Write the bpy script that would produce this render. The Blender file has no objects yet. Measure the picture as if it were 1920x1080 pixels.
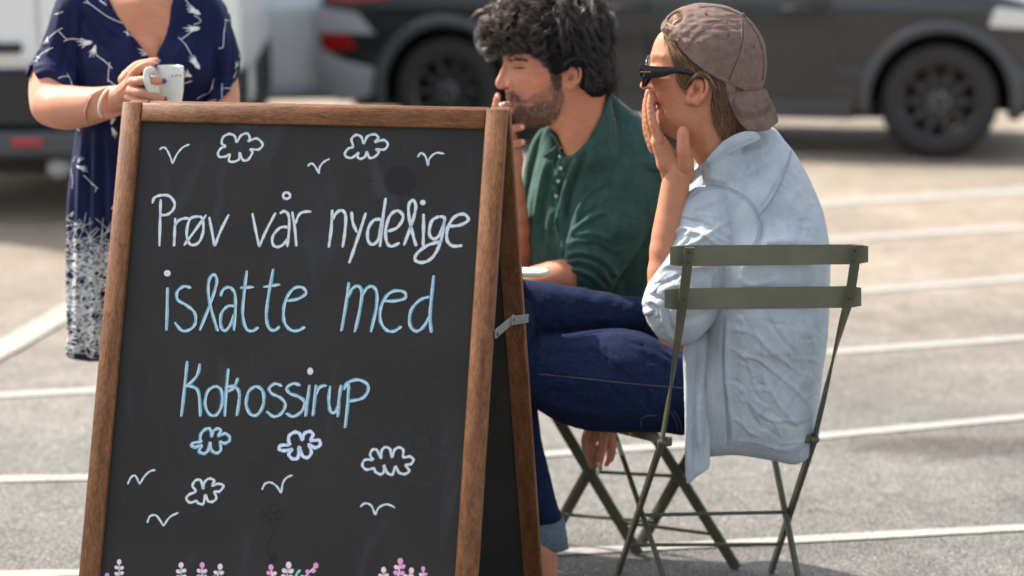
import bpy, math, random
import numpy as np
from mathutils import Vector, Matrix
from mathutils.bvhtree import BVHTree

# ------------------------------------------------------------------ camera, world, sun, exposure
SC = bpy.context.scene
COL = SC.collection
CAM_H, FPX, PITCH = 1.52, 3500.0, math.atan(0.2)
cam_d = bpy.data.cameras.new('camera'); cam = bpy.data.objects.new('camera', cam_d); COL.objects.link(cam)
cam.location = (0, 0, CAM_H); cam.rotation_euler = (math.pi/2 - PITCH, 0, 0)
cam_d.sensor_width = 36; cam_d.lens = FPX/1920*36; cam_d.clip_start = 0.1; cam_d.clip_end = 500
cam_d.dof.use_dof = True; cam_d.dof.focus_distance = 3.66
cam_d.dof.aperture_fstop = (cam_d.lens/1000)/0.033
SC.camera = cam
world = bpy.data.worlds.new('World'); SC.world = world; world.use_nodes = True
wn = world.node_tree.nodes; wl = world.node_tree.links
SUN = Vector((-0.58, 0.37, 0.74)).normalized()
sky = wn.new('ShaderNodeTexSky'); sky.sky_type = 'NISHITA'; sky.sun_disc = False
sky.sun_elevation = math.asin(SUN.z); sky.sun_rotation = math.atan2(SUN.x, SUN.y)
sky.air_density = 1.0; sky.dust_density = 2.5; sky.ozone_density = 0.6
wn['Background'].inputs['Strength'].default_value = 0.15
hs_ = wn.new('ShaderNodeHueSaturation'); hs_.inputs['Saturation'].default_value = 0.45; wl.new(sky.outputs[0], hs_.inputs['Color']); wl.new(hs_.outputs[0], wn['Background'].inputs['Color'])
sun_d = bpy.data.lights.new('sun', 'SUN'); sun_d.energy = 3.4; sun_d.angle = math.radians(0.6); sun_d.color = (1.0, 0.95, 0.87)
sun_o = bpy.data.objects.new('sun', sun_d); COL.objects.link(sun_o)
sun_o.rotation_euler = SUN.to_track_quat('Z', 'Y').to_euler(); sun_o.location = (-3, 2, 5)
SC.view_settings.view_transform = 'Standard'; SC.view_settings.look = 'None'
SC.view_settings.exposure = 1.35; SC.view_settings.gamma = 1.0
SC.render.engine = 'CYCLES'
SC.cycles.max_bounces = 6; SC.cycles.diffuse_bounces = 4; SC.cycles.glossy_bounces = 3
SC.cycles.use_denoising = True

# ------------------------------------------------------------------ projection helpers
_fw = np.array([0, math.cos(PITCH), -math.sin(PITCH)]); _up = np.array([0, math.sin(PITCH), math.cos(PITCH)])
def ray(px, py):
    return _fw*FPX + _up*(540-py) + np.array([px-960.0, 0, 0])
def P(px, py, Y):
    r = ray(px, py); return np.array([0, 0, CAM_H]) + r*(Y/r[1])
def PV(px, py, Y): return Vector(P(px, py, Y))
def G(px, py, z=0.0):
    r = ray(px, py); return np.array([0, 0, CAM_H]) + r*((z-CAM_H)/r[2])
def proj(V):
    d = V - np.array([0, 0, CAM_H]); z = d@_fw
    return np.stack([960 + FPX*d[:, 0]/z, 540 - FPX*(d@_up)/z], 1)
def TR(x0, y0, s):
    return lambda pts: [(x0+p[0]/s, y0+p[1]/s) + tuple(p[2:]) for p in pts]
Z1 = TR(0, 0, 3.0); Z2 = TR(880, 0, 3.6); Z3 = TR(1160, 0, 3.1765); Z4 = TR(940, 400, 1.588)
Z7 = TR(1200, 220, 1.5875); Z8 = TR(960, 160, 2.456); ZA = TR(240, 220, 2.5714); ZB = TR(200, 640, 2.4543)
ZH = TR(1180, 140, 5.4); ZW = TR(200, 90, 7.2)
def cat(pts, n=6, closed=False):
    p = np.array(pts, float); N = len(p)
    if N < 3 and not closed:
        return np.array([p[0] + (p[-1]-p[0])*t for t in np.linspace(0, 1, n+1)])
    out = []
    for i in range(N if closed else N-1):
        if closed: a, b, c, d = p[i-1], p[i], p[(i+1) % N], p[(i+2) % N]
        else: a, b, c, d = p[max(i-1, 0)], p[i], p[i+1], p[min(i+2, N-1)]
        for t in np.arange(n)/n:
            out.append(.5*((2*b)+(c-a)*t+(2*a-5*b+4*c-d)*t*t+(3*b-a-3*c+d)*t**3))
    if not closed: out.append(p[-1])
    return np.array(out)
def vnoise(p, seed=0):
    p = np.asarray(p, float); i = np.floor(p).astype(np.int64); f = p-i; f = f*f*(3-2*f)
    def h(a, b, c):
        n = (a*374761393 + b*668265263 + c*2147483647 + seed*974634777) & 0xffffffff
        n = ((n ^ (n >> 13))*1274126177) & 0xffffffff
        n = (n ^ (n >> 16)) & 0xffffffff
        return n/4294967295.0
    r = 0
    for dx in (0, 1):
        for dy in (0, 1):
            for dz in (0, 1):
                w = (f[:, 0] if dx else 1-f[:, 0])*(f[:, 1] if dy else 1-f[:, 1])*(f[:, 2] if dz else 1-f[:, 2])
                r = r + w*h(i[:, 0]+dx, i[:, 1]+dy, i[:, 2]+dz)
    return r*2-1

# ------------------------------------------------------------------ scene bookkeeping
def link(o, parent=None):
    COL.objects.link(o)
    if parent is not None:
        o.parent = parent
        o.matrix_parent_inverse = Matrix.Translation(-root_loc(parent))
    return o
def root_loc(p):
    v = Vector(p.location) if p.type == 'EMPTY' else Vector((0, 0, 0))
    return v
def tag(o, label=None, category=None, group=None, kind=None):
    for k, v in (('label', label), ('category', category), ('group', group), ('kind', kind)):
        if v: o[k] = v
    return o
def thing(name, loc, label, category, group=None):
    o = bpy.data.objects.new(name, None); o.empty_display_size = 0.1; o.location = loc
    COL.objects.link(o); return tag(o, label, category, group)
def make_mesh(name, verts, faces, mats, parent=None, smooth=True, col=None, midx=None, matrix=None):
    me = bpy.data.meshes.new(name)
    me.from_pydata([tuple(v) for v in verts] if not isinstance(verts, np.ndarray) else verts.tolist(), [],
                   faces.tolist() if isinstance(faces, np.ndarray) else faces)
    for m in (mats if isinstance(mats, (list, tuple)) else [mats]): me.materials.append(m)
    if smooth: me.polygons.foreach_set('use_smooth', [True]*len(me.polygons))
    if midx is not None: me.polygons.foreach_set('material_index', midx)
    if col is not None:
        a = me.color_attributes.new('Col', 'FLOAT_COLOR', 'POINT')
        c = np.ones((len(verts), 4), np.float32); c[:, :3] = col; a.data.foreach_set('color', c.ravel())
    me.update()
    o = bpy.data.objects.new(name, me)
    if name in ('seam', 'stitching', 'leaf_print', 'hair_strands', 'hair_curls', 'stray_hair', 'beard', 'seat_fabric'): o['kind'] = 'stuff'
    if matrix is not None: o.matrix_world = matrix
    return link(o, parent)

class MB:
    """collects simple solids; build() links them as one mesh object"""
    def __init__(s): s.v = []; s.f = []; s.m = []; s.n = 0; s.c = []
    def add(s, v, f, m=0, col=None):
        s.v.extend([tuple(float(q) for q in x) for x in v]); s.f.extend([tuple(int(i)+s.n for i in q) for q in f]); s.m.extend([m]*len(f))
        s.c.extend([col if col is not None else (1, 1, 1)]*len(v)); s.n += len(v); return s
    def box(s, lo, hi, m=0, bev=0.0):
        x0, y0, z0 = lo; x1, y1, z1 = hi
        if bev <= 0:
            v = [(x, y, z) for x in (x0, x1) for y in (y0, y1) for z in (z0, z1)]
            return s.add(v, [(0, 1, 3, 2), (4, 6, 7, 5), (0, 4, 5, 1), (2, 3, 7, 6), (0, 2, 6, 4), (1, 5, 7, 3)], m)
        b = bev; v = []; idx = {}
        for i, (sx, xa) in enumerate(((-1, x0), (1, x1))):
            for j, (sy, ya) in enumerate(((-1, y0), (1, y1))):
                for k, (sz, za) in enumerate(((-1, z0), (1, z1))):
                    for ax in range(3):
                        p = [xa-sx*b, ya-sy*b, za-sz*b]; p[ax] = (xa, ya, za)[ax]
                        idx[i, j, k, ax] = len(v); v.append(p)
        f = []
        for i in (0, 1): f.append([idx[i, j, k, 0] for j, k in ((0, 0), (1, 0), (1, 1), (0, 1))][::1 if i else -1])
        for j in (0, 1): f.append([idx[i, j, k, 1] for i, k in ((0, 0), (1, 0), (1, 1), (0, 1))][::-1 if j else 1])
        for k in (0, 1): f.append([idx[i, j, k, 2] for i, j in ((0, 0), (1, 0), (1, 1), (0, 1))][::1 if k else -1])
        for a_, b_ in ((0, 1), (0, 2), (1, 2)):
            c_ = 3-a_-b_
            for s1 in (0, 1):
                for s2 in (0, 1):
                    def key(ax, e):
                        q = [0, 0, 0]; q[a_] = s1; q[b_] = s2; q[c_] = e; return idx[q[0], q[1], q[2], ax]
                    f.append([key(a_, 0), key(a_, 1), key(b_, 1), key(b_, 0)])
        for i in (0, 1):
            for j in (0, 1):
                for k in (0, 1): f.append([idx[i, j, k, ax] for ax in range(3)])
        return s.add(v, f, m)
    def tube(s, pts, rad, n=8, m=0, cap=True, col=None, flat=None, updir=None):
        p = np.array(pts, float); N = len(p)
        rad = np.full(N, rad) if np.isscalar(rad) else np.array(rad, float)
        t = np.gradient(p, axis=0); t /= (np.linalg.norm(t, axis=1)[:, None]+1e-12)
        ref = np.array(updir if updir is not None else ((0, 0, 1) if abs(t[0][2]) < .9 else (1, 0, 0)), float)
        v = []; a = None
        for i in range(N):
            if a is None or updir is not None: a = ref - t[i]*(ref@t[i])
            else: a = a - t[i]*(a@t[i])
            a = a/(np.linalg.norm(a)+1e-12); b = np.cross(t[i], a)
            for k in range(n):
                q = 2*math.pi*(k+.5)/n
                v.append(p[i] + rad[i]*(math.cos(q)*a*(flat if flat else 1) + math.sin(q)*b))
        f = [(i*n+k, i*n+(k+1) % n, (i+1)*n+(k+1) % n, (i+1)*n+k) for i in range(N-1) for k in range(n)]
        if cap: f.append(tuple(range(n))[::-1]); f.append(tuple((N-1)*n+k for k in range(n)))
        return s.add(v, f, m, col)
    def bar(s, a, b, w, th, wide, m=0):
        """flat bar a-b, width w along 'wide', thickness th"""
        a = np.array(a, float); b = np.array(b, float); d = (b-a)/np.linalg.norm(b-a)
        x = np.array(wide, float); x = x-d*(x@d); x /= np.linalg.norm(x); y = np.cross(d, x); c = min(w, th)*.25
        v = []
        for e in (a, b):
            for (i, j) in ((-w/2+c, -th/2), (w/2-c, -th/2), (w/2, -th/2+c), (w/2, th/2-c), (w/2-c, th/2), (-w/2+c, th/2), (-w/2, th/2-c), (-w/2, -th/2+c)):
                v.append(e+x*i+y*j)
        f = [(k, (k+1) % 8, 8+(k+1) % 8, 8+k) for k in range(8)]+[tuple(range(8))[::-1], tuple(range(8, 16))]
        return s.add(v, f, m)
    def lathe(s, prof, origin, axis=(0, 0, 1), n=32, m=0, close=False):
        ax = Vector(axis).normalized(); q = Vector((0, 0, 1)).rotation_difference(ax); o = Vector(origin); v = []
        for (r, z) in prof:
            for k in range(n):
                t = 2*math.pi*k/n; v.append(q @ Vector((r*math.cos(t), r*math.sin(t), z)) + o)
        N = len(prof)
        f = [(i*n+k, i*n+(k+1) % n, (i+1)*n+(k+1) % n, (i+1)*n+k) for i in range(N-1) for k in range(n)]
        return s.add(v, f, m)
    def build(s, name, mats, parent=None, smooth=False, matrix=None):
        return make_mesh(name, s.v, s.f, mats, parent, smooth, col=np.array(s.c, np.float32), midx=s.m, matrix=matrix)
def autosmooth(o, ang=35):
    me = o.data; me.polygons.foreach_set('use_smooth', [True]*len(me.polygons))
    if hasattr(me, 'set_sharp_from_angle'): me.set_sharp_from_angle(angle=math.radians(ang))
    return o

# ------------------------------------------------------------------ implicit surfaces
def poly_inside(poly, x, z):
    ins = np.zeros(x.shape, bool); n = len(poly)
    for i in range(n):
        x1, z1 = poly[i]; x2, z2 = poly[(i+1) % n]
        if z1 == z2: continue
        c = ((z1 > z) != (z2 > z)) & (x < (x2-x1)*(z-z1)/(z2-z1)+x1); ins ^= c
    return ins
def seg_dist(x, z, a, b):
    d = b-a; L = d@d+1e-18; t = np.clip(((x-a[0])*d[0]+(z-a[1])*d[1])/L, 0, 1)
    return np.hypot(x-a[0]-t*d[0], z-a[1]-t*d[1]), t
def poly_sdist(poly, x, z):
    D = np.full(x.shape, 1e9); n = len(poly)
    for i in range(n): D = np.minimum(D, seg_dist(x, z, poly[i], poly[(i+1) % n])[0])
    return np.where(poly_inside(poly, x, z), D, -D)
def idw(ctrl, x, z):
    """depth from scattered (x, z, value)"""
    if len(ctrl) == 1: return np.full(x.shape, ctrl[0][2], float)
    w = 0; s = 0
    for (a, b, c) in ctrl:
        q = 1/((x-a)**2+(z-b)**2+2e-4)**1.5; w = w+q; s = s+q*c
    return s/w

class Vol:
    def __init__(s, lo, hi, res):
        s.lo = np.array(lo, float); s.res = res
        s.n = np.ceil((np.array(hi)-s.lo)/res).astype(int)+1
        s.ax = [s.lo[i]+np.arange(s.n[i])*res for i in range(3)]
        s.D = np.full(tuple(s.n), 0.2, np.float32)
    def win(s, lo, hi):
        a = np.clip(np.floor((np.array(lo)-s.lo)/s.res).astype(int), 0, s.n-1)
        b = np.clip(np.ceil((np.array(hi)-s.lo)/s.res).astype(int)+1, 1, s.n)
        b = np.maximum(b, a+1)
        sl = tuple(slice(a[i], b[i]) for i in range(3))
        X = s.ax[0][sl[0]][:, None, None]; Y = s.ax[1][sl[1]][None, :, None]; Z = s.ax[2][sl[2]][None, None, :]
        return sl, X, Y, Z
    def merge(s, sl, d, k, op):
        A = s.D[sl]
        if op == 'add':
            h = np.clip(.5+.5*(A-d)/k, 0, 1); s.D[sl] = A*(1-h)+d*h-k*h*(1-h)
        elif op == 'sub':
            d = -d; h = np.clip(.5-.5*(A-d)/k, 0, 1); s.D[sl] = A*(1-h)+d*h+k*h*(1-h)
        elif op == 'and':
            h = np.clip(.5-.5*(A-d)/k, 0, 1); s.D[sl] = A*(1-h)+d*h+k*h*(1-h)
    def cone(s, a, b, ra, rb, k=.006, op='add', flat=None):
        a = np.array(a, float); b = np.array(b, float); m = max(ra, rb)+k*1.5+3*s.res
        sl, X, Y, Z = s.win(np.minimum(a, b)-m, np.maximum(a, b)+m)
        d = b-a; L = d@d+1e-12
        px, py, pz = X-a[0], Y-a[1], Z-a[2]
        t = np.clip((px*d[0]+py*d[1]+pz*d[2])/L, 0, 1)
        qx, qy, qz = px-t*d[0], py-t*d[1], pz-t*d[2]
        r = ra+(rb-ra)*t
        if flat is not None:
            nrm = np.array(flat[0], float); nrm /= np.linalg.norm(nrm); g = 1/flat[1]-1
            c = qx*nrm[0]+qy*nrm[1]+qz*nrm[2]; qx = qx+nrm[0]*c*g; qy = qy+nrm[1]*c*g; qz = qz+nrm[2]*c*g
        s.merge(sl, np.sqrt(qx*qx+qy*qy+qz*qz)-r, k, op); return s
    def chain(s, pts, rad, k=.006, op='add', flat=None, n=0):
        p = np.array(pts, float); rad = np.array(rad, float)
        if n: 
            q = cat(np.column_stack([p, rad]), n); p = q[:, :3]; rad = q[:, 3]
        for i in range(len(p)-1): s.cone(p[i], p[i+1], rad[i], rad[i+1], k, op, flat)
        return s
    def ell(s, c, r, k=.006, op='add', R=None):
        c = np.array(c, float); r = np.array(r, float); m = max(r)+k*1.5+3*s.res
        sl, X, Y, Z = s.win(c-m, c+m); x, y, z = X-c[0], Y-c[1], Z-c[2]
        if R is not None:
            R = np.array(R); x, y, z = (R[0, 0]*x+R[1, 0]*y+R[2, 0]*z, R[0, 1]*x+R[1, 1]*y+R[2, 1]*z, R[0, 2]*x+R[1, 2]*y+R[2, 2]*z)
        k0 = np.sqrt((x/r[0])**2+(y/r[1])**2+(z/r[2])**2); k1 = np.sqrt((x/r[0]**2)**2+(y/r[1]**2)**2+(z/r[2]**2)**2)+1e-9
        s.merge(sl, k0*(k0-1)/k1, k, op); return s
    def field(s, Q, C, t, k, op, sl):
        X0, X1 = sl[0].start, sl[0].stop
        gx, gz = np.gradient(Q, s.res)
        Yg = s.ax[1][sl[1]][None, :, None]; W2 = ((Yg-C[:, None, :])/t)**2
        F = Q[:, None, :]-W2
        den = np.sqrt((gx**2+gz**2)[:, None, :]+4*np.maximum(W2, np.maximum(Q, 1e-6)[:, None, :])/t**2+1e-8)
        s.merge(sl, np.clip(-F/den, -.2, .2), k, op)
    def inflate(s, poly, Y, c=2.0, t=1.0, depth=None, k=.006, op='add', smooth=5):
        """fills a closed outline (pixels at distance Y) with a rounded body: Poisson inflation"""
        pp = cat(poly, smooth, True) if smooth else np.array(poly, float)
        W = np.array([P(a, b, Y) for a, b in pp])[:, [0, 2]]
        m = .02
        lo = np.array([W[:, 0].min()-m, s.lo[1], W[:, 1].min()-m]); hi = np.array([W[:, 0].max()+m, s.ax[1][-1], W[:, 1].max()+m])
        sl, X, Yy, Z = s.win(lo, hi)
        xs = s.ax[0][sl[0]]; zs = s.ax[2][sl[2]]; x, z = np.meshgrid(xs, zs, indexing='ij')
        D = poly_sdist(W, x, z); ins = D > 0; h2 = s.res**2
        Q = np.where(ins, np.maximum(D, 0)*.05, 0.0); par = (np.add.outer(np.arange(x.shape[0]), np.arange(x.shape[1])) % 2).astype(bool)
        om = 2/(1+math.sin(math.pi/max(20, min(x.shape)))); mk = [ins & par, ins & ~par]
        for m_ in mk: m_[0, :] = m_[-1, :] = False; m_[:, 0] = m_[:, -1] = False
        for it in range(int(1.6*max(x.shape))+40):
            for m_ in mk:
                nb = np.zeros_like(Q); nb[1:-1, 1:-1] = (Q[2:, 1:-1]+Q[:-2, 1:-1]+Q[1:-1, 2:]+Q[1:-1, :-2]+c*h2)/4
                Q = np.where(m_, Q+om*(nb-Q), Q)
        ok = D > s.res*1.5; Gr = np.where(ok, Q/np.maximum(D, 1e-6), 0.0); wt = ok.astype(float)
        for it in range(14):
            a = np.zeros_like(Gr); b = np.zeros_like(Gr)
            for dx, dz in ((1, 0), (-1, 0), (0, 1), (0, -1)):
                a += np.roll(Gr*wt, (dx, dz), (0, 1)); b += np.roll(wt, (dx, dz), (0, 1))
            fill = (wt == 0) & (b > 0); Gr[fill] = a[fill]/b[fill]; wt[fill] = 1
        Gr = np.where(wt > 0, Gr, Gr[ok].mean() if ok.any() else .05)
        Q = np.where(ok, Q, D*Gr)
        ctrl = [(P(a, b, Y)[0], P(a, b, Y)[2], cc) for a, b, cc in depth] if depth else [(0, 0, Y)]
        Cc = idw(ctrl, x, z)
        s.field(Q, Cc, t, k, op, sl); return s
    def rbf(s, outline, inner, Y, k=.004, neg=-.0009):
        """body from its silhouette and half widths (m) at inner points, thin plate spline on the squared width"""
        o = cat(outline, 3, True); W = np.array([P(a, b, Y) for a, b in o])[:, [0, 2]]
        tn = np.roll(W, -1, 0)-np.roll(W, 1, 0); nn = np.stack([tn[:, 1], -tn[:, 0]], 1); nn /= np.linalg.norm(nn, axis=1)[:, None]+1e-12
        area = .5*np.sum(W[:, 0]*np.roll(W[:, 1], -1)-np.roll(W[:, 0], -1)*W[:, 1])
        if area < 0: nn = -nn
        out = W+nn*.012; I = np.array([[*P(a, b, Y)[[0, 2]], w] for a, b, w in inner])
        keep = poly_sdist(W, out[:, 0], out[:, 1]) < -.008
        pts = np.vstack([W, out[keep][::2], I[:, :2]]); val = np.concatenate([np.zeros(len(W)), np.full(len(out[keep][::2]), neg), I[:, 2]**2])
        sc = 10.0; p = pts*sc
        def ph(r2): return .5*r2*np.log(r2+1e-12)
        n = len(p); A = np.zeros((n+3, n+3)); r2 = ((p[:, None]-p[None])**2).sum(2); A[:n, :n] = ph(r2)+np.eye(n)*1e-4
        A[:n, n] = 1; A[:n, n+1:] = p; A[n, :n] = 1; A[n+1:, :n] = p.T
        co = np.linalg.solve(A, np.concatenate([val, np.zeros(3)]))
        def ev(x, z):
            q = np.stack([x.ravel(), z.ravel()], 1)*sc; r = co[n]+q@co[n+1:]
            for i in range(n): r = r+co[i]*ph(((q-p[i])**2).sum(1))
            return r.reshape(x.shape)
        sl, X, Yy, Z = s.win([W[:, 0].min()-.03, s.lo[1], W[:, 1].min()-.03], [W[:, 0].max()+.03, s.ax[1][-1], W[:, 1].max()+.03])
        x, z = np.meshgrid(s.ax[0][sl[0]], s.ax[2][sl[2]], indexing='ij')
        Q = ev(x, z); D = poly_sdist(W, x, z); Q = np.where(D < -.002, np.minimum(Q, -.002*np.abs(D)*8), Q); Q = np.where(D > .004, np.maximum(Q, 3e-5), Q)
        s.field(Q, np.full(x.shape, Y, float), 1.0, k, 'add', sl)
        s.width = lambda a, b: math.sqrt(max(float(ev(np.array([P(a, b, Y)[0]]), np.array([P(a, b, Y)[2]]))[0]), 1e-6))
        return s
    def shell(s, th): s.D = np.abs(s.D)-th; return s
    def mesh(s, relax=1):
        D = s.D.copy(); D[0] = D[-1] = .01; D[:, 0] = D[:, -1] = .01; D[:, :, 0] = D[:, :, -1] = .01
        S = D < 0; cnt = 0
        cs = tuple(n-1 for n in D.shape)
        def c(A, i, j, k): return A[i:i+cs[0], j:j+cs[1], k:k+cs[2]]
        anyi = np.zeros(cs, bool); alli = np.ones(cs, bool)
        for i in (0, 1):
            for j in (0, 1):
                for k in (0, 1): q = c(S, i, j, k); anyi |= q; alli &= q
        mix = anyi & ~alli; I = np.argwhere(mix); idx = -np.ones(cs, np.int64); idx[mix] = np.arange(len(I))
        V = np.zeros((len(I), 3)); N = np.zeros(len(I))
        def g(off): return D[I[:, 0]+off[0], I[:, 1]+off[1], I[:, 2]+off[2]]
        for axi in range(3):
            o1, o2 = [a for a in range(3) if a != axi]
            for u in (0, 1):
                for v in (0, 1):
                    A0 = [0, 0, 0]; A0[o1] = u; A0[o2] = v; B0 = list(A0); B0[axi] = 1
                    da, db = g(A0), g(B0); cr = (da < 0) != (db < 0); t = np.where(cr, da/(da-db+1e-20), 0)
                    pt = np.array(A0, float)[None, :].repeat(len(I), 0); pt[:, axi] += t
                    V += pt*cr[:, None]; N += cr
        V = (I+V/N[:, None])*s.res+s.lo
        F = []
        for axi in range(3):
            o1, o2 = [(1, 2), (2, 0), (0, 1)][axi]
            a = [slice(None)]*3; b = [slice(None)]*3; a[axi] = slice(0, -1); b[axi] = slice(1, None)
            A, B = S[tuple(a)], S[tuple(b)]; E = np.argwhere(A != B)
            E = E[(E[:, o1] > 0) & (E[:, o2] > 0) & (E[:, o1] < cs[o1]) & (E[:, o2] < cs[o2])]
            sgn = A[E[:, 0], E[:, 1], E[:, 2]]
            q = []
            for du, dv in ((-1, -1), (0, -1), (0, 0), (-1, 0)):
                e = E.copy(); e[:, o1] += du; e[:, o2] += dv; q.append(idx[e[:, 0], e[:, 1], e[:, 2]])
            q = np.stack(q, 1); q[~sgn] = q[~sgn][:, ::-1]; F.append(q[(q >= 0).all(1)])
        F = np.vstack(F)
        for r in range(relax): V = laplace(V, F, .5)
        return V, F
def cover(vol, src, poly, Y, th, k=.006):
    """cloth that lies on the body: the body dilated by th, cut by the garment's outline"""
    ci = [np.clip(((vol.ax[i]-src.lo[i])/src.res).round().astype(int), 0, src.n[i]-1) for i in range(3)]
    W = np.array([P(a, b, Y) for a, b in cat(poly, 5, True)])[:, [0, 2]]; x, z = np.meshgrid(vol.ax[0], vol.ax[2], indexing='ij')
    M = -poly_sdist(W, x, z); vol.merge(tuple(slice(0, n) for n in vol.n), np.maximum(src.D[np.ix_(*ci)]-th, M[:, None, :]), k, 'add')
def laplace(V, F, w):
    acc = np.zeros_like(V); n = np.zeros(len(V))
    for a, b in ((0, 1), (1, 2), (2, 3), (3, 0)):
        for p, q in ((a, b), (b, a)):
            for d in range(3): acc[:, d] += np.bincount(F[:, p], V[F[:, q], d], len(V))
            n += np.bincount(F[:, p], minlength=len(V))
    return V*(1-w)+w*acc/np.maximum(n, 1)[:, None]
def vnormals(V, F):
    fn = np.cross(V[F[:, 2]]-V[F[:, 0]], V[F[:, 3]]-V[F[:, 1]]); N = np.zeros_like(V)
    for i in range(4):
        for d in range(3): N[:, d] += np.bincount(F[:, i], fn[:, d], len(V))
    return N/(np.linalg.norm(N, axis=1)[:, None]+1e-12)
def merge_meshes(lst):
    V = []; F = []; n = 0
    for v, f in lst: V.append(v); F.append(f+n); n += len(v)
    return np.vstack(V), np.vstack(F)
def creases(T, region, n, amp, w, ang, spread, length, seed):
    """many small random creases inside an outline"""
    rc = random.Random(seed); poly = np.array(T(region)); out = []; lo = poly.min(0); hi = poly.max(0)
    while len(out) < n:
        x, y = rc.uniform(lo[0], hi[0]), rc.uniform(lo[1], hi[1])
        if not poly_inside(poly, np.array([x]), np.array([y]))[0]: continue
        a = math.radians(rc.gauss(ang, spread)); L = rc.uniform(.4, 1)*length; b = rc.uniform(-.35, .35); pts = []
        for k in range(5):
            t = k/4-.5; aa = a+b*t*2; pts.append((x+math.cos(aa)*L*t+rc.uniform(-1, 1), y+math.sin(aa)*L*t+rc.uniform(-1, 1)))
        out.append((pts, rc.choice((-1, 1, 1))*rc.uniform(.5, 1)*amp, w*rc.uniform(.7, 1.4)))
    return out
def folds(V, F, lst, default=7.0):
    """relief of cloth: each fold is a traced ridge (+) or valley (-) with its height in m and width in px"""
    N = vnormals(V, F); px = proj(V); d = V-np.array([0, 0, CAM_H]); d /= np.linalg.norm(d, axis=1)[:, None]
    face = np.clip(-(N*d).sum(1)*1.4, 0, 1); disp = np.zeros(len(V))
    for it in lst:
        pts, amp = it[0], it[1]; w = it[2] if len(it) > 2 else default
        c = cat(pts, 4) if len(pts) > 2 else np.array(pts, float)
        best = np.full(len(V), 1e9); tt = np.zeros(len(V)); n = len(c)-1
        sel = (px[:, 0] > c[:, 0].min()-3*w) & (px[:, 0] < c[:, 0].max()+3*w) & (px[:, 1] > c[:, 1].min()-3*w) & (px[:, 1] < c[:, 1].max()+3*w)
        if not sel.any(): continue
        sx, sz = px[sel, 0], px[sel, 1]; bb = best[sel]; t2 = tt[sel]
        for i in range(n):
            dd, t = seg_dist(sx, sz, c[i], c[i+1]); m = dd < bb; bb[m] = dd[m]; t2[m] = (i+t[m])/n
        prof = np.exp(-(bb/w)**2)*np.clip(np.minimum(t2, 1-t2)*5+.15, 0, 1)
        disp[sel] += amp*prof
    return V+N*(disp*face)[:, None]
def wrinkle(V, F, amp, scale, stretch=(1, 1, 1), seed=0):
    N = vnormals(V, F); p = V*np.array(stretch)*scale
    w = np.stack([vnoise(p*.5+7, seed+1), vnoise(p*.5+31, seed+2), vnoise(p*.5+57, seed+3)], 1)
    q = p+w*.9; r = 1-np.abs(vnoise(q, seed))*2.2; r2 = vnoise(q*2.3+11, seed+5)
    return V+N*(amp*(r*.7+r2*.3))[:, None]
def paint(V, base, blobs, noise=.06, seed=3, nscale=60):
    px = proj(V); c = np.array(base, float)[None, :].repeat(len(V), 0)
    for (x, y, rx, ry, col, st) in blobs:
        w = st*np.exp(-(((px[:, 0]-x)/rx)**2+((px[:, 1]-y)/ry)**2))
        c = c*(1-w[:, None])+np.array(col)*w[:, None]
    n = vnoise(V*nscale, seed)*noise+vnoise(V*nscale*3, seed+1)*noise*.6
    c = c*np.array([.93, .82, .75]); return np.clip(c*(1+n[:, None]), 0, 1)
def bvh_of(V, F): return BVHTree.FromPolygons([tuple(v) for v in V], [tuple(int(i) for i in f) for f in F])
def hit(bvh, px, py):
    o = Vector((0, 0, CAM_H)); r = Vector(ray(px, py)).normalized(); h = bvh.ray_cast(o, r)
    return (h[0], h[1]) if h[0] is not None else (None, None)
def ribbon(mb, bvh, pts, w, lift=.0008, m=0, step=4.0, n=None, col=None, raise_=0.0):
    """flat strip (print, seam, stitching) laid on a surface along a traced line; w in m or (w0, w1, ...)"""
    c = cat(pts, 4) if len(pts) > 2 else np.array(pts, float)
    L = np.concatenate([[0], np.cumsum(np.linalg.norm(np.diff(c, axis=0), axis=1))]); k = max(2, int(L[-1]/step)+1)
    tt = np.linspace(0, 1, k); c = np.stack([np.interp(tt*L[-1], L, c[:, i]) for i in (0, 1)], 1)
    ww = np.interp(tt, np.linspace(0, 1, len(w)), w) if hasattr(w, '__len__') else np.full(k, w)
    H = [hit(bvh, *q) for q in c]; runs = []; cur = []
    for i, h in enumerate(H):
        if h[0] is None or (cur and (h[0]-H[cur[-1]][0]).length > .04):
            if len(cur) > 1: runs.append(cur)
            cur = [i] if h[0] is not None else []
        else: cur.append(i)
    if len(cur) > 1: runs.append(cur)
    for r in runs:
        v = []; f = []
        for j, i in enumerate(r):
            a = H[r[max(j-1, 0)]][0]; b = H[r[min(j+1, len(r)-1)]][0]; t = (b-a)
            if t.length < 1e-9: t = Vector((1, 0, 0))
            t.normalize(); nn = H[i][1]; s = t.cross(nn)
            s = s.normalized() if s.length > 1e-6 else Vector((0, 0, 1))
            p = H[i][0]+nn*lift
            if raise_: v += [p+s*ww[i]/2, p+nn*raise_+s*ww[i]/5, p+nn*raise_-s*ww[i]/5, p-s*ww[i]/2]
            else: v += [p+s*ww[i]/2, p-s*ww[i]/2]
            q = 4 if raise_ else 2
            if j:
                for e in range(q-1): o = (j-1)*q+e; f.append((o, o+1, o+q+1, o+q))
        mb.add(v, f, m, col)

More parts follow.
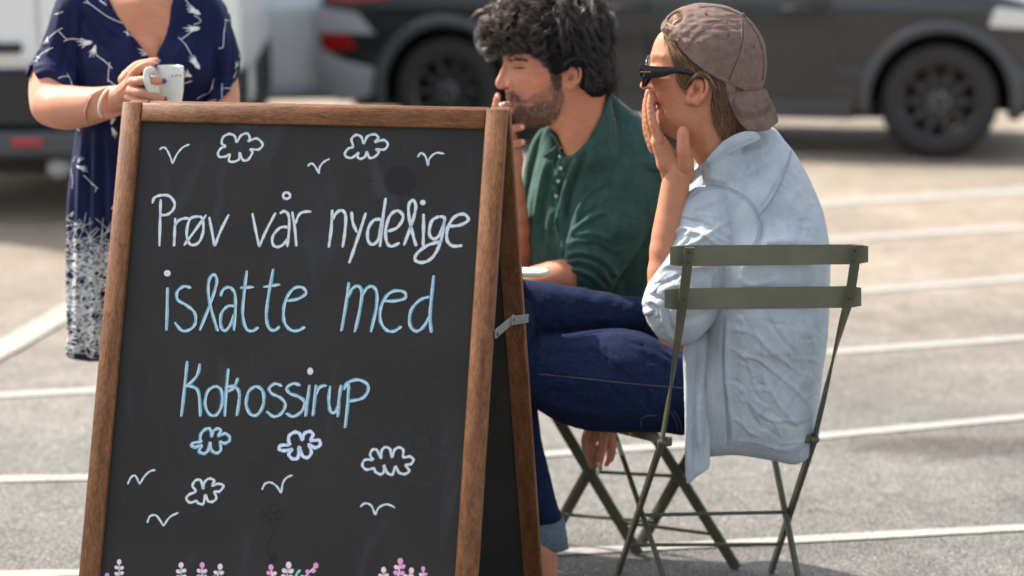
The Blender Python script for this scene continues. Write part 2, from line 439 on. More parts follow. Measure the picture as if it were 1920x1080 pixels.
# ------------------------------------------------------------------ materials
def mat(name, base, rough=.6, noise=None, bump=None, bump2=None, attr=False, metal=0, spec=.5, sss=0, sheen=0, coat=0, coords='Object', stretch=(1, 1, 1)):
    m = bpy.data.materials.new(name); m.use_nodes = True; nt = m.node_tree; N = nt.nodes; L = nt.links; b = N['Principled BSDF']
    b.inputs['Base Color'].default_value = (*base, 1); b.inputs['Roughness'].default_value = rough; b.inputs['Metallic'].default_value = metal
    b.inputs['Specular IOR Level'].default_value = spec
    if sss: b.inputs['Subsurface Weight'].default_value = sss; b.inputs['Subsurface Radius'].default_value = (.012, .004, .002); b.inputs['Subsurface Scale'].default_value = 1.0
    if sheen: b.inputs['Sheen Weight'].default_value = sheen; b.inputs['Sheen Roughness'].default_value = .5
    if coat: b.inputs['Coat Weight'].default_value = coat; b.inputs['Coat Roughness'].default_value = .08
    tc = N.new('ShaderNodeTexCoord'); mp = N.new('ShaderNodeMapping'); mp.inputs['Scale'].default_value = stretch; L.new(tc.outputs[coords], mp.inputs[0])
    src = None
    if attr:
        a = N.new('ShaderNodeAttribute'); a.attribute_name = 'Col'; src = a.outputs['Color']
        if not noise: L.new(src, b.inputs['Base Color'])
    if noise:
        sc, col2, lo, hi = noise[:4]; n = N.new('ShaderNodeTexNoise'); n.inputs['Scale'].default_value = sc; n.inputs['Detail'].default_value = noise[4] if len(noise) > 4 else 5
        L.new(mp.outputs[0], n.inputs['Vector']); r = N.new('ShaderNodeMapRange'); r.inputs['From Min'].default_value = lo; r.inputs['From Max'].default_value = hi
        L.new(n.outputs['Fac'], r.inputs[0]); x = N.new('ShaderNodeMix'); x.data_type = 'RGBA'; L.new(r.outputs[0], x.inputs['Factor'])
        if src is not None: 
            L.new(src, x.inputs['A']); x.blend_type = 'MULTIPLY'; x.inputs['B'].default_value = (*col2, 1)
        else: x.inputs['A'].default_value = (*base, 1); x.inputs['B'].default_value = (*col2, 1)
        L.new(x.outputs['Result'], b.inputs['Base Color'])
    prev = None
    for bp in (bump, bump2):
        if not bp: continue
        sc, st, dist = bp[:3]; n = N.new('ShaderNodeTexNoise'); n.inputs['Scale'].default_value = sc; n.inputs['Detail'].default_value = bp[3] if len(bp) > 3 else 3
        if len(bp) > 4: n.inputs['Distortion'].default_value = bp[4]
        L.new(mp.outputs[0], n.inputs['Vector']); q = N.new('ShaderNodeBump'); q.inputs['Strength'].default_value = st; q.inputs['Distance'].default_value = dist
        L.new(n.outputs['Fac'], q.inputs['Height'])
        if prev: L.new(prev.outputs[0], q.inputs['Normal'])
        prev = q
    if prev: L.new(prev.outputs[0], b.inputs['Normal'])
    return m
def srgb(r, g, b):
    return tuple(((c/255)/12.92 if c/255 <= .04045 else ((c/255+.055)/1.055)**2.4) for c in (r, g, b))

# ------------------------------------------------------------------ ground and markings
def asphalt():
    m = bpy.data.materials.new('asphalt'); m.use_nodes = True; nt = m.node_tree; N = nt.nodes; L = nt.links; b = N['Principled BSDF']
    tc = N.new('ShaderNodeTexCoord')
    def noise(sc, det=4, dist=0, rough=.6):
        n = N.new('ShaderNodeTexNoise'); n.inputs['Scale'].default_value = sc; n.inputs['Detail'].default_value = det; n.inputs['Distortion'].default_value = dist
        n.inputs['Roughness'].default_value = rough; L.new(tc.outputs['Object'], n.inputs['Vector']); return n.outputs['Fac']
    def ramp(src, stops):
        r = N.new('ShaderNodeValToRGB'); e = r.color_ramp.elements
        e[0].position, e[0].color = stops[0][0], (*stops[0][1], 1); e[1].position, e[1].color = stops[-1][0], (*stops[-1][1], 1)
        for p, c in stops[1:-1]: q = e.new(p); q.color = (*c, 1)
        L.new(src, r.inputs[0]); return r.outputs[0]
    def mix(a, c, f, mode='MIX'):
        x = N.new('ShaderNodeMix'); x.data_type = 'RGBA'; x.blend_type = mode
        if hasattr(f, 'links'): L.new(f, x.inputs['Factor'])
        else: x.inputs['Factor'].default_value = f
        L.new(a, x.inputs['A']); L.new(c, x.inputs['B']); return x.outputs['Result']
    v = N.new('ShaderNodeTexVoronoi'); v.inputs['Scale'].default_value = 260; L.new(tc.outputs['Object'], v.inputs['Vector'])
    grain = ramp(v.outputs['Color'], [(0.0, (.045, .044, .042)), (.35, (.125, .121, .114)), (.7, (.215, .208, .197)), (1, (.44, .43, .41))])
    fine = ramp(noise(420, 3), [(.35, (.35, .35, .35)), (.65, (1.45, 1.43, 1.4))])
    c = mix(grain, fine, .8, 'MULTIPLY')
    patch = ramp(noise(.55, 5, .6), [(.35, (.82, .8, .78)), (.62, (1.22, 1.18, 1.12))]); c = mix(c, patch, 1, 'MULTIPLY')
    mid = ramp(noise(7, 6, .3), [(.3, (.82, .81, .8)), (.7, (1.15, 1.15, 1.15))]); c = mix(c, mid, 1, 'MULTIPLY')
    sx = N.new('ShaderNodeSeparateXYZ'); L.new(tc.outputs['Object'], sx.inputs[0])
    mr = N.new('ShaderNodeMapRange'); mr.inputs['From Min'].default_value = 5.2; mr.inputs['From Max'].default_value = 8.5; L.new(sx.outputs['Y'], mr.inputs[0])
    far_tint = N.new('ShaderNodeRGB'); far_tint.outputs[0].default_value = (1.75, 1.54, 1.32, 1); one = N.new('ShaderNodeRGB'); one.outputs[0].default_value = (.97, .99, 1.0, 1)  # ground turns paler and warmer with distance
    c = mix(c, mix(one.outputs[0], far_tint.outputs[0], mr.outputs[0]), 1, 'MULTIPLY')
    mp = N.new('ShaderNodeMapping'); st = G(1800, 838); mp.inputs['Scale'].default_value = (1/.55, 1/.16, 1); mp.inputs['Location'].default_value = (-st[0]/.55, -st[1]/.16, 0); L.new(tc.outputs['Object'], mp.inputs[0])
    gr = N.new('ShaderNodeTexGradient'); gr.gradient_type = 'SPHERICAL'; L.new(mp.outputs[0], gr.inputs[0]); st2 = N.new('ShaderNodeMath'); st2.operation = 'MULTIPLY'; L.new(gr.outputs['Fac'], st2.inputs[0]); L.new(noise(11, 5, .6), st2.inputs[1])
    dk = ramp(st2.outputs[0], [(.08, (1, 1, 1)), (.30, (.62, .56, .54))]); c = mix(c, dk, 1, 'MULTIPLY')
    crk = N.new('ShaderNodeTexVoronoi'); crk.feature = 'DISTANCE_TO_EDGE'; crk.inputs['Scale'].default_value = .55; vm = N.new('ShaderNodeVectorMath'); vm.operation = 'ADD'; nz = N.new('ShaderNodeTexNoise'); nz.inputs['Scale'].default_value = 2.2; nz.inputs['Detail'].default_value = 6
    L.new(tc.outputs['Object'], nz.inputs['Vector']); L.new(tc.outputs['Object'], vm.inputs[0]); L.new(nz.outputs['Color'], vm.inputs[1]); L.new(vm.outputs[0], crk.inputs['Vector']); c = mix(c, ramp(crk.outputs['Distance'], [(.0, (.55, .53, .5)), (.006, (1, 1, 1))]), .6, 'MULTIPLY')
    L.new(c, b.inputs['Base Color']); b.inputs['Roughness'].default_value = .85; b.inputs['Specular IOR Level'].default_value = .3
    q = N.new('ShaderNodeBump'); q.inputs['Strength'].default_value = .9; q.inputs['Distance'].default_value = .004
    L.new(v.outputs['Distance'], q.inputs['Height']); q.invert = True
    q2 = N.new('ShaderNodeBump'); q2.inputs['Strength'].default_value = .5; q2.inputs['Distance'].default_value = .002; L.new(noise(300, 3), q2.inputs['Height']); L.new(q.outputs[0], q2.inputs['Normal'])
    L.new(q2.outputs[0], b.inputs['Normal']); return m
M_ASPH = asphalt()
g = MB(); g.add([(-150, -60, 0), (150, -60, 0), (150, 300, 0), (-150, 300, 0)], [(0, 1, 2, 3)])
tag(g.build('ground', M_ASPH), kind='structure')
def worn_paint():
    m = bpy.data.materials.new('road_paint'); m.use_nodes = True; nt = m.node_tree; N = nt.nodes; L = nt.links; b = N['Principled BSDF']
    tc = N.new('ShaderNodeTexCoord'); n = N.new('ShaderNodeTexNoise'); n.inputs['Scale'].default_value = 60; n.inputs['Detail'].default_value = 6; n.inputs['Roughness'].default_value = .75
    L.new(tc.outputs['Object'], n.inputs['Vector']); r = N.new('ShaderNodeValToRGB'); e = r.color_ramp.elements
    e[0].position = .33; e[0].color = (.16, .155, .145, 1); e[1].position = .47; e[1].color = (.30, .288, .25, 1); q = e.new(.8); q.color = (.395, .375, .325, 1)
    L.new(n.outputs['Fac'], r.inputs[0]); L.new(r.outputs[0], b.inputs['Base Color']); b.inputs['Roughness'].default_value = .75
    p = N.new('ShaderNodeBump'); p.inputs['Strength'].default_value = .6; p.inputs['Distance'].default_value = .003
    n2 = N.new('ShaderNodeTexNoise'); n2.inputs['Scale'].default_value = 260; L.new(tc.outputs['Object'], n2.inputs['Vector']); L.new(n2.outputs['Fac'], p.inputs['Height']); L.new(p.outputs[0], b.inputs['Normal'])
    return m
M_PAINT = worn_paint()
def marking(pts, w, z=.004, m_=None):
    c = np.array([G(a, b) for a, b in pts]); q = []
    if pts[-1][0] >= 2400: c = np.vstack([c, c[-1]+(c[-1]-c[-2])/np.linalg.norm(c[-1]-c[-2])*3.5])
    for i in range(len(c)-1):
        for t in np.linspace(0, 1, 40, endpoint=False): q.append(c[i]*(1-t)+c[i+1]*t)
    q.append(c[-1]); q = np.array(q); t = np.gradient(q, axis=0); t /= np.linalg.norm(t, axis=1)[:, None]; s = np.stack([-t[:, 1], t[:, 0], 0*t[:, 0]], 1)
    j = 1+vnoise(q*23, 4)[:, None]*.10; v = np.empty((2*len(q), 3)); v[0::2] = q+s*w/2*j; v[1::2] = q-s*w/2*j; v[:, 2] = z
    m = MB(); m.add(v, [(2*i+1, 2*i, 2*i+2, 2*i+3)[::-1] for i in range(len(q)-1)])
    tag(m.build('parking_line', m_ or M_PAINT), kind='structure')
marking([(-400, 1087), (150, 1076), (1055, 1037), (1920, 991), (2400, 962)], .046)
marking([(-400, 907), (165, 897), (1039, 852), (1541, 819), (1920, 783), (2400, 735)], .055)
marking([(-400, 764), (178, 733), (1590, 659), (1920, 634), (2400, 600)], .068)
marking([(900, 612), (1620, 546), (1920, 522), (2400, 485)], .085)
marking([(900, 500), (1620, 445), (1920, 426), (2400, 398)], .12)
marking([(1150, 408), (1550, 381), (1920, 358), (2400, 330)], .17)
marking([(-260, 800), (0, 660), (122, 589), (330, 470)], .125, .008, mat('faded_road_paint', (.27, .25, .21), .85, noise=(18, (.34, .32, .27), .35, .7), bump=(260, .5, .003)))
M_KERB = mat('kerb_stone', (.34, .32, .29), .8, noise=(9, (.22, .21, .19), .3, .7), bump=(60, .4, .004))
k = MB(); k.box((-40, 16.0, -.2), (40, 16.25, .13), bev=.02); tag(k.build('kerb', M_KERB), kind='structure')
k = MB(); k.box((-40, 16.254, -.2), (40, 60, .125)); tag(k.build('pavement', mat('paving', (.36, .33, .29), .85, noise=(3, (.26, .24, .21), .3, .7), bump=(30, .4, .004))), kind='structure')

# ------------------------------------------------------------------ cars behind
M_TYRE = mat('tyre_rubber', (.018, .017, .016), .75, noise=(40, (.028, .026, .024), .4, .7), bump=(90, .3, .003))
M_RIM = mat('dark_alloy', (.045, .043, .042), .42, metal=.3)
M_BLACKPL = mat('black_trim_plastic', (.012, .012, .013), .6, bump=(200, .2, .001))
M_CLAD = mat('grey_cladding', (.050, .054, .056), .5, bump=(200, .2, .001))
M_GLASS = mat('tinted_glass', (.01, .012, .014), .06, coat=.5)
M_RED = mat('red_lens', (.35, .012, .012), .2, coat=.6)
M_AMBER = mat('amber_lens', (.55, .13, .02), .25, coat=.5)
M_LAMP = mat('headlight_lens', (.6, .6, .6), .12, coat=.6)
M_SILV = mat('silver_plastic', (.42, .43, .44), .42, metal=.2)
def wheel(root, mtx, R=.365, w=.24, spokes=10):
    """axle along local y, outer face at -y"""
    t = MB(); pr = [(R*.66, w/2-.01), (R*.70, w/2), (R*.9, w/2+.004), (R*.97, w/2-.02), (R, w/2-.06)]
    prof = [(r, -z) for r, z in pr]+[(r, z) for r, z in pr[::-1]]
    t.lathe(prof, (0, 0, 0), (0, 1, 0), 48)
    for s in (-1, 1):
        for i in range(48):
            a = 2*math.pi*i/48; c, d = math.cos(a), math.sin(a)
            t.tube([(R*1.002*c, s*.02, R*1.002*d), (R*1.002*math.cos(a+.05), s*(w/2-.03), R*1.002*math.sin(a+.05))], .006, 4)
    o = t.build('wheel', M_TYRE, root, True, matrix=mtx)
    r = MB(); r.lathe([(R*.665, w/2-.01), (R*.60, w/2-.03), (R*.60, -w/2+.05), (R*.66, -w/2+.012), (R*.685, -w/2+.004), (R*.665, -w/2-.004), (R*.60, -w/2+.012), (R*.59, -w/2+.05)], (0, 0, 0), (0, 1, 0), 48)
    r.lathe([(0, -w/2-.004), (.032, -w/2-.002), (.036, -w/2+.01), (.075, -w/2+.02), (.085, -w/2+.05), (.085, 0), (0, 0)], (0, 0, 0), (0, 1, 0), 24)
    r.lathe([(0, .02), (.17, .02), (.18, .03), (.18, .05), (0, .05)], (0, 0, 0), (0, 1, 0), 32)
    for i in range(spokes):
        a = 2*math.pi*i/spokes + (.16 if i % 2 else -.16)*0 ; c, d = math.cos(a), math.sin(a)
        r.bar((c*.06, -w/2+.03, d*.06), (c*R*.62, -w/2+.008, d*R*.62), .030, .03, (-d, 0, c))
    q = autosmooth(r.build('rim', M_RIM, None, True, matrix=mtx), 40); q.parent = o; q.matrix_parent_inverse = mtx.inverted()
    b = MB()
    for i in range(5):
        a = 2*math.pi*i/5; b.lathe([(0, -.006), (.008, -.005), (.009, .004)], (math.cos(a)*.052, -w/2+.014, math.sin(a)*.052), (0, 1, 0), 8)
    q = tag(b.build('wheel_nut', M_SILV, None, True, matrix=mtx), kind='stuff'); q.parent = o; q.matrix_parent_inverse = mtx.inverted()
def car(label, paint, origin, heading, axles, outline, Wfun, name, clad=M_CLAD, res=.03, extra=None, R=.365):
    root = thing(name, origin, label, 'car'); Mx = Matrix.Translation(origin) @ Matrix.Rotation(heading, 4, 'Z')
    o = np.array(outline); v = Vol((o[:, 0].min()-.1, -1.08, .1), (o[:, 0].max()+.1, 1.08, o[:, 1].max()+.1), res)
    X, Z = np.meshgrid(v.ax[0], v.ax[2], indexing='ij'); D2 = -poly_sdist(cat(o, 4, True), X, Z)
    W = Wfun(X, Z); Y = v.ax[1][None, :, None]
    v.D[:] = D2[:, None, :]; dw = np.abs(Y)-W[:, None, :]; k = .09; h = np.clip(.5-.5*(v.D-dw)/k, 0, 1); v.D = (v.D*(1-h)+dw*h+k*h*(1-h)).astype(np.float32)
    for ax in axles:
        for s in (-1, 1): v.cone((ax, s*.62, R), (ax, s*1.3, R), R+.07, R+.07, .03, 'sub')
    V, F = v.mesh(1); b = make_mesh('body', V, F, paint, root, True, matrix=Mx)
    for ax in axles:
        for s in (-1, 1):
            m = Mx @ Matrix.Translation((ax, s*.80, R)) @ (Matrix.Rotation(math.pi, 4, 'Z') if s > 0 else Matrix.Identity(4))
            wheel(root, m, R)
            a = MB(); c = []
            for i in range(25):
                t = math.radians(-12+204*i/24); r = R+.105
                xx, zz = ax+r*math.cos(t), R+r*math.sin(t); wy = float(Wfun(np.array([xx]), np.array([zz]))[0])
                c.append((xx, s*(wy+.006), zz))
            a.tube(c, .05, 8, flat=.9); a.build('arch_trim', clad, root, True, matrix=Mx)
    return root, Mx, Wfun
def side_patch(root, Mx, W, name, m, pts, s=-1, off=.006, th=.012, parent=None):
    """a panel that follows the car's flank: outline in (x, z)"""
    c = cat(pts, 4, True) if len(pts) > 4 else cat(pts, 2, True)*0+cat([p for p in pts for _ in (0,)], 2, True); mb = MB()
    if len(pts) <= 4: c = np.array([np.array(pts[i])*(1-t)+np.array(pts[(i+1) % len(pts)])*t for i in range(len(pts)) for t in (0, .25, .5, .75)])
    def y(a, b, e): return s*(float(W(np.array([a]), np.array([b]))[0])+e)
    xs = np.linspace(c[:, 0].min()+1e-4, c[:, 0].max()-1e-4, 17); nz = 5; v = []; f = []
    for x in xs:
        zs = []
        for i in range(len(c)):
            p, q = c[i], c[(i+1) % len(c)]
            if (p[0]-x)*(q[0]-x) <= 0 and p[0] != q[0]: zs.append(p[1]+(q[1]-p[1])*(x-p[0])/(q[0]-p[0]))
        z0, z1 = (min(zs), max(zs)) if zs else (c[:, 1].mean(),)*2
        for k in range(nz): z = z0+(z1-z0)*k/(nz-1); v.append((x, y(x, z, off), z))
        for k in (nz-1, 0): z = z0+(z1-z0)*k/(nz-1); v.append((x, y(x, z, off-th-.03), z))
    m_ = nz+2
    for i in range(len(xs)-1):
        for k in range(m_-1): q = (i*m_+k, (i+1)*m_+k, (i+1)*m_+k+1, i*m_+k+1); f.append(q if s < 0 else q[::-1])
    f.append(tuple(range(m_))); f.append(tuple((len(xs)-1)*m_+k for k in range(m_))[::-1])
    mb.add(v, f); o = autosmooth(mb.build(name, m, root, False, matrix=Mx), 40)
    return o
M_SUV = mat('charcoal_car_paint', (.018, .019, .020), .32, metal=.1, coat=.45)
suv_out = [(.03, .48), (.0, .72), (.05, 1.02), (.2, 1.3), (.7, 1.64), (1.5, 1.72), (2.6, 1.66), (3.45, 1.18), (4.5, 1.03), (4.85, .85), (4.92, .52), (4.75, .30), (4.0, .24), (1.0, .24), (.2, .3)]
def suvW(x, z):
    x = np.asarray(x, float); z = np.asarray(z, float)
    return .94-.22*np.clip((z-1.02)/.65, 0, 1.2)**1.3-.05*np.clip((.6-z)/.4, 0, 1)**2-.16*np.clip((.55-x)/.55, 0, 1.3)**2-.14*np.clip((x-4.35)/.55, 0, 1.3)**2+.012*np.exp(-((z-.93)/.05)**2)-.018*np.exp(-((z-.62)/.12)**2)
hd = math.atan2(-.67, 3.12); c_, s_ = math.cos(hd), math.sin(hd)
ax0 = .95; org = (-.43-(ax0*c_+.92*s_), 12.42-(ax0*s_-.92*c_), 0)
suv, MX, W_ = car('charcoal grey family car with black wheels parked broadside behind the two seated men', M_SUV, org, hd, (.95, 4.14), suv_out, suvW, 'parked_car')
for s in (-1, 1):
    side_patch(suv, MX, W_, 'window', M_GLASS, [(.75, 1.12), (.95, 1.48), (1.6, 1.53), (1.95, 1.12)], s)
    side_patch(suv, MX, W_, 'window', M_GLASS, [(2.0, 1.12), (1.98, 1.53), (2.6, 1.50), (3.25, 1.12)], s)
    side_patch(suv, MX, W_, 'door_panel', M_SUV, [(1.55, .42), (1.5, 1.05), (2.32, 1.06), (2.34, .42)], s, .008)
    side_patch(suv, MX, W_, 'door_panel', M_SUV, [(2.36, .42), (2.34, 1.06), (3.42, 1.03), (3.5, .5), (3.4, .42)], s, .008)
    side_patch(suv, MX, W_, 'sill', M_CLAD, [(1.46, .24), (1.46, .38), (3.6, .38), (3.6, .24)], s, .02, .03)
    side_patch(suv, MX, W_, 'taillight', M_RED, [(.12, .96), (.10, 1.06), (.42, 1.08), (.62, 1.03), (.5, .97)], s, .012)
    side_patch(suv, MX, W_, 'reflector', M_RED, [(.06, .62), (.05, .73), (.26, .74), (.32, .64)], s, .02, .02)
    side_patch(suv, MX, W_, 'bumper_corner', M_SILV, [(.05, .36), (.0, .63), (.22, .56), (.48, .50), (.47, .36), (.2, .28)], s, .012, .02)
    side_patch(suv, MX, W_, 'painted_highlight', M_SILV, [(.01, .74), (.02, .92), (.34, .88), (.46, .74)], s, .008, .02)  # silver panel standing in for a highlight on the body above the bumper
    side_patch(suv, MX, W_, 'headlight', M_LAMP, [(4.42, .84), (4.45, .96), (4.75, .93), (4.8, .82)], s, .012)
    for xx in (2.05, 3.15):
        h = MB(); h.tube([(xx, s*.985, .93), (xx+.06, s*1.0, .94), (xx+.2, s*1.0, .94), (xx+.25, s*.985, .93)], .014, 6); h.build('door_handle', M_BLACKPL, suv, True, matrix=MX)
mb = MB(); mb.box((.2, -.6, .22), (4.5, .6, .34)); mb.build('underbody', M_BLACKPL, suv, matrix=MX)
# pale car far left between the van and the dark car
M_PALE = mat('pale_silver_paint', (.50, .54, .57), .3, metal=.3, coat=.5)
pale, MP, W2 = car('pale silver car parked far behind, between the white van and the dark car', M_PALE, (-3.95, 13.6, 0), math.radians(8), (.9, 3.4),
    [(.03, .45), (.0, .7), (.1, .95), (.6, 1.35), (1.5, 1.45), (2.4, 1.38), (3.0, 1.0), (3.9, .88), (4.2, .7), (4.25, .45), (4.1, .26), (.3, .26)],
    lambda x, z: .86-.2*np.clip((z-.9)/.55, 0, 1.2)**1.3-.12*np.clip((.5-x)/.5, 0, 1.3)**2-.12*np.clip((x-3.7)/.5, 0, 1.3)**2, 'parked_car', clad=M_BLACKPL, R=.31)
for s in (-1, 1):
    side_patch(pale, MP, W2, 'window', M_GLASS, [(.7, .98), (.9, 1.27), (1.8, 1.3), (1.85, .98)], s)
    side_patch(pale, MP, W2, 'window', M_GLASS, [(1.9, .98), (1.9, 1.3), (2.3, 1.25), (2.75, .98)], s)
# ---- van
M_VAN = mat('white_van_paint', (.74, .74, .70), .35, coat=.4, noise=(2.5, (.68, .68, .64), .35, .7))
vy = 9.3; vx1 = -1.35; vx0 = vx1-1.98
van = thing('parked_van', ((vx0+vx1)/2, vy, 0), 'white van with black rear bumper and red reflector parked behind the standing woman', 'van')
v = Vol((vx0-.1, vy-.15, .3), (vx1+.1, vy+4.9, 2.25), .04)
X = v.ax[0][:, None, None]; Y = v.ax[1][None, :, None]; Z = v.ax[2][None, None, :]
hw = .99-.10*np.clip((Z-1.0)/1.1, 0, 1)**1.5; dx = np.abs(X-(vx0+vx1)/2)-hw; dy = np.maximum(vy+.03*np.clip((Z-.8)/1.2, 0, 1)-Y, Y-(vy+4.6-1.2*np.clip((Z-1.05)/.9, 0, 1))); dz = np.maximum(.42-Z, Z-2.08)
r_ = .10; q = np.sqrt(np.maximum(dx+r_, 0)**2+np.maximum(dy+r_, 0)**2+np.maximum(dz+r_, 0)**2)-r_; q = np.where((dx+r_ < 0) & (dy+r_ < 0) & (dz+r_ < 0), np.maximum(np.maximum(dx, dy), dz), q); v.D[:] = q
for yy in (vy+.85, vy+3.9):
    for xs in (vx0, vx1): v.cone((xs-.2, yy, .34), (xs+.2, yy, .34), .41, .41, .02, 'sub')
V, F = v.mesh(1); make_mesh('body', V, F, M_VAN, van)
xm = (vx0+vx1)/2
for a, b in ((vx0+.06, xm-.006), (xm+.006, vx1-.06)):
    mb = MB(); mb.box((a, vy-.022, .80), (b, vy+.03, 1.98), bev=.012); d = mb.build('rear_door', M_VAN, van)
    mb = MB(); mb.box((a+.14, vy-.03, 1.3), (b-.14, vy-.01, 1.78), bev=.006); w = mb.build('window', M_GLASS, van)
mb = MB(); mb.box((-2.62, vy-.06, .85), (-2.42, vy-.02, .90), bev=.01); mb.build('door_handle', M_BLACKPL, van)
mb = MB(); mb.box((vx0+.005, vy-.05, .46), (vx1-.005, vy+.35, .775), bev=.04); autosmooth(mb.build('bumper', M_BLACKPL, van))
mb = MB(); mb.box((vx0-.01, vy-.10, .33), (vx1+.01, vy+.3, .465), bev=.03); autosmooth(mb.build('bumper_step', M_CLAD, van))
mb = MB(); mb.box((-2.48, vy-.115, .395), (-2.33, vy-.095, .435), bev=.005); mb.build('reflector', M_RED, van)
mb = MB(); mb.box((-1.43, vy-.06, .655), (-1.375, vy-.045, .705), bev=.005); mb.build('marker_light', M_AMBER, van)
mb = MB(); mb.tube([(-2.28, vy+.02, .27), (-2.28, vy+.5, .27)], .055, 16); mb.tube([(-2.28, vy+.5, .27), (-2.2, vy+1.6, .3)], .09, 16); mb.build('exhaust', M_SILV, van, True)
mb = MB(); mb.box((vx0+.12, vy+.2, .22), (vx1-.12, vy+4.3, .44)); mb.build('underbody', M_BLACKPL, van)
for yy in (vy+.85, vy+3.9):
    for xs, ang in ((vx0+.17, -math.pi/2), (vx1-.17, math.pi/2)):
        wheel(van, Matrix.Translation((xs, yy, .34)) @ Matrix.Rotation(ang, 4, 'Z'), .34)

for s_ in (vx0, vx1):
    mb = MB(); mb.box((s_-.012, vy+.02, .34), (s_+.012, vy+.42, .76), bev=.01); mb.box((s_-.012, vy+1.3, .36), (s_+.012, vy+3.45, .70), bev=.01); tag(mb.build('side_cladding', M_BLACKPL, van), kind='stuff')
van.rotation_euler.z = math.radians(5.1)
# ------------------------------------------------------------------ sandwich board
def wood(name, vertical):
    m = bpy.data.materials.new(name); m.use_nodes = True; nt = m.node_tree; N = nt.nodes; L = nt.links; b = N['Principled BSDF']
    tc = N.new('ShaderNodeTexCoord'); mp = N.new('ShaderNodeMapping'); s = (1, 1, .22) if vertical else (.22, 1, 1); mp.inputs['Scale'].default_value = s
    oi = N.new('ShaderNodeObjectInfo'); va = N.new('ShaderNodeVectorMath'); va.operation = 'ADD'; L.new(tc.outputs['Object'], va.inputs[0]); L.new(oi.outputs['Random'], va.inputs[1]); L.new(va.outputs[0], mp.inputs[0])
    def noise(sc, det, dist=0):
        n = N.new('ShaderNodeTexNoise'); n.inputs['Scale'].default_value = sc; n.inputs['Detail'].default_value = det; n.inputs['Distortion'].default_value = dist; L.new(mp.outputs[0], n.inputs['Vector']); return n
    def ramp(src, st):
        r = N.new('ShaderNodeValToRGB'); e = r.color_ramp.elements; e[0].position, e[0].color = st[0][0], (*st[0][1], 1); e[1].position, e[1].color = st[-1][0], (*st[-1][1], 1)
        for p, c in st[1:-1]: q = e.new(p); q.color = (*c, 1)
        L.new(src.outputs['Fac'], r.inputs[0]); return r.outputs[0]
    a = ramp(noise(75, 7, 1.0), [(.3, (.105, .040, .0145)), (.5, (.155, .063, .023)), (.72, (.205, .090, .035))])
    c = ramp(noise(420, 3, .2), [(.38, (.62, .58, .54)), (.58, (1.12, 1.12, 1.12))])
    d = ramp(noise(9, 5, .8), [(.3, (.82, .8, .78)), (.7, (1.15, 1.14, 1.12))])
    def mul(x, y, f=1.0):
        k = N.new('ShaderNodeMix'); k.data_type = 'RGBA'; k.blend_type = 'MULTIPLY'; k.inputs['Factor'].default_value = f; L.new(x, k.inputs['A']); L.new(y, k.inputs['B']); return k.outputs['Result']
    # small knocks and pale nicks
    n4 = N.new('ShaderNodeTexNoise'); n4.inputs['Scale'].default_value = 46; n4.inputs['Detail'].default_value = 2; L.new(va.outputs[0], n4.inputs['Vector'])
    r4 = N.new('ShaderNodeMapRange'); r4.inputs['From Min'].default_value = .70; r4.inputs['From Max'].default_value = .76; L.new(n4.outputs['Fac'], r4.inputs[0])
    k = N.new('ShaderNodeMix'); k.data_type = 'RGBA'; L.new(r4.outputs[0], k.inputs['Factor']); L.new(mul(mul(a, c, .75), d), k.inputs['A']); k.inputs['B'].default_value = (.09, .04, .02, 1)
    L.new(k.outputs['Result'], b.inputs['Base Color']); b.inputs['Roughness'].default_value = .55; b.inputs['Specular IOR Level'].default_value = .22
    q = N.new('ShaderNodeBump'); q.inputs['Strength'].default_value = .35; q.inputs['Distance'].default_value = .0012; L.new(noise(330, 4).outputs['Fac'], q.inputs['Height']); L.new(q.outputs[0], b.inputs['Normal'])
    return m
M_WOODV, M_WOODH = wood('stained_wood_upright', True), wood('stained_wood_rail', False)
def slate():
    m = bpy.data.materials.new('blackboard'); m.use_nodes = True; nt = m.node_tree; N = nt.nodes; L = nt.links; b = N['Principled BSDF']; tc = N.new('ShaderNodeTexCoord')
    def noise(sc, det, dist=0, st=(1, 1, 1)):
        mp = N.new('ShaderNodeMapping'); mp.inputs['Scale'].default_value = st; L.new(tc.outputs['Object'], mp.inputs[0])
        n = N.new('ShaderNodeTexNoise'); n.inputs['Scale'].default_value = sc; n.inputs['Detail'].default_value = det; n.inputs['Distortion'].default_value = dist; L.new(mp.outputs[0], n.inputs['Vector']); return n.outputs['Fac']
    def rng(src, a, c):
        r = N.new('ShaderNodeMapRange'); r.inputs['From Min'].default_value = a; r.inputs['From Max'].default_value = c; L.new(src, r.inputs[0]); return r.outputs[0]
    def mixc(a, f, c):
        x = N.new('ShaderNodeMix'); x.data_type = 'RGBA'; L.new(f, x.inputs['Factor'])
        if isinstance(a, tuple): x.inputs['A'].default_value = (*a, 1)
        else: L.new(a, x.inputs['A'])
        x.inputs['B'].default_value = (*c, 1); return x.outputs['Result']
    c = mixc((.0156, .0143, .0128), rng(noise(3.2, 6, 1.4), .35, .75), (.0220, .0205, .0188))
    c = mixc(c, rng(noise(6, 7, 2.2, (1, 1, .45)), .58, .86), (.040, .041, .042))
    c = mixc(c, rng(noise(140, 3), .62, .9), (.034, .034, .034))
    L.new(c, b.inputs['Base Color']); b.inputs['Roughness'].default_value = .7; b.inputs['Specular IOR Level'].default_value = .28
    q = N.new('ShaderNodeBump'); q.inputs['Strength'].default_value = .25; q.inputs['Distance'].default_value = .0006; L.new(noise(300, 3), q.inputs['Height']); L.new(q.outputs[0], b.inputs['Normal'])
    return m
M_SLATE = slate()
M_STEEL = mat('zinc_plate', (.30, .31, .30), .45, metal=.7, noise=(60, (.22, .22, .21), .4, .7))
M_BOLT = mat('dark_bolt', (.03, .03, .03), .5, metal=.5)
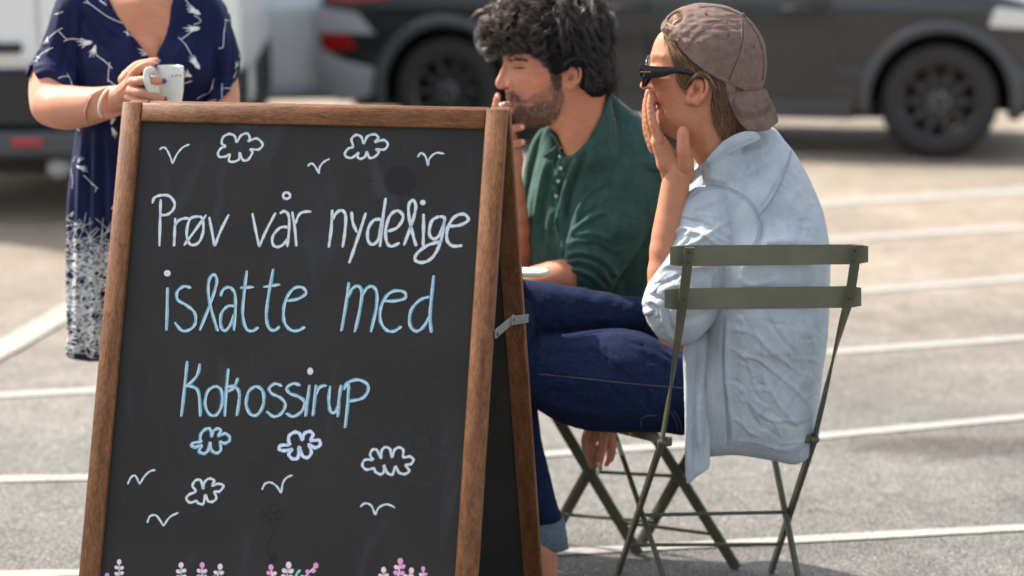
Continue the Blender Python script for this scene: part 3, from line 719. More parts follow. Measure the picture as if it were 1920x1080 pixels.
B_TR = Vector((-.0102, 3.40, 1.1727)); YAW = .18876; LEN = 1.243; BW = .742
a_ = Vector((math.cos(YAW), -math.sin(YAW), 0)); dnF = Vector((-.06223, -.32576, -.94340)).normalized(); upF = -dnF
nF = a_.cross(upF).normalized()          # outward, towards the viewer
if nF.y > 0: nF = -nF
O_F = B_TR-a_*BW
MF = Matrix((( a_.x, -nF.x, upF.x, O_F.x), (a_.y, -nF.y, upF.y, O_F.y), (a_.z, -nF.z, upF.z, O_F.z), (0, 0, 0, 1)))
board = thing('sandwich_board', (O_F.x+.37, O_F.y, 0), 'folding wooden sandwich board with chalked words, clouds and flowers on its blackboard', 'sandwich board')
SW = .0385; TH = .021
def frame(Mx, front):
    for x0, x1 in ((0, SW), (BW-SW, BW)):
        m = MB(); m.box((x0, 0, -LEN), (x1, TH, 0), bev=.0022); autosmooth(m.build('stile', M_WOODV, board, matrix=Mx), 50)
    for z0, z1 in ((-.0365, -.0006), (-LEN+.09, -LEN+.13)):
        m = MB(); m.box((SW+.0007, .0012, z0), (BW-SW-.0007, TH-.001, z1), bev=.0022); autosmooth(m.build('rail', M_WOODH, board, matrix=Mx), 50)
    m = MB(); m.box((SW-.004, .0095, -LEN+.125), (BW-SW+.004, .0145, -.033)); return m.build('blackboard_panel', M_SLATE, board, matrix=Mx)
panel = frame(MF, True)
dnR = Vector((-dnF.x, -dnF.y, dnF.z)); upR = -dnR; nR = Vector((-nF.x, -nF.y, nF.z))
O_R = O_F-nF*TH*0+Vector((-nF.x, -nF.y, 0)).normalized()*.0455
MR_ = Matrix((( a_.x, -nR.x, upR.x, O_R.x), (a_.y, -nR.y, upR.y, O_R.y), (a_.z, -nR.z, upR.z, O_R.z), (0, 0, 0, 1)))
MR_ = MR_ @ Matrix.Diagonal((1, 1, 1, 1))
frame(MR_, False)
for xo in (.12, BW-.12):
    m = MB(); pa = O_F+a_*xo+Vector((-nF.x, -nF.y, 0)).normalized()*.034+Vector((0, 0, -.016)); m.bar(pa+a_*-.03, pa+a_*.03, .034, .0025, Vector((-nF.x, -nF.y, 0)).normalized()); m.build('hinge', M_STEEL, board)
# stay bracket on the right edge
def fpt(x, s, e=0): return O_F+a_*x+dnF*s-nF*e
def rpt(x, s, e=0): return O_R+a_*x+dnR*s-nR*e
m = MB(); A = fpt(BW+.004, .412, .012); Bq = rpt(BW+.004, .452, .010); Mi = (A+Bq)/2+Vector((0, 0, .012))
m.bar(A, Mi+(Bq-A)*.06, .017, .0025, (0, 0, 1)); m.bar(Mi-(Bq-A)*.06+a_*.003, Bq+a_*.003, .017, .0025, (0, 0, 1)); m.build('stay_bracket', M_STEEL, board)
for p_ in (A, Mi, Bq):
    m = MB(); m.lathe([(0, .003), (.0028, .0025), (.0035, 0)], p_+a_*.003, a_, 10); m.build('rivet', M_BOLT, board, True)
# ---- chalk writing and drawings
M_CW = mat('white_chalk_marker', (.58, .64, .66), .9, noise=(420, (.30, .34, .36), .50, .72))
M_CB = mat('blue_chalk_marker', (.20, .46, .58), .9, noise=(420, (.10, .25, .33), .50, .72))
M_CL = mat('lilac_white_chalk_marker', (.60, .66, .80), .9, noise=(260, (.38, .42, .52), .45, .72))
M_CP = mat('pink_chalk_marker', (.78, .30, .52), .9, noise=(260, (.55, .2, .38), .45, .72))
M_CQ = mat('pale_pink_chalk_marker', (.80, .58, .62), .9, noise=(260, (.6, .42, .46), .45, .72))
M_CG = mat('mint_chalk_marker', (.22, .58, .46), .9, noise=(260, (.14, .4, .32), .45, .72))
M_GHD = mat('rubbed_out_dark', (.0142, .0136, .0130), .75, spec=.25)
M_GHL = mat('chalk_dust', (.031, .032, .032), .9, spec=.2)
CHK = [M_CW, M_CB, M_CL, M_CP, M_CQ, M_CG, M_GHD, M_GHL]
pl_o = O_F-nF*.0095; pl_n = nF
def onpanel(px, py, lift=.0004):
    r = Vector(ray(px, py)); o = Vector((0, 0, CAM_H)); t = (pl_o-o).dot(pl_n)/r.dot(pl_n); return o+r*t+pl_n*lift
rngc = random.Random(5)
def stroke(mb, pts, w=7.0, m=0, lift=.0004, *, dx=0, dy=0, closed=False, taper=True, nsub=7):
    c = cat(pts, nsub, closed)
    if closed: c = np.vstack([c, c[:1]])
    n = len(c); p = [onpanel(x+dx, y+dy, lift) for x, y in c]; v = []; f = []; sc = 3.3/FPX
    for i in range(n):
        t = (p[min(i+1, n-1)]-p[max(i-1, 0)])
        if t.length < 1e-9: t = a_.copy()
        s = t.normalized().cross(pl_n); e = min(i, n-1-i)
        ww = w*sc/2*(1+.13*math.sin(i*.9+pts[0][0])+rngc.uniform(-.06, .06))*(1 if closed or not taper else min(1, .62+.2*e))
        rl = 0; v += [p[i]+s*ww-pl_n*rl, p[i]+s*ww*.5+pl_n*rl, p[i]-s*ww*.5+pl_n*rl, p[i]-s*ww-pl_n*rl]
        if i:
            for q in range(3): o = (i-1)*4+q; f.append((o, o+4, o+5, o+1))
    mb.add(v, f, m)
def disc(mb, x, y, rx, ry, m, lift=.0006, a=0):
    n = 14; c = onpanel(x, y, lift+.0003); v = [c]
    for i in range(n):
        t = 2*math.pi*i/n; u, w = rx*math.cos(t), ry*math.sin(t); v.append(onpanel(x+u*math.cos(a)-w*math.sin(a), y+u*math.sin(a)+w*math.cos(a), lift))
    mb.add(v, [(0, 1+(i+1) % n, 1+i) for i in range(n)], m)
def chalk(name, mb):
    o = mb.build(name, CHK, None); o.parent = panel; o.matrix_parent_inverse = MF.inverted(); return o
def word(strokes, T, blue=False, dots=(), w=5.3, mb=None):
    mb = mb or MB()
    for s_ in strokes:
        if blue: 
            stroke(mb, T(s_), w, 1); stroke(mb, T(s_), w*.42, 0, .0009, dx=rngc.choice((-1.6, 1.5)), dy=.6)
        else: stroke(mb, T(s_), w, 0)
    for (x, y, rx, ry) in dots:
        q = T([(x, y)])[0]; disc(mb, q[0], q[1], rx, ry, 0)
    return mb
S1 = [[(158, 395), (155, 500), (152, 622)], [(118, 415), (128, 388), (160, 376), (200, 380), (225, 415), (215, 450), (185, 470), (150, 470)],
 [(228, 485), (225, 560), (222, 622)], [(226, 522), (245, 497), (275, 487), (298, 490)],
 [(345, 478), (300, 490), (283, 560), (300, 612), (340, 605), (363, 550), (360, 492), (345, 478)], [(378, 470), (320, 550), (270, 618)],
 [(392, 480), (405, 550), (418, 622)], [(418, 622), (450, 540), (487, 468)]]
for ii_, gi in enumerate([(0, 1), (2, 3), (4, 5), (6, 7)]):
    chalk('chalk_letter', word([S1[q] for q in gi], ZA, False, {}.get(ii_, ()), 5.4))
S2 = [[(600, 462), (615, 540), (633, 625)], [(633, 625), (665, 550), (712, 460)], [(732, 464), (755, 453), (775, 475), (777, 540), (768, 625)],
 [(772, 530), (735, 532), (700, 570), (698, 610), (720, 625), (750, 612), (772, 580)], [(792, 455), (805, 540), (812, 622)], [(806, 515), (825, 470), (850, 456), (884, 455)]]
for gi in ((0, 1), (2, 3), (4, 5)):
    mb = word([S2[q] for q in gi], ZA)
    if gi[0] == 2: stroke(mb, ZA([(765+17*math.cos(t), 378+15*math.sin(t)) for t in np.linspace(0, 2*math.pi, 9)[:-1]]), 5.0, 0, closed=True)
    chalk('chalk_letter', mb)
S3 = [[(985, 445), (980, 540), (968, 628)], [(983, 495), (1008, 458), (1035, 450), (1050, 480), (1045, 560), (1035, 628)], [(1078, 455), (1085, 510), (1105, 555)],
 [(1147, 460), (1112, 570), (1085, 650), (1066, 703)], [(1222, 492), (1185, 497), (1158, 540), (1158, 595), (1183, 613), (1210, 580), (1224, 490)], [(1243, 388), (1227, 500), (1215, 625)],
 [(1253, 550), (1300, 530), (1327, 480), (1300, 450), (1263, 475), (1243, 540), (1247, 600), (1270, 622), (1310, 605)],
 [(1330, 618), (1355, 550), (1381, 470), (1387, 420), (1370, 400), (1353, 430), (1358, 500), (1375, 570), (1390, 622)], [(1425, 465), (1425, 540), (1423, 622)],
 [(1500, 478), (1465, 500), (1453, 560), (1475, 587), (1505, 562), (1527, 490), (1500, 478)], [(1527, 490), (1510, 590), (1480, 660), (1440, 695), (1400, 698), (1383, 680), (1400, 650), (1450, 615), (1515, 598)],
 [(1550, 525), (1600, 520), (1641, 495), (1620, 467), (1575, 480), (1543, 530), (1538, 590), (1565, 620), (1612, 618)]]
for ii_, gi in enumerate([(0, 1), (2, 3), (4, 5), (6,), (7,), (8,), (9, 10), (11,)]):
    chalk('chalk_letter', word([S3[q] for q in gi], ZA, False, {5: [(1422, 411, 5.5, 5)]}.get(ii_, ()), 5.9))
S4 = [[(192, 820), (190, 920), (187, 1028)], [(303, 822), (270, 815), (238, 840), (240, 880), (280, 905), (320, 940), (325, 990), (300, 1022), (260, 1028), (225, 988)],
 [(345, 1028), (385, 930), (420, 830), (428, 780), (410, 758), (390, 790), (388, 850), (400, 920), (420, 990), (433, 1030)],
 [(445, 862), (460, 830), (490, 820), (515, 850), (518, 930), (510, 1028)], [(516, 910), (480, 912), (450, 950), (450, 1010), (470, 1028), (495, 1000), (512, 950)],
 [(573, 738), (560, 850), (553, 950), (570, 1018), (600, 1030), (628, 1012)], [(540, 822), (605, 818)], [(702, 730), (680, 850), (668, 950), (678, 1010), (705, 1028), (733, 1008)], [(652, 818), (732, 806)],
 [(765, 885), (820, 875), (858, 848), (840, 820), (800, 825), (765, 870), (750, 930), (755, 990), (785, 1025), (820, 1028), (852, 1010)]]
for ii_, gi in enumerate([(0,), (1,), (2,), (3, 4), (5, 6), (7, 8), (9,)]):
    chalk('chalk_letter', word([S4[q] for q in gi], ZA, True, {0: [(190, 752, 6.5, 6)]}.get(ii_, ()), 5.9))
S5 = [[(1066, 795), (1052, 900), (1030, 1030)], [(1058, 875), (1080, 830), (1108, 813), (1128, 840), (1120, 920), (1095, 1035)], [(1125, 865), (1150, 825), (1180, 816), (1200, 850), (1195, 930), (1170, 1035)],
 [(1230, 885), (1290, 885), (1337, 870), (1330, 842), (1280, 838), (1240, 870), (1216, 930), (1220, 990), (1250, 1028), (1285, 1030), (1318, 1008)],
 [(1455, 865), (1410, 880), (1366, 930), (1360, 1000), (1390, 1031), (1425, 1010), (1455, 960)], [(1475, 762), (1465, 860), (1457, 960), (1464, 1038)]]
for ii_, gi in enumerate([(0, 1, 2), (3,), (4, 5)]):
    chalk('chalk_letter', word([S5[q] for q in gi], ZA, True, {}.get(ii_, ()), 5.9))
S6 = [[(372, 90), (360, 210), (345, 345)], [(430, 103), (415, 160), (365, 210)], [(365, 205), (400, 210), (425, 240), (433, 345)], [(500, 205), (465, 230), (453, 290), (473, 335), (505, 338), (530, 290), (527, 225), (500, 205)],
 [(560, 125), (550, 230), (543, 345)], [(605, 168), (585, 215), (552, 232)], [(552, 212), (590, 208), (612, 245), (600, 343)], [(690, 205), (655, 230), (643, 290), (663, 335), (695, 337), (722, 290), (720, 230), (690, 205)],
 [(805, 205), (775, 195), (748, 215), (760, 240), (800, 260), (822, 290), (805, 330), (770, 346), (735, 322)], [(893, 203), (860, 194), (830, 215), (845, 240), (885, 255), (912, 280), (900, 320), (860, 346), (828, 330)],
 [(935, 200), (925, 270), (917, 345)], [(965, 200), (958, 270), (950, 343)], [(960, 248), (980, 212), (1010, 203)], [(1028, 205), (1022, 270), (1030, 322), (1050, 325), (1070, 288)], [(1080, 200), (1070, 270), (1065, 348)],
 [(1115, 195), (1110, 290), (1098, 398)], [(1090, 222), (1110, 190), (1155, 177), (1197, 195), (1202, 228), (1175, 262), (1115, 276)]]
for ii_, gi in enumerate([(0, 1, 2), (3,), (4, 5, 6), (7,), (8,), (9,), (10,), (11, 12), (13, 14), (15, 16)]):
    chalk('chalk_letter', word([S6[q] for q in gi], ZB, True, {6: [(937, 138, 5.5, 7)]}.get(ii_, ()), 5.9))
CL = [(ZA, [(470, 140), (452, 125), (460, 95), (490, 80), (515, 92), (525, 118), (545, 88), (575, 78), (588, 100), (582, 115), (620, 102), (650, 130), (630, 155), (592, 155), (600, 170), (580, 203), (555, 206), (538, 172), (535, 203), (505, 215), (487, 208), (490, 180), (468, 190), (440, 190), (435, 170), (450, 148)], 0),
 (ZA, [(1085, 140), (1078, 105), (1100, 85), (1125, 95), (1137, 125), (1155, 92), (1190, 82), (1207, 100), (1192, 118), (1235, 110), (1253, 132), (1235, 155), (1197, 155), (1210, 167), (1190, 190), (1165, 195), (1151, 168), (1143, 190), (1120, 200), (1107, 190), (1110, 172), (1080, 195), (1052, 190), (1047, 170), (1065, 150)], 0),
 (ZB, [(435, 462), (400, 468), (390, 478), (405, 488), (437, 480), (425, 505), (445, 517), (465, 505), (475, 467), (482, 500), (505, 515), (525, 500), (522, 465), (540, 470), (563, 460), (565, 440), (545, 425), (515, 435), (525, 412), (510, 402), (490, 415), (484, 438), (476, 405), (455, 405), (435, 425), (430, 452)], 1),
 (ZB, [(840, 475), (800, 480), (795, 497), (820, 503), (852, 498), (838, 520), (855, 540), (880, 535), (887, 487), (900, 525), (925, 535), (942, 510), (932, 475), (960, 490), (983, 475), (975, 455), (940, 455), (950, 430), (935, 415), (910, 425), (900, 452), (888, 425), (865, 418), (840, 435), (838, 460)], 2),
 (ZB, [(1225, 545), (1190, 545), (1177, 570), (1195, 590), (1230, 585), (1237, 600), (1260, 612), (1276, 600), (1277, 572), (1292, 605), (1315, 612), (1330, 577), (1347, 605), (1375, 610), (1392, 595), (1377, 570), (1400, 565), (1412, 545), (1395, 530), (1366, 533), (1365, 500), (1345, 488), (1325, 500), (1313, 532), (1303, 495), (1280, 488), (1265, 505), (1262, 537), (1243, 500), (1222, 500), (1213, 525)], 0),
 (ZB, [(410, 690), (380, 705), (367, 725), (385, 742), (413, 735), (422, 745), (445, 747), (455, 707), (467, 735), (490, 737), (505, 720), (497, 692), (520, 690), (538, 665), (515, 655), (487, 663), (495, 640), (470, 632), (450, 650), (444, 677), (433, 640), (410, 640), (395, 665)], 0)]
for T, c, mi in CL:
    mb = MB(); stroke(mb, T(c), 4.7 if mi == 0 else 6.2, mi, closed=True)
    if mi == 1: stroke(mb, T(c), 2.5, 0, .0009, dx=1.2, dy=-1, closed=True)
    chalk('chalk_cloud', mb)
for T, c in ((ZA, [(152, 157), (168, 145), (185, 153), (203, 188), (216, 225)]), (ZA, [(866, 236), (885, 222), (903, 238), (921, 272)]), (ZA, [(1397, 192), (1413, 172), (1435, 190), (1447, 235)]),
             (ZB, [(97, 658), (113, 625), (133, 620), (152, 658)]), (ZB, [(715, 683), (730, 655), (757, 650), (785, 670), (803, 700)]), (ZB, [(187, 836), (200, 805), (230, 803), (262, 850)]), (ZB, [(1167, 762), (1190, 745), (1218, 757), (1236, 800)])):
    mb = MB(); stroke(mb, T(c), 3.6, 0)
    e = {152: [(216, 225), (235, 180), (265, 145), (297, 131)], 866: [(921, 272), (925, 240), (945, 215), (973, 200)], 1397: [(1447, 235), (1453, 200), (1485, 172), (1525, 176)],
         97: [(152, 658), (175, 620), (200, 598), (225, 592)], 715: [(803, 700), (812, 650), (832, 625), (856, 617)], 187: [(262, 850), (290, 810), (330, 788)], 1167: [(1236, 800), (1253, 765), (1290, 750), (1327, 765)]}[c[0][0]]
    stroke(mb, T(e), 3.6, 0); chalk('chalk_bird', mb)
for (x, y, mi, lean, stem, big) in ((2, 1078, 3, 0, 5, 1), (58, 1015, 4, 0, 5, 1), (343, 1030, 4, .02, 5, 1.1), (440, 1030, 3, -.03, 7, 1.1), (523, 1037, 4, -.25, 5, 1.1), (757, 1040, 3, .1, 7, 1.1), (838, 1030, 4, -.15, 5, 1.25), (963, 1032, 3, -.9, 7, 1.1), (1275, 1052, 4, 0, 5, 1.1), (1352, 1012, 3, -.12, 7, 1.2), (1403, 1055, 4, -.5, 5, 1.1), (1457, 1047, 3, 0, 7, .9)):
    mb = MB(); X0, Y0 = ZB([(x, y)])[0]; H = 90
    stroke(mb, [(X0, Y0), (X0+lean*H*.5, Y0+H*.5), (X0+lean*H*.7, Y0+H)], 3, 5 if mi == 4 else 2)
    disc(mb, X0, Y0, 4.3*big, 5.2*big, mi)
    for j in range(1, 7):
        cx, cy = X0+lean*j*11, Y0+j*11
        for s in (-1, 1): disc(mb, cx+s*5.0*big, cy+rngc.uniform(-1, 1), 4.2*big, 3.4*big, mi if rngc.random() < .7 else 4, a=-s*.5)
    chalk('chalk_flower', mb)
mb = MB(); stroke(mb, ZB([(892, 1052), (878, 1066), (868, 1090)]), 5, 5); chalk('chalk_leaf', mb)
gh = MB(); x0, y0 = ZA([(1313, 305)])[0]; disc(gh, x0, y0, 31, 29, 6, .0001)
for a in np.linspace(0, 2*math.pi, 9)[:-1]: stroke(gh, [(x0+42*math.cos(a), y0+42*math.sin(a)), (x0+70*math.cos(a), y0+70*math.sin(a))], 2.0, 6, .0001)
x0, y0 = ZB([(1452, 462)])[0]; stroke(gh, [(x0+18*math.cos(a), y0+17*math.sin(a)) for a in np.linspace(0, 2*math.pi, 11)[:-1]], 3, 6, .0001, closed=True)
for a in np.linspace(.3, 2*math.pi+.3, 9)[:-1]: stroke(gh, [(x0+24*math.cos(a), y0+24*math.sin(a)), (x0+42*math.cos(a), y0+42*math.sin(a))], 2.2, 6, .0001)
x0, y0 = ZB([(760, 800)])[0]
for a in np.linspace(0, 2*math.pi, 6)[:-1]: stroke(gh, [(x0+13*math.cos(a)+8*math.cos(b), y0+13*math.sin(a)+8*math.sin(b)) for b in np.linspace(0, 2*math.pi, 8)[:-1]], 2.2, 6, .0001, closed=True)
stroke(gh, ZB([(775, 860), (755, 900), (742, 940), (748, 1000)]), 3, 6, .0001); disc(gh, *ZB([(768, 998)])[0], 8, 10, 6, .0001)
tag(chalk('rubbed_out_drawing', gh), kind='stuff')
gh = MB()
for T, c, w in ((ZA, [(30, 790), (200, 700), (400, 670), (620, 690)], 2.2), (ZA, [(900, 710), (1050, 745), (1250, 780)], 2.0), (ZA, [(60, 1040), (300, 1056), (620, 1050), (900, 1062)], 1.6), (ZB, [(1090, 640), (1300, 625), (1500, 660), (1590, 640)], 2.4),
                (ZB, [(620, 520), (720, 560), (760, 620)], 1.5), (ZB, [(870, 910), (950, 880), (1100, 700), (1130, 640)], 1.5), (ZB, [(665, 30), (668, 60), (673, 95)], 2.5), (ZB, [(668, 95), (664, 140)], 3.0), (ZB, [(1210, 0), (1208, 48)], 2.0), (ZB, [(1168, 40), (1165, 80)], 1.6), (ZB, [(850, 230), (848, 300)], 2.0), (ZB, [(836, 240), (838, 270)], 1.8), (ZB, [(832, 350), (830, 385)], 1.8), (ZB, [(470, 350), (468, 372)], 2), (ZA, [(1640, 170), (1652, 215), (1645, 250)], 4)):
    stroke(gh, T(c), w, 7, .0001)
tag(chalk('chalk_smear', gh), kind='stuff')

# ------------------------------------------------------------------ table and chairs
M_OLIVE_SHADED = mat('olive_steel_shaded', (.086, .085, .054), .42, noise=(14, (.062, .062, .040), .3, .7), bump=(220, .12, .0006), spec=.4)  # darkened olive: the shade on the chair legs is put into the colour
M_TOP = mat('pale_green_enamel', (.55, .60, .50), .35, bump=(40, .05, .001))
M_CHINA = mat('cream_stoneware', (.66, .65, .58), .22, coat=.5, noise=(30, (.60, .58, .50), .4, .7))
def strip(mb, pts, wides, w, th, n=4):
    """steel strap whose broad side turns along its length"""
    q = cat(np.column_stack([pts, wides]), n); p = q[:, :3]; wd = q[:, 3:6]; t = np.gradient(p, axis=0); v = []
    for i in range(len(p)):
        d = t[i]/np.linalg.norm(t[i]); x = wd[i]-d*(wd[i]@d); x /= np.linalg.norm(x); y = np.cross(d, x)
        for a, b in ((-.5, -.32), (-.42, -.5), (.42, -.5), (.5, -.32), (.5, .32), (.42, .5), (-.42, .5), (-.5, .32)): v.append(p[i]+x*w*a+y*th*b)
    N = len(p); f = [(i*8+k, i*8+(k+1) % 8, (i+1)*8+(k+1) % 8, (i+1)*8+k) for i in range(N-1) for k in range(8)]+[tuple(range(8))[::-1], tuple((N-1)*8+k for k in range(8))]
    mb.add(v, f)
def foot(a, x, z0=.0):
    a = np.array(a); x = np.array(x); return a+(x-a)*((a[2]-z0)/(a[2]-x[2]))
def one(name, root, fn, m=None, smooth=True):
    b = MB(); fn(b); o = b.build(name, m or M_OLIVE_SHADED, root)
    return autosmooth(o, 40) if smooth else o
table = thing('bistro_table', P(860, 700, 4.06), 'round pale green metal cafe table half hidden behind the sandwich board', 'table')
tc_ = P(905, 500, 4.06); tx, ty = P(972, 496, 4.06)[0]-.30, 4.06
one('tabletop', table, lambda b: b.lathe([(0, .748), (.285, .748), (.297, .746), (.30, .741), (.297, .735), (.285, .733), (0, .731)], (tx, ty, 0), n=72), M_TOP)
for s in (-1, 1):
    one('leg', table, lambda b: b.bar((tx-s*.24, ty+s*.02, .72), (tx+s*.25, ty+s*.02, .0), .022, .012, (0, 1, 0)))
    one('leg', table, lambda b: b.bar((tx+s*.02, ty-s*.24, .72), (tx+s*.02, ty+s*.25, .0), .022, .012, (1, 0, 0)))
one('cross_bar', table, lambda b: b.tube([(tx-.04, ty, .36), (tx+.04, ty, .36)], .007, 10))

b = MB(); q_ = P(1029, 495, 4.0); ol = []
for t in np.linspace(-math.pi/2, math.pi/2, 13): ol.append((q_[0]-.030+.030*math.cos(t), 4.0+.030*math.sin(t)))
for t in np.linspace(math.pi/2, 3*math.pi/2, 13): ol.append((q_[0]-.20+.030*math.cos(t), 4.0+.030*math.sin(t)))
n_ = len(ol); cx0 = sum(o[0] for o in ol)/n_
lv_ = [(.93, .7495), (1, .753), (1, .7585), (.97, .7605), (.90, .758)]
vv = [((o[0]-cx0)*s_+cx0, (o[1]-4.0)*s_+4.0, z) for s_, z in lv_ for o in ol]
b.add(vv, [(i*n_+k, i*n_+(k+1) % n_, (i+1)*n_+(k+1) % n_, (i+1)*n_+k) for i in range(4) for k in range(n_)]+[tuple(range(n_))[::-1], tuple(4*n_+k for k in range(n_))]); tag(b.build('serving_tray', M_TOP, None, True), 'narrow pale rounded tray poking out from behind the board at table height', 'tray')

# chair of the man in the cap: seen from behind
c1 = thing('folding_chair', P(1385, 1180, 4.0)*np.array([1, 1, 0]), 'olive metal folding chair seen from behind, with the man in the cap sitting on it', 'chair', 'folding chairs of the cafe')
HL, HR = P(1241, 828, 3.80), P(1527, 822, 3.80); XL, XR = P(1195, 966, 4.00), P(1482, 960, 4.00)
fwd = np.array([-.13, .99, 0]); fwd /= np.linalg.norm(fwd); lat = np.array([.99, .13, 0])
for H, X, top, mid, lowm in ((HL, XL, P(1293, 464, 3.655), P(1281, 560, 3.685), P(1262, 700, 3.75)), (HR, XR, P(1607, 460, 3.655), P(1594, 550, 3.685), P(1565, 662, 3.73))):
    ft = foot(H, X)
    low2 = H*.5+lowm*.5
    one('post', c1, lambda b: strip(b, np.array([top, mid, mid*.5+lowm*.5, lowm, low2, H]), np.array([lat, lat, lat*.85+fwd*.5, fwd*.9+lat*.45, fwd, fwd]), .0195, .0055, 8))
    one('leg', c1, lambda b: strip(b, np.array([H, X, ft]), np.array([fwd]*3), .019, .010))
    S_ = P(1150 if H is HL else 1441, 806, 4.17); rf = foot(S_, X+lat*.012*(1 if H is HL else -1))
    one('leg', c1, lambda b: strip(b, np.array([S_, X+lat*.012*(1 if H is HL else -1), rf]), np.array([fwd]*3), .019, .010))
    one('seat_rail', c1, lambda b: b.bar(H+np.array([0, 0, .004]), S_+np.array([0, 0, .004]), .018, .006, (0, 0, 1)))
    one('hinge_plate', c1, lambda b: b.box(H+lat*(.004 if H is HL else -.022)+np.array([0, -.004, -.010]), H+lat*(.022 if H is HL else -.004)+np.array([0, .004, .010]), bev=.003))
    one('hinge_bolt', c1, lambda b: b.lathe([(0, -.010), (.006, -.010), (.007, -.007), (.007, .007), (0, .010)], H+np.array([0, -.008, 0]), lat, 12), M_OLIVE_SHADED)
one('cross_rod', c1, lambda b: b.tube([XL, XR], .0042, 10))
one('cross_rod', c1, lambda b: b.tube([foot(HL, XL, .1), foot(HR, XR, .1)], .0042, 10))
SLn, SRn = P(1150, 806, 4.17), P(1441, 806, 4.17)
for i in range(7):
    t = .36+.64*i/6; a = HL*(1-t)+SLn*t; b_ = HR*(1-t)+SRn*t; a = a-lat*.018; b_ = b_+lat*.018; a[2] = b_[2] = .446
    o = one('seat_slat', c1, lambda b: b.bar(a, b_, .030, .005, fwd))
def slat(b, xa, xb, ytop, ybot, Yd, bow=.028, lean=.02):
    n = 26; v = []; tops = []
    for i in range(n+1):
        t = i/n; x = xa[0]*(1-t)+xb[0]*t; cz = 4*t*(1-t); r = min(1, min(t, 1-t)*n/1.4); ins = 3.5*(1-r)
        yt = (xa[1]*(1-t)+xb[1]*t)+ins; yb_ = (xa[2]*(1-t)+xb[2]*t)-ins
        v.append(P(x, yt, Yd+bow*cz)); v.append(P(x, yb_, Yd+lean+bow*cz)); v.append(P(x, yt, Yd+bow*cz+.0035)); v.append(P(x, yb_, Yd+lean+bow*cz+.0035))
    f = []
    for i in range(n):
        o = i*4; f += [(o, o+4, o+5, o+1), (o+2, o+3, o+7, o+6), (o, o+2, o+6, o+4), (o+1, o+5, o+7, o+3)]
    f += [(0, 1, 3, 2), (n*4, n*4+2, n*4+3, n*4+1)]; b.add(v, f)
M_OLIVE_LIT = mat('olive_steel_lit', (.150, .150, .104), .42, noise=(18, (.115, .115, .080), .3, .7), bump=(220, .12, .0006), spec=.4)  # lighter copy of the same olive steel, for the lit back slats
one('back_slat', c1, lambda b: slat(b, (1256, 460, 500), (1628, 458, 495), 0, 0, 3.665, .030, .010), M_OLIVE_LIT)
one('back_slat', c1, lambda b: slat(b, (1246, 541, 581), (1615, 536, 577), 0, 0, 3.69, .030, .010), M_OLIVE_LIT)
for (x, y, Yd) in ((1293, 474, 3.651), (1291, 493, 3.655), (1283, 563, 3.678), (1604, 471, 3.651), (1601, 490, 3.655), (1592, 560, 3.678)):
    one('rivet', c1, lambda b: b.lathe([(0, .004), (.0015, .0036), (.0023, .002), (.0023, 0)], P(x, y, Yd+.002), (0, -1, .1), 10), M_BOLT)

# chair of the man in green, partly visible under the table edge and the jeans
c2 = thing('folding_chair', P(1190, 1040, 4.33)*np.array([1, 1, 0]), 'olive metal folding chair whose crossed legs show under the blue jeans', 'chair', 'folding chairs of the cafe')
for cx, Yc, tA, tB in (((1105, 884), 4.36, (1050, 792), (1157, 792)), ((1274, 893), 4.29, (1236, 832), (1309, 832))):
    X = P(*cx, Yc); A = P(*tA, Yc+.03); Bt = P(*tB, Yc-.03)
    A = X+(A-X)*((.44-X[2])/(A[2]-X[2])); Bt = X+(Bt-X)*((.44-X[2])/(Bt[2]-X[2]))
    wd = (Bt-A); wd[2] = 0; wd /= np.linalg.norm(wd)
    fa, fb = foot(A, X), foot(Bt, X)
    if cx[0] == 1105: A0, B0, fa0, fb0, X0_ = A, Bt, fa, fb, X
    one('leg', c2, lambda b: strip(b, np.array([A, X, fa]), np.array([wd]*3), .028, .008))
    one('leg', c2, lambda b: strip(b, np.array([Bt, X+np.array([0, .01, 0]), fb]), np.array([wd]*3), .028, .008))
    one('seat_rail', c2, lambda b: b.bar(A, Bt, .018, .006, (0, 0, 1)))
    one('post', c2, lambda b: b.bar(Bt, Bt+wd*.13+np.array([0, 0, .12 if cx[0] == 1105 else .36]), .02, .006, (0, 1, 0)))
one('cross_rod', c2, lambda b: b.tube([X0_, X], .0045, 10))
one('cross_rod', c2, lambda b: b.tube([foot(A0, X0_, .075), foot(A, X, .075)], .0045, 10))
one('cross_rod', c2, lambda b: b.tube([foot(B0, X0_, .075), foot(Bt, X, .075)], .0045, 10))
for i in range(8):
    t = i/7; one('seat_slat', c2, lambda b: b.bar(A0*(1-t)+B0*t+np.array([0, 0, .008]), A*(1-t)+Bt*t+np.array([0, 0, .008]), .03, .005, (1, 0, 0)))

# ------------------------------------------------------------------ people: shared pieces
M_SKIN = mat('skin', (.5, .26, .17), .58, attr=True, noise=(220, (.90, .86, .84), .35, .7), bump=(420, .16, .0008), bump2=(110, .10, .0012), sss=.12, spec=.32)
M_HAIR = mat('hair', (.05, .04, .03), .38, attr=True, spec=.5)
M_HAIRB = mat('hair_mass', (.012, .010, .009), .9, attr=True, spec=.1, bump=(120, .8, .004))
M_SHIRT = mat('pale_blue_linen', (.40, .435, .465), .9, noise=(30, (.335, .37, .41), .35, .7, 9), bump=(34, .35, .006, 6, 2.0), bump2=(620, .45, .0009), sheen=.05, stretch=(1, 1, .8))
M_JEANS = mat('dark_blue_denim', (.0055, .0100, .036), .95, noise=(260, (.013, .026, .080), .45, .75, 4), bump=(14, .5, .008, 5, .8), bump2=(600, .35, .0008), spec=.2, stretch=(.7, 1, 1.2))
M_CUFF = mat('turned_up_denim', (.12, .15, .18), .9, noise=(200, (.07, .09, .12), .4, .7), bump=(500, .4, .001))
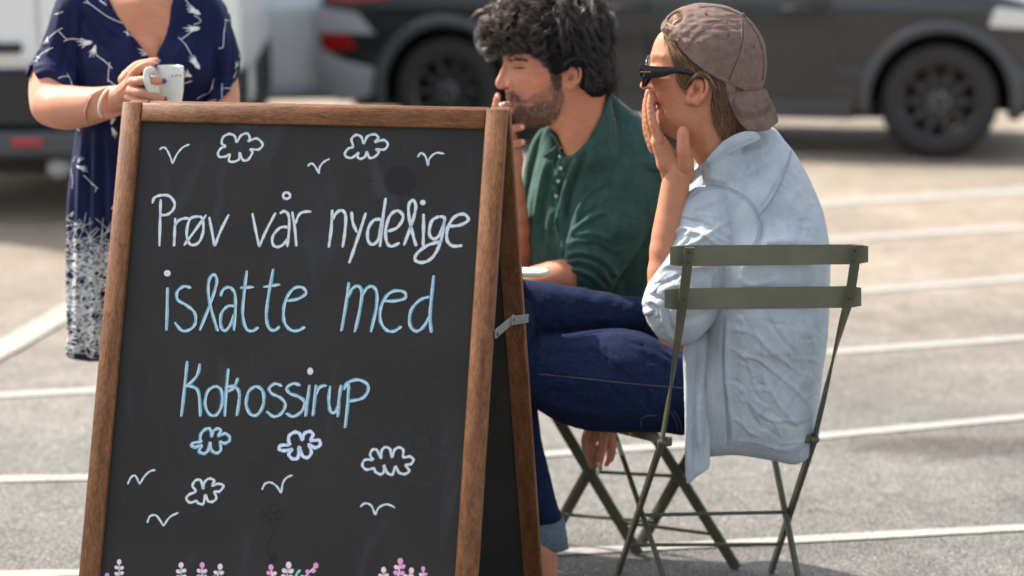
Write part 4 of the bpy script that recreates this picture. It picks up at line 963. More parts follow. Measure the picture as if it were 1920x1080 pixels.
M_GREEN = mat('washed_green_cotton', (.019, .056, .045), .9, noise=(40, (.030, .078, .065), .35, .7, 6), bump=(16, .6, .006, 6, .9), bump2=(600, .25, .0006), sheen=.06, spec=.25, stretch=(1.3, 1, .7))
M_GSEAM = mat('dark_green_seam', (.012, .05, .042), .9)
M_NAVY = mat('navy_viscose', (.0050, .0075, .036), .7, noise=(20, (.009, .013, .056), .35, .7), bump=(9, .5, .008, 3, .4), spec=.15, stretch=(1.6, 1, .3))
M_PRINT = mat('white_print', (.72, .72, .68), .7, noise=(130, (.5, .5, .5), .5, .75))
M_CAP = mat('faded_brown_cotton', (.140, .092, .074), .95, noise=(70, (.195, .135, .112), .3, .7, 9), bump=(24, .5, .004, 6, .7), bump2=(520, .4, .0008), spec=.2)
M_CAPD = mat('brown_seam_tape', (.085, .052, .043), .9, bump=(300, .5, .001))
M_STITCH = mat('stitching', (.30, .22, .19), .9)
M_BLACKG = mat('glossy_black_acetate', (.004, .004, .004), .25, coat=.15, spec=.3)
M_LENS = mat('dark_red_brown_lens', (.035, .014, .014), .05, coat=.8)
M_GOLD = mat('gold', (.75, .5, .2), .25, metal=1)
M_NAIL = mat('indigo_nail_polish', (.03, .018, .16), .18, coat=.7)
M_NAILP = mat('nail', (.62, .36, .29), .3, coat=.3)
M_WHITE = mat('white_enamel', (.75, .72, .66), .3)
M_PAPER = mat('cigarette_paper', (.8, .78, .73), .8)
M_BUTTON = mat('pearl_button', (.35, .40, .38), .25)
SKIN_T = (.50, .235, .145)
def hair_volume(head, polys, th, Yc, extra=None, k=.006):
    h = Vol(head.lo, head.ax_hi(), head.res) if False else None
    v = Vol.__new__(Vol); v.lo = head.lo; v.res = head.res; v.n = head.n; v.ax = head.ax; v.D = head.D.copy()-th
    x, z = np.meshgrid(v.ax[0], v.ax[2], indexing='ij'); M = np.full(x.shape, 1e3)
    for p in polys:
        W = np.array([P(a, b, Yc) for a, b in cat(p, 5, True)])[:, [0, 2]]; M = np.minimum(M, -poly_sdist(W, x, z))
    sl = tuple(slice(0, n) for n in v.n); v.merge(sl, np.broadcast_to(M[:, None, :], v.D.shape), k, 'and')
    return v
def strands(name, parent, roots, nrm, dirs, length, rad, curl, turns, colors, segs=8, mtl=None, lift=.004, grav=0.0, bend=.09, clump=1, spread=.0015, rs=np.random.RandomState(3)):
    if clump > 1:
        m = len(roots); roots = np.repeat(roots, clump, 0)+rs.normal(0, spread, (m*clump, 3)); nrm = np.repeat(nrm, clump, 0); dirs = np.repeat(dirs, clump, 0); length = np.repeat(length, clump)*rs.uniform(.8, 1.15, m*clump)
        ph = np.repeat(rs.uniform(0, 6.28, m), clump)+rs.normal(0, .25, m*clump); curl = np.repeat(curl, clump)*rs.uniform(.8, 1.2, m*clump); turns = np.repeat(turns, clump); colors = np.repeat(colors, clump, 0)*rs.uniform(.6, 1.6, (m*clump, 1))
    else: ph = rs.uniform(0, 6.28, len(roots))
    n = len(roots); D = dirs-nrm*(dirs*nrm).sum(1)[:, None]; D /= np.linalg.norm(D, axis=1)[:, None]+1e-9; Bn = np.cross(D, nrm)
    s = np.linspace(0, 1, segs+1)[None, :, None]; L = length[:, None, None]; a = turns[:, None, None]*s*6.283+ph[:, None, None]; a0 = ph[:, None, None]; c = curl[:, None, None]*np.minimum(1, s*3)
    p = roots[:, None]+D[:, None]*s*L+nrm[:, None]*(lift*np.sin(s*2.4)-(s*L)**2/(2*bend))+nrm[:, None]*c*(np.cos(a)-np.cos(a0))*.6+Bn[:, None]*c*(np.sin(a)-np.sin(a0))
    p[:, :, 2] -= (grav*(s*L)**1.5)[:, :, 0]
    t = np.gradient(p, axis=1); t /= np.linalg.norm(t, axis=2)[:, :, None]+1e-9; u = np.cross(t, nrm[:, None]+.01); u /= np.linalg.norm(u, axis=2)[:, :, None]+1e-9; w = np.cross(t, u)
    r = rad*(1-.75*s**2); V = np.stack([p+r*(math.cos(q)*u+math.sin(q)*w) for q in (0, 2.094, 4.189)], 2).reshape(-1, 3)
    base = (np.arange(n)*(segs+1)*3)[:, None, None]; i = np.arange(segs)[None, :, None]*3; k = np.arange(3)[None, None, :]; k2 = (k+1) % 3
    F = np.stack([base+i+k, base+i+k2, base+i+3+k2, base+i+3+k], 3).reshape(-1, 4)
    return make_mesh(name, V, F, mtl or M_HAIR, parent, True, col=np.repeat(colors, (segs+1)*3, 0))
def ear(v, T, cx, cy, w, h, Ys, tilt=0.0):
    def E(x, y, d):
        a, b = x*math.cos(tilt)-y*h/w*math.sin(tilt), x*w/h*math.sin(tilt)+y*math.cos(tilt)
        q = T([(cx+a*w, cy+b*h)])[0]; return P(q[0], q[1], Ys-d)
    sc = np.linalg.norm(E(.5, 0, 0)-E(-.5, 0, 0))
    v.chain([E(-.36, .36, -.006), E(-.3, 0, -.006), E(-.05, -.2, -.002), E(.1, .1, -.004), E(-.1, .35, -.004)], [.010]*5, .006)
    v.ell(E(.04, -.02, .007), (sc*.40, .0035, sc*.58), .004)
    v.ell(E(-.02, .08, .013), (sc*.22, .008, sc*.25), .003, 'sub')
    v.chain([E(-.12, -.02, .006), E(-.26, -.22, .008), E(-.12, -.42, .011), E(.12, -.49, .014), (E(.36, -.36, .017)), E(.45, -.08, .017), E(.36, .14, .014), E(.16, .32, .010)], [.0028, .003, .0032, .0035, .0036, .0034, .0032, .0036], .002, n=3)
    v.chain([E(.16, -.32, .010), E(.22, -.08, .012), E(.14, .14, .010), E(-.02, .24, .009)], [.0022, .0026, .0026, .003], .003, n=3)
    v.ell(E(-.06, .38, .008), (sc*.22, .0045, sc*.22), .004); v.ell(E(-.30, .10, .006), (sc*.10, .005, sc*.14), .003)
def mirror_ear(v, T, cx, cy, w, h, Ys):
    q = T([(cx, cy)])[0]; c = P(q[0], q[1], Ys); v.ell(c, (.016, .006, .028), .006)
def shoulders_skin(v): pass
def add_body(name, parts, mats, root, colfn):
    V, F = merge_meshes(parts); return make_mesh(name, V, F, mats, root, True, col=colfn(V))
def limb(pts, rad, res=.004, k=.01, extra=None, n=3):
    p = np.array(pts); m = max(rad)+.02; v = Vol(p.min(0)-m, p.max(0)+m, res); v.chain(pts, rad, k, n=n)
    if extra: extra(v)
    return v.mesh(1)
def nail(parent, pos, nrm, along, w, l, m):
    nrm = np.array(nrm, float); nrm /= np.linalg.norm(nrm); along = np.array(along, float); along -= nrm*(along@nrm); along /= np.linalg.norm(along); s = np.cross(along, nrm)
    b = MB(); v = []; nx, ny = 6, 6
    for j in range(ny+1):
        for i in range(nx+1):
            u = i/nx*2-1; t = j/ny*2-1; e = math.sqrt(max(0, 1-(abs(t)**3)))
            v.append(pos+s*u*w/2*e+along*t*l/2+nrm*(.0012-.0016*u*u-.0003*t*t))
    b.add(v, [(j*(nx+1)+i, j*(nx+1)+i+1, (j+1)*(nx+1)+i+1, (j+1)*(nx+1)+i) for j in range(ny) for i in range(nx)]); return b.build('fingernail', m, parent, True)
def cloth(name, vol, root, m, fl=None, wr=None, relax=1):
    V, F = vol.mesh(relax)
    if wr: V = wrinkle(V, F, *wr)
    if fl: V = folds(V, F, fl)
    o = make_mesh(name, V, F, m, root, True); return o, V, F
def bounds(poly, Y, dn, df, m=.03):
    q = np.array([P(a, b, Y) for a, b in poly]); lo = q.min(0)-m; hi = q.max(0)+m; lo[1] = Y-dn; hi[1] = Y+df; return lo, hi

# ------------------------------------------------------------------ man in the cap
capman = thing('person', P(1330, 1150, 3.95)*np.array([1, 1, 0]), 'seated man in a backwards brown cap and pale blue shirt, hand over mouth', 'person', None)
YH = 3.90
prof = Z3([(270, 180), (240, 205), (214, 250), (198, 300), (190, 330), (191, 368), (184, 392), (165, 430), (142, 478), (127, 505), (131, 524), (150, 533), (176, 534), (184, 548), (190, 566), (203, 582), (208, 600), (202, 612), (206, 626),
    (220, 640), (228, 655), (226, 672), (229, 694), (232, 720), (242, 750), (262, 782), (296, 808), (340, 830), (385, 856), (420, 890), (445, 935), (475, 990), (500, 1060), (520, 1150), (760, 1150), (725, 960), (700, 850), (712, 740), (770, 640), (835, 500), (852, 380), (838, 265), (785, 165), (700, 95), (600, 55), (500, 45), (400, 65), (320, 115)])
inn = Z3([(560, 200, .074), (700, 250, .070), (420, 200, .060), (320, 240, .047), (250, 270, .032), (250, 340, .041), (208, 375, .013), (212, 340, .022), (300, 400, .052), (380, 380, .063), (225, 400, .031), (225, 440, .035), (262, 480, .046), (330, 520, .056), (400, 560, .061), (470, 520, .067),
    (170, 480, .009), (150, 508, .0085), (186, 512, .0165), (200, 480, .018), (215, 560, .021), (215, 600, .018), (250, 620, .029), (300, 600, .047), (300, 700, .043), (262, 740, .019), (320, 780, .028), (380, 760, .046), (430, 800, .045), (470, 700, .057), (560, 620, .065), (640, 600, .066), (700, 450, .066), (560, 420, .073),
    (560, 900, .055), (620, 1050, .058), (540, 1040, .048)])
lo = P(1195, 370, YH)-np.array([.01, 0, .01]); hi = P(1435, -5, YH)+.02; lo[1] = YH-.11; hi[1] = YH+.11
hv = Vol(lo, hi, .0021); hv.rbf(prof, inn, YH)
def sY(px, py): return YH-hv.width(px, py)
# nostril, mouth, smile crease
q = Z3([(182, 528)])[0]; hv.ell(P(*q, YH-.008), (.004, .0035, .0022), .002, 'sub')
q = Z3([(226, 618)])[0]; hv.ell(P(*q, YH), (.0075, .019, .0062), .002, 'sub')
ear(hv, Z3, 474, 536, 116, 184, YH-.070, .06); mirror_ear(hv, Z3, 476, 536, 104, 170, YH+.072)
HEAD_C = hv
V, F = hv.mesh(1)
V = folds(V, F, [(Z3([(200, 545), (232, 590), (250, 650), (275, 720)]), -.0016, 3.0), (Z3([(222, 545), (258, 600), (276, 660), (296, 730)]), .0022, 5.0), (Z3([(235, 690), (262, 720), (280, 770)]), .001, 3), (Z3([(210, 440), (260, 470), (320, 470)]), .0012, 4), (Z3([(245, 480), (300, 490)]), -.0006, 2.5),
    (Z3([(360, 800), (430, 760), (480, 700)]), .0014, 9), (Z3([(480, 620), (520, 800), (540, 950)]), .003, 9), (Z3([(196, 330), (240, 328), (280, 340)]), .0016, 5)])
# hand over the mouth, forearm
hl = P(1200, 345, 3.78); hh = P(1312, 165, 3.95)
h2 = Vol((hl[0], 3.775, P(0, 350, 3.85)[2]), (hh[0], 3.945, P(0, 160, 3.85)[2]), .0016)
def FH(pts): return [P(*Z_[:2], Z_[2]) for Z_ in ZH(pts)]
h2.inflate(ZH([(355, 1080), (305, 880), (245, 730), (228, 650), (245, 560), (280, 520), (345, 600), (405, 680), (450, 752), (500, 760), (600, 730), (640, 820), (655, 930), (640, 1080)]), 3.855, t=.55, k=.004)
h2.chain(FH([(300, 650, 3.848), (240, 490, 3.846), (215, 330, 3.852), (219, 225, 3.858)]), [.0098, .0088, .0082, .0070], .0014, n=3)
h2.chain(FH([(250, 670, 3.866), (195, 470, 3.868), (180, 310, 3.874), (194, 178, 3.876)]), [.0095, .0088, .0082, .0070], .0014, n=3)
h2.chain(FH([(240, 700, 3.886), (185, 520, 3.890), (168, 370, 3.893), (178, 240, 3.893)]), [.0090, .0085, .0078, .0066], .003, n=3)
h2.chain(FH([(240, 760, 3.903), (182, 600, 3.908), (165, 470, 3.910), (168, 370, 3.910)]), [.0085, .0075, .0070, .0060], .003, n=3)
h2.chain(FH([(560, 930, 3.842), (552, 790, 3.826), (545, 680, 3.824), (546, 575, 3.828)]), [.0165, .0130, .0108, .0108], .007, n=3)
h2.chain(FH([(500, 1000, 3.85), (350, 900, 3.852), (280, 690, 3.850)]), [.016, .013, .010], .01)
h2.chain([P(1266, 350, 3.855), P(1272, 322, 3.855)], [.0245, .024], .01, flat=((0, 1, 0), .8))
Vh, Fh = h2.mesh(1)
Vh = folds(Vh, Fh, [(ZH([(190, 520), (235, 515), (262, 545)]), .0010, 2.2), (ZH([(470, 760), (490, 860)]), -.0025, 3.0), (ZH([(500, 590), (590, 590)]), -.0005, 1.5), (ZH([(500, 610), (585, 612)]), -.0005, 1.5), (ZH([(195, 355), (245, 350)]), -.0005, 1.4), (ZH([(280, 720), (340, 860), (400, 1000)]), .0012, 3), (ZH([(205, 700), (290, 880), (350, 1040)]), .0012, 3)])
arm = limb([P(1271, 312, 3.855), P(1267, 345, 3.855), P(1258, 400, 3.85), P(1250, 470, 3.84), P(1246, 590, 3.83)], [.022, .0265, .0285, .034, .040], .004)
arm = (arm[0], arm[1])
# far arm and the hand that hangs below the seat
Tr = TR(1030, 760, 3.375)
def FR(pts): return [P(*z[:2], z[2]) for z in Tr(pts)]
YR = 4.10
h3 = Vol(tuple(P(1078, 905, YR)-np.array([0, .08, 0])), tuple(P(1195, 775, YR)+np.array([0, .10, 0])), .002)
h3.ell(P(*Tr([(315, 150)])[0], YR+.01), (.032, .017, .030), .006)
h3.chain(FR([(250, 150, YR-.004), (225, 225, YR-.02), (243, 310, YR-.018), (266, 380, YR-.008)]), [.0095, .0090, .0080, .0070], .0012, n=3)
h3.chain(FR([(295, 160, YR-.002), (272, 250, YR-.016), (285, 330, YR-.012), (318, 395, YR-.004)]), [.0095, .0090, .0082, .0072], .0012, n=3)
h3.chain(FR([(352, 130, YR-.018), (342, 230, YR-.030), (325, 310, YR-.030), (315, 368, YR-.026)]), [.0115, .0104, .0096, .0084], .0012, n=3)
h3.chain(FR([(372, 160, YR+.008), (388, 250, YR), (382, 320, YR+.002), (362, 370, YR+.006)]), [.0092, .0084, .0078, .0068], .0012, n=3)
h3.chain(FR([(395, 150, YR+.02), (404, 240, YR+.012), (400, 300, YR+.014), (388, 345, YR+.014)]), [.0088, .0080, .0074, .0064], .0012, n=3)
h3.chain([P(*Tr([(340, 140)])[0], YR+.01), P(1165, 775, YR+.03)], [.026, .026], .012)
V3, F3 = h3.mesh(1)
V3 = folds(V3, F3, [(Tr([(276, 160), (262, 250), (270, 330), (290, 390)]), -.0022, 1.8), (Tr([(325, 150), (312, 230), (300, 290)]), -.0022, 1.8), (Tr([(375, 200), (362, 290), (342, 350)]), -.0022, 1.8), (Tr([(240, 250), (272, 262)]), -.0010, 1.6), (Tr([(305, 285), (330, 290), (350, 285)]), -.0007, 1.5), (Tr([(225, 215), (270, 225)]), -.0008, 1.8), (Tr([(305, 300), (345, 302)]), -.0006, 1.3)])
arm3 = limb([P(1158, 790, YR+.022), P(1210, 700, 4.14), P(1300, 620, 4.17), P(1440, 420, 4.08), P(1440, 330, 4.02)], [.026, .034, .042, .048, .05], .006)
torso_s = limb([P(1400, 330, 3.96), P(1420, 450, 3.94), P(1420, 600, 3.92), P(1400, 760, 3.93)], [.075, .085, .085, .09], .008)
ank = limb([P(1006, 1020, 4.0), P(1010, 1050, 4.0), P(1012, 1088, 4.0)], [.040, .039, .036], .004)
BL = [(*Z3([(330, 560)])[0], 34, 30, (.52, .17, .10), .5), (*Z3([(140, 510)])[0], 10, 9, (.60, .24, .20), .7), (*Z3([(476, 540)])[0], 16, 26, (.58, .22, .15), .5), (*Z3([(455, 520)])[0], 5, 11, (.14, .035, .025), .75), (*Z3([(228, 622)])[0], 5, 5, (.05, .01, .01), .95),  # dark blobs paint shade into ear hollow, nostril, mouth and thumb crease
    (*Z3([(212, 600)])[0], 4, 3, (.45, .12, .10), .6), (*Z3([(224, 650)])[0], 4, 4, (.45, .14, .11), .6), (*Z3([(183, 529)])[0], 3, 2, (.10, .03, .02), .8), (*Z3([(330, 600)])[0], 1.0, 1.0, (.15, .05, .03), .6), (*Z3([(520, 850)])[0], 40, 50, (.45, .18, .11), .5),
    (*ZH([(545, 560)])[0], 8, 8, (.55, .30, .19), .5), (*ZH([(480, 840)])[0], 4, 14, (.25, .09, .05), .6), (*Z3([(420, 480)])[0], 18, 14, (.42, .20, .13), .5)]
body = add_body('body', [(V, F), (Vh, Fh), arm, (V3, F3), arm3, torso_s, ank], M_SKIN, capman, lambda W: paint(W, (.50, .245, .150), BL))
bvC = bvh_of(V, F)
for (x, y, up) in ((196, 196, 1), (222, 238, 0)): pass
b = MB(); 
for i in range(2): q = Z3([(223+i*1.5, 609+i*5)])[0]; b.box(P(*q, YH-.016)-.0016, P(*q, YH-.012)+.0016, bev=.0004)
b.build('teeth', M_WHITE, capman, True)
q = Tr([(308, 372)])[0]; nail(capman, P(*q, YR-.0355), (-.2, -1, .1), (0, 0, -1), .011, .012, M_NAILP)
q = ZH([(196, 178)])[0]; nail(capman, P(*q, 3.8685), (.3, -1, .1), (0, 0, 1), .008, .009, M_NAILP)
# hair under the cap
hair_poly = Z3([(262, 170), (300, 200), (322, 245), (400, 330), (480, 395), (590, 455), (720, 480), (860, 500), (850, 640), (800, 770), (700, 785), (622, 797), (582, 776), (552, 720), (530, 620), (536, 520), (520, 470), (480, 445), (440, 450), (405, 478), (388, 512), (368, 516), (342, 490), (330, 455), (326, 400), (300, 330), (282, 270), (262, 210)])
hp2 = Z3([(255, 150), (300, 90), (400, 40), (430, 120), (400, 240), (330, 250), (285, 215)])
hvv = hair_volume(hv, [hair_poly, hp2], .0045, YH, k=.004)
hvv.inflate(Z3([(560, 480), (700, 480), (800, 560), (815, 680), (775, 778), (700, 788), (625, 800), (585, 770), (556, 700), (540, 600)]), YH, c=1.9, k=.01)
Vv, Fv = hvv.mesh(1); Nv = vnormals(Vv, Fv)
make_mesh('hair', Vv, Fv, M_HAIRB, capman, True, col=np.array([.085, .048, .026])[None].repeat(len(Vv), 0))
rs = np.random.RandomState(7); pxv = proj(Vv); near = (Nv[:, 1] < .5); idx = rs.choice(np.where(near)[0], 5200)
pr = Vv[idx]; px_ = pxv[idx]; tz = (px_[:, 0]-1245)/140
d = np.stack([.55-.3*tz+rs.normal(0, .08, len(idx)), rs.normal(0, .06, len(idx)), -.45-1.0*np.clip(tz, 0, 1)+rs.normal(0, .08, len(idx))], 1)
keep_ = ~(poly_inside(np.array(Z3([(300, 214), (290, 100), (400, 38), (520, 22), (700, 62), (830, 180), (895, 350), (880, 560), (740, 548), (590, 476), (470, 406), (385, 325), (322, 245)])), px_[:, 0], px_[:, 1]) & (px_[:, 0] > 1262)); pr = pr[keep_]; idx = idx[keep_]; px_ = px_[keep_]; d = d[keep_]
ek_ = ~poly_inside(np.array(Z3([(405, 470), (445, 430), (500, 425), (545, 470), (548, 560), (500, 650), (400, 640)])), px_[:, 0]+8, px_[:, 1]+8); pr = pr[ek_]; idx = idx[ek_]; px_ = px_[ek_]; d = d[ek_]
front = px_[:, 1] < 62; d[front] = np.array([.6, 0, .55])+rs.normal(0, .08, (front.sum(), 3))
cl = np.array([.26, .150, .080])*rs.uniform(.35, 1.25, (len(idx), 1)); cl[px_[:, 1] < 95] *= 1.8
strands('hair_strands', capman, pr, Nv[idx], d, rs.uniform(.016, .034, len(idx)), .00045, np.full(len(idx), .0007), np.full(len(idx), .7), cl, 5, lift=.0022, grav=.8, bend=.12, rs=rs)
# sunglasses
sg = MB(); 
gv = Vol(P(1195, 165, YH-.085)-.004, P(1305, 110, YH-.045)+.004, .0011); gv.lo
gv = Vol((P(1196, 0, YH)[0], YH-.082, P(0, 150, YH)[2]), (P(1306, 0, YH)[0], YH-.055, P(0, 112, YH)[2]), .0011)
gv.inflate(Z3([(122, 384), (190, 392), (330, 400), (400, 410), (452, 434), (442, 450), (400, 442), (330, 440), (270, 458), (190, 468), (150, 470), (124, 448)]), YH-.070, t=.35, depth=[(*Z3([(130, 430)])[0], YH-.064), (*Z3([(300, 430)])[0], YH-.0685), (*Z3([(450, 440)])[0], YH-.076)], k=.002)
Vg, Fg = gv.mesh(1); gl = make_mesh('sunglasses', Vg, Fg, M_BLACKG, capman, True)
for (cx, cy, Yo, s) in ((160, 452, YH-.040, 1), (172, 400, YH+.034, -1)):
    c = P(*Z3([(cx, cy)])[0], Yo); ax = np.array([.34, 1.0, 0])/1.056; uz = np.array([.12, 0, .99]); b = MB(); ring = []
    for i in range(33):
        t = 2*math.pi*i/32; e = .029*math.cos(t); hgt = .0225*math.sin(t); ring.append(c+ax*e*1.0+uz*hgt*(1+.12*math.cos(t)*-s)+np.array([.004*(math.cos(t)**2), 0, 0]))
    b.tube(ring, .0028, 8, cap=False); o = b.build('lens_rim', M_BLACKG, None, True); o.parent = gl
    b = MB(); cc = c+np.array([-.002, 0, 0]); b.add([cc]+ring[:-1], [(0, 1+i, 1+(i+1) % 32) for i in range(32)]); o = b.build('lens', M_LENS, None, True); o.parent = gl
b = MB(); b.tube([P(*Z3([(150, 425)])[0], YH-.013), P(*Z3([(158, 405)])[0], YH-.002), P(*Z3([(166, 410)])[0], YH+.010)], .0025, 8); o = b.build('bridge', M_BLACKG, None, True); o.parent = gl
b = MB(); b.bar(P(*Z3([(128, 428)])[0], YH-.0745), P(*Z3([(192, 428)])[0], YH-.0765), .0012, .001, (0, 0, 1)); o = b.build('hinge_inlay', M_GOLD, None, False); o.parent = gl
# cap
dome = Z3([(300, 214), (270, 188), (252, 160), (290, 100), (340, 62), (400, 38), (460, 26), (520, 22), (580, 26), (640, 38), (700, 62), (745, 90), (790, 130), (830, 180), (860, 235), (876, 300), (880, 370), (873, 440), (860, 505), (845, 536), (800, 538), (740, 528), (660, 496), (590, 466), (530, 438), (470, 396), (420, 355), (385, 315), (345, 262), (322, 232)])
lo = P(1232, 175, YH); hi = P(1445, 0, YH); cv = Vol((lo[0], YH-.115, lo[2]), (hi[0], YH+.115, hi[2]), .0026)
cv.inflate(dome, YH, c=1.75, k=.004)
# keep it at least as wide as the head it covers
hd2 = Vol.__new__(Vol); 
V_, F_ = None, None
ci = [np.clip(((cv.ax[i]-hv.lo[i])/hv.res).round().astype(int), 0, hv.n[i]-1) for i in range(3)]
DH = hv.D[np.ix_(*ci)]-.0075
xx, zz = np.meshgrid(cv.ax[0], cv.ax[2], indexing='ij'); Wd = np.array([P(a, b_, YH) for a, b_ in cat(dome, 5, True)])[:, [0, 2]]; MD = -poly_sdist(Wd, xx, zz)
h_ = np.maximum(DH, MD[:, None, :]+.001); cv.merge(tuple(slice(0, n) for n in cv.n), h_, .006, 'add')
q = Z3([(338, 106)])[0]; cv.ell(P(q[0], q[1], YH-.052), (.026, .05, .016), .004, 'sub', R=Matrix.Rotation(-.75, 3, 'Y'))
Vc, Fc = cv.mesh(1); Vc = wrinkle(Vc, Fc, .0012, 38, seed=9)
capf = [(Z3([(738, 100), (640, 110), (540, 160), (450, 230), (390, 305)]), -.0016, 3.5), (Z3([(735, 115), (735, 220), (710, 330), (670, 420), (650, 480)]), .0022, 5), (Z3([(755, 110), (830, 210), (868, 340), (865, 480)]), -.0015, 3), (Z3([(860, 430), (830, 490), (800, 530)]), .003, 5), (Z3([(840, 470), (870, 500)]), -.003, 4),
    (Z3([(330, 225), (400, 260), (470, 330)]), .0018, 5), (Z3([(350, 215), (430, 230), (500, 290)]), -.0015, 4), (Z3([(640, 490), (740, 525), (845, 532)]), -.0015, 3), (Z3([(340, 250), (420, 335), (500, 395), (600, 458)]), .0014, 4), (Z3([(560, 250), (600, 330), (590, 400)]), -.0012, 9), (Z3([(480, 150), (560, 120), (650, 140)]), .001, 8)]
Vc = folds(Vc, Fc, capf); capo = make_mesh('cap', Vc, Fc, M_CAP, capman, True); bvK = bvh_of(Vc, Fc)
def kid(o, p): o.parent = p; o.matrix_parent_inverse = Matrix.Identity(4); return o
b = MB()
for pts in ([(738, 104), (640, 112), (540, 160), (450, 230), (392, 302)], [(735, 118), (738, 220), (714, 330), (676, 420), (655, 478)], [(755, 112), (826, 210), (862, 340), (860, 470)], [(720, 85), (600, 40), (480, 40)]):
    ribbon(b, bvK, Z3(pts), (.003, .008, .008, .007), .0004, 0, raise_=.0008)
kid(b.build('seam', M_CAPD, None, True), capo)
b = MB()
for off in (-9, 9):
    for pts in ([(738, 104), (640, 112), (540, 160), (450, 230), (392, 302)], [(735, 118), (738, 220), (714, 330), (676, 420), (655, 478)]):
        ribbon(b, bvK, Z3([(x+off*(.8 if pts[1][1] > 150 else .3), y+off*(.2 if pts[1][1] > 150 else .8)) for x, y in pts]), .0008, .0016)
ribbon(b, bvK, Z3([(350, 262), (425, 342), (500, 398), (600, 458), (660, 485)]), .0008, .001)
kid(b.build('stitching', M_STITCH, None, True), capo)
q = Z3([(738, 98)])[0]; p0 = P(q[0], q[1]-1, YH-.015); b = MB(); b.lathe([(0, .006), (.004, .0055), (.0065, .003), (.007, 0)], p0, (.3, -.4, .85), 16); kid(b.build('button', M_CAPD, None, True), capo)
for (x, y) in ((520, 84), (651, 209), (805, 278)):
    h = hit(bvK, *Z3([(x, y)])[0]); b = MB()
    if h[0] is not None:
        b.lathe([(0, -.0004), (.0014, .0002), (.0022, .0010), (.0034, .0008), (.0038, 0)], h[0]+h[1]*.0004, h[1], 14); b.m = [1 if i < 14 else 0 for i in range(len(b.f))]; kid(b.build('eyelet', [M_CAPD, M_BOLT], None, True), capo)
brim = Z3([(598, 462), (612, 500), (625, 560), (650, 630), (690, 700), (735, 748), (790, 768), (850, 768), (900, 752), (945, 722), (938, 680), (915, 620), (885, 560), (862, 520), (800, 530), (740, 520), (660, 490)])
lo = P(1345, 246, YH); hi = P(1462, 142, YH); bv_ = Vol((lo[0], YH-.09, lo[2]), (hi[0], YH+.09, hi[2]), .0013)
bv_.inflate(brim, YH, t=.16, depth=[(*Z3([(600, 465)])[0], YH-.080), (*Z3([(640, 620)])[0], YH-.078), (*Z3([(735, 745)])[0], YH-.066), (*Z3([(740, 600)])[0], YH-.060), (*Z3([(850, 530)])[0], YH-.030), (*Z3([(900, 620)])[0], YH-.022), (*Z3([(945, 722)])[0], YH-.012), (*Z3([(850, 765)])[0], YH-.045)], k=.001)
Vb, Fb = bv_.mesh(1); Vb = folds(Vb, Fb, [(Z3([(700, 560), (760, 590), (840, 570)]), .001, 8)]); bo = make_mesh('visor', Vb, Fb, M_CAP, None, True); kid(bo, capo); bvB = bvh_of(Vb, Fb)
b = MB()
for k_ in range(5):
    o_ = k_*9; ribbon(b, bvB, Z3([(690-o_*.6, 575+o_), (700-o_*.3, 630+o_), (745, 665+o_*1.05), (800, 672+o_), (860, 650+o_), (905+o_*.3, 612+o_)]), .0009, .0006)
kid(b.build('stitching', M_CAPD, None, True), bo)
# strap and buckle at the front opening
b = MB(); ribbon(b, bvK, Z3([(300, 205), (330, 222), (360, 232)]), .012, .0010, raise_=.001)
kid(b.build('strap', M_CAP, None, True), capo)
b = MB(); c = P(*Z3([(290, 172)])[0], YH-.047); e1 = np.array([.6, -.55, -.5]); e1 /= np.linalg.norm(e1); e2 = np.array([-.45, .1, -.9]); e2 -= e1*(e1@e2); e2 /= np.linalg.norm(e2)
cs = [c+e1*x*.008+e2*y*.0085 for x, y in ((-1, -1), (1, -1), (1, 1), (-1, 1), (-1, -1))]; b.tube(cs, .0016, 8); b.tube([c-e1*.008, c+e1*.008], .0014, 8); kid(b.build('buckle', mat('aged_brass', (.16, .12, .08), .5, metal=.6), None, True), capo)
b = MB(); nn = np.cross(e1, e2); b.bar(c-e1*.012+e2*.004, c+e1*.009+e2*.004, .011, .0015, e2); kid(b.build('strap', M_CAP, None, True), capo)

# shirt
YT = 3.90
tor = Z7([(285, 52), (330, 35), (400, 34), (440, 78), (470, 120), (500, 178), (528, 245), (545, 320), (552, 380), (549, 460), (548, 580), (542, 660), (532, 740), (522, 840), (522, 930), (505, 975), (482, 1002), (455, 1014), (430, 1014), (370, 998), (300, 986), (255, 984), (170, 988), (160, 900), (165, 760), (185, 660), (190, 480), (140, 380), (115, 300), (125, 240), (160, 170), (215, 95)])
lo, hi = bounds(tor, YT, .17, .19); tv = Vol(lo, hi, .0035)
tv.inflate(tor, YT, c=1.7, depth=[(1385, 290, 3.95), (1420, 390, 3.90), (1435, 465, 3.815), (1440, 560, 3.835), (1430, 700, 3.865), (1430, 840, 3.86), (1300, 380, 3.93)])
cover(tv, HEAD_C, tor, YT, .007)
tv.inflate([(1340, 440), (1400, 434), (1500, 434), (1560, 440), (1562, 456), (1540, 472), (1490, 485), (1430, 490), (1385, 479), (1350, 463)], 3.70, t=.8, depth=[(1450, 440, 3.70), (1450, 485, 3.682)], k=.03)
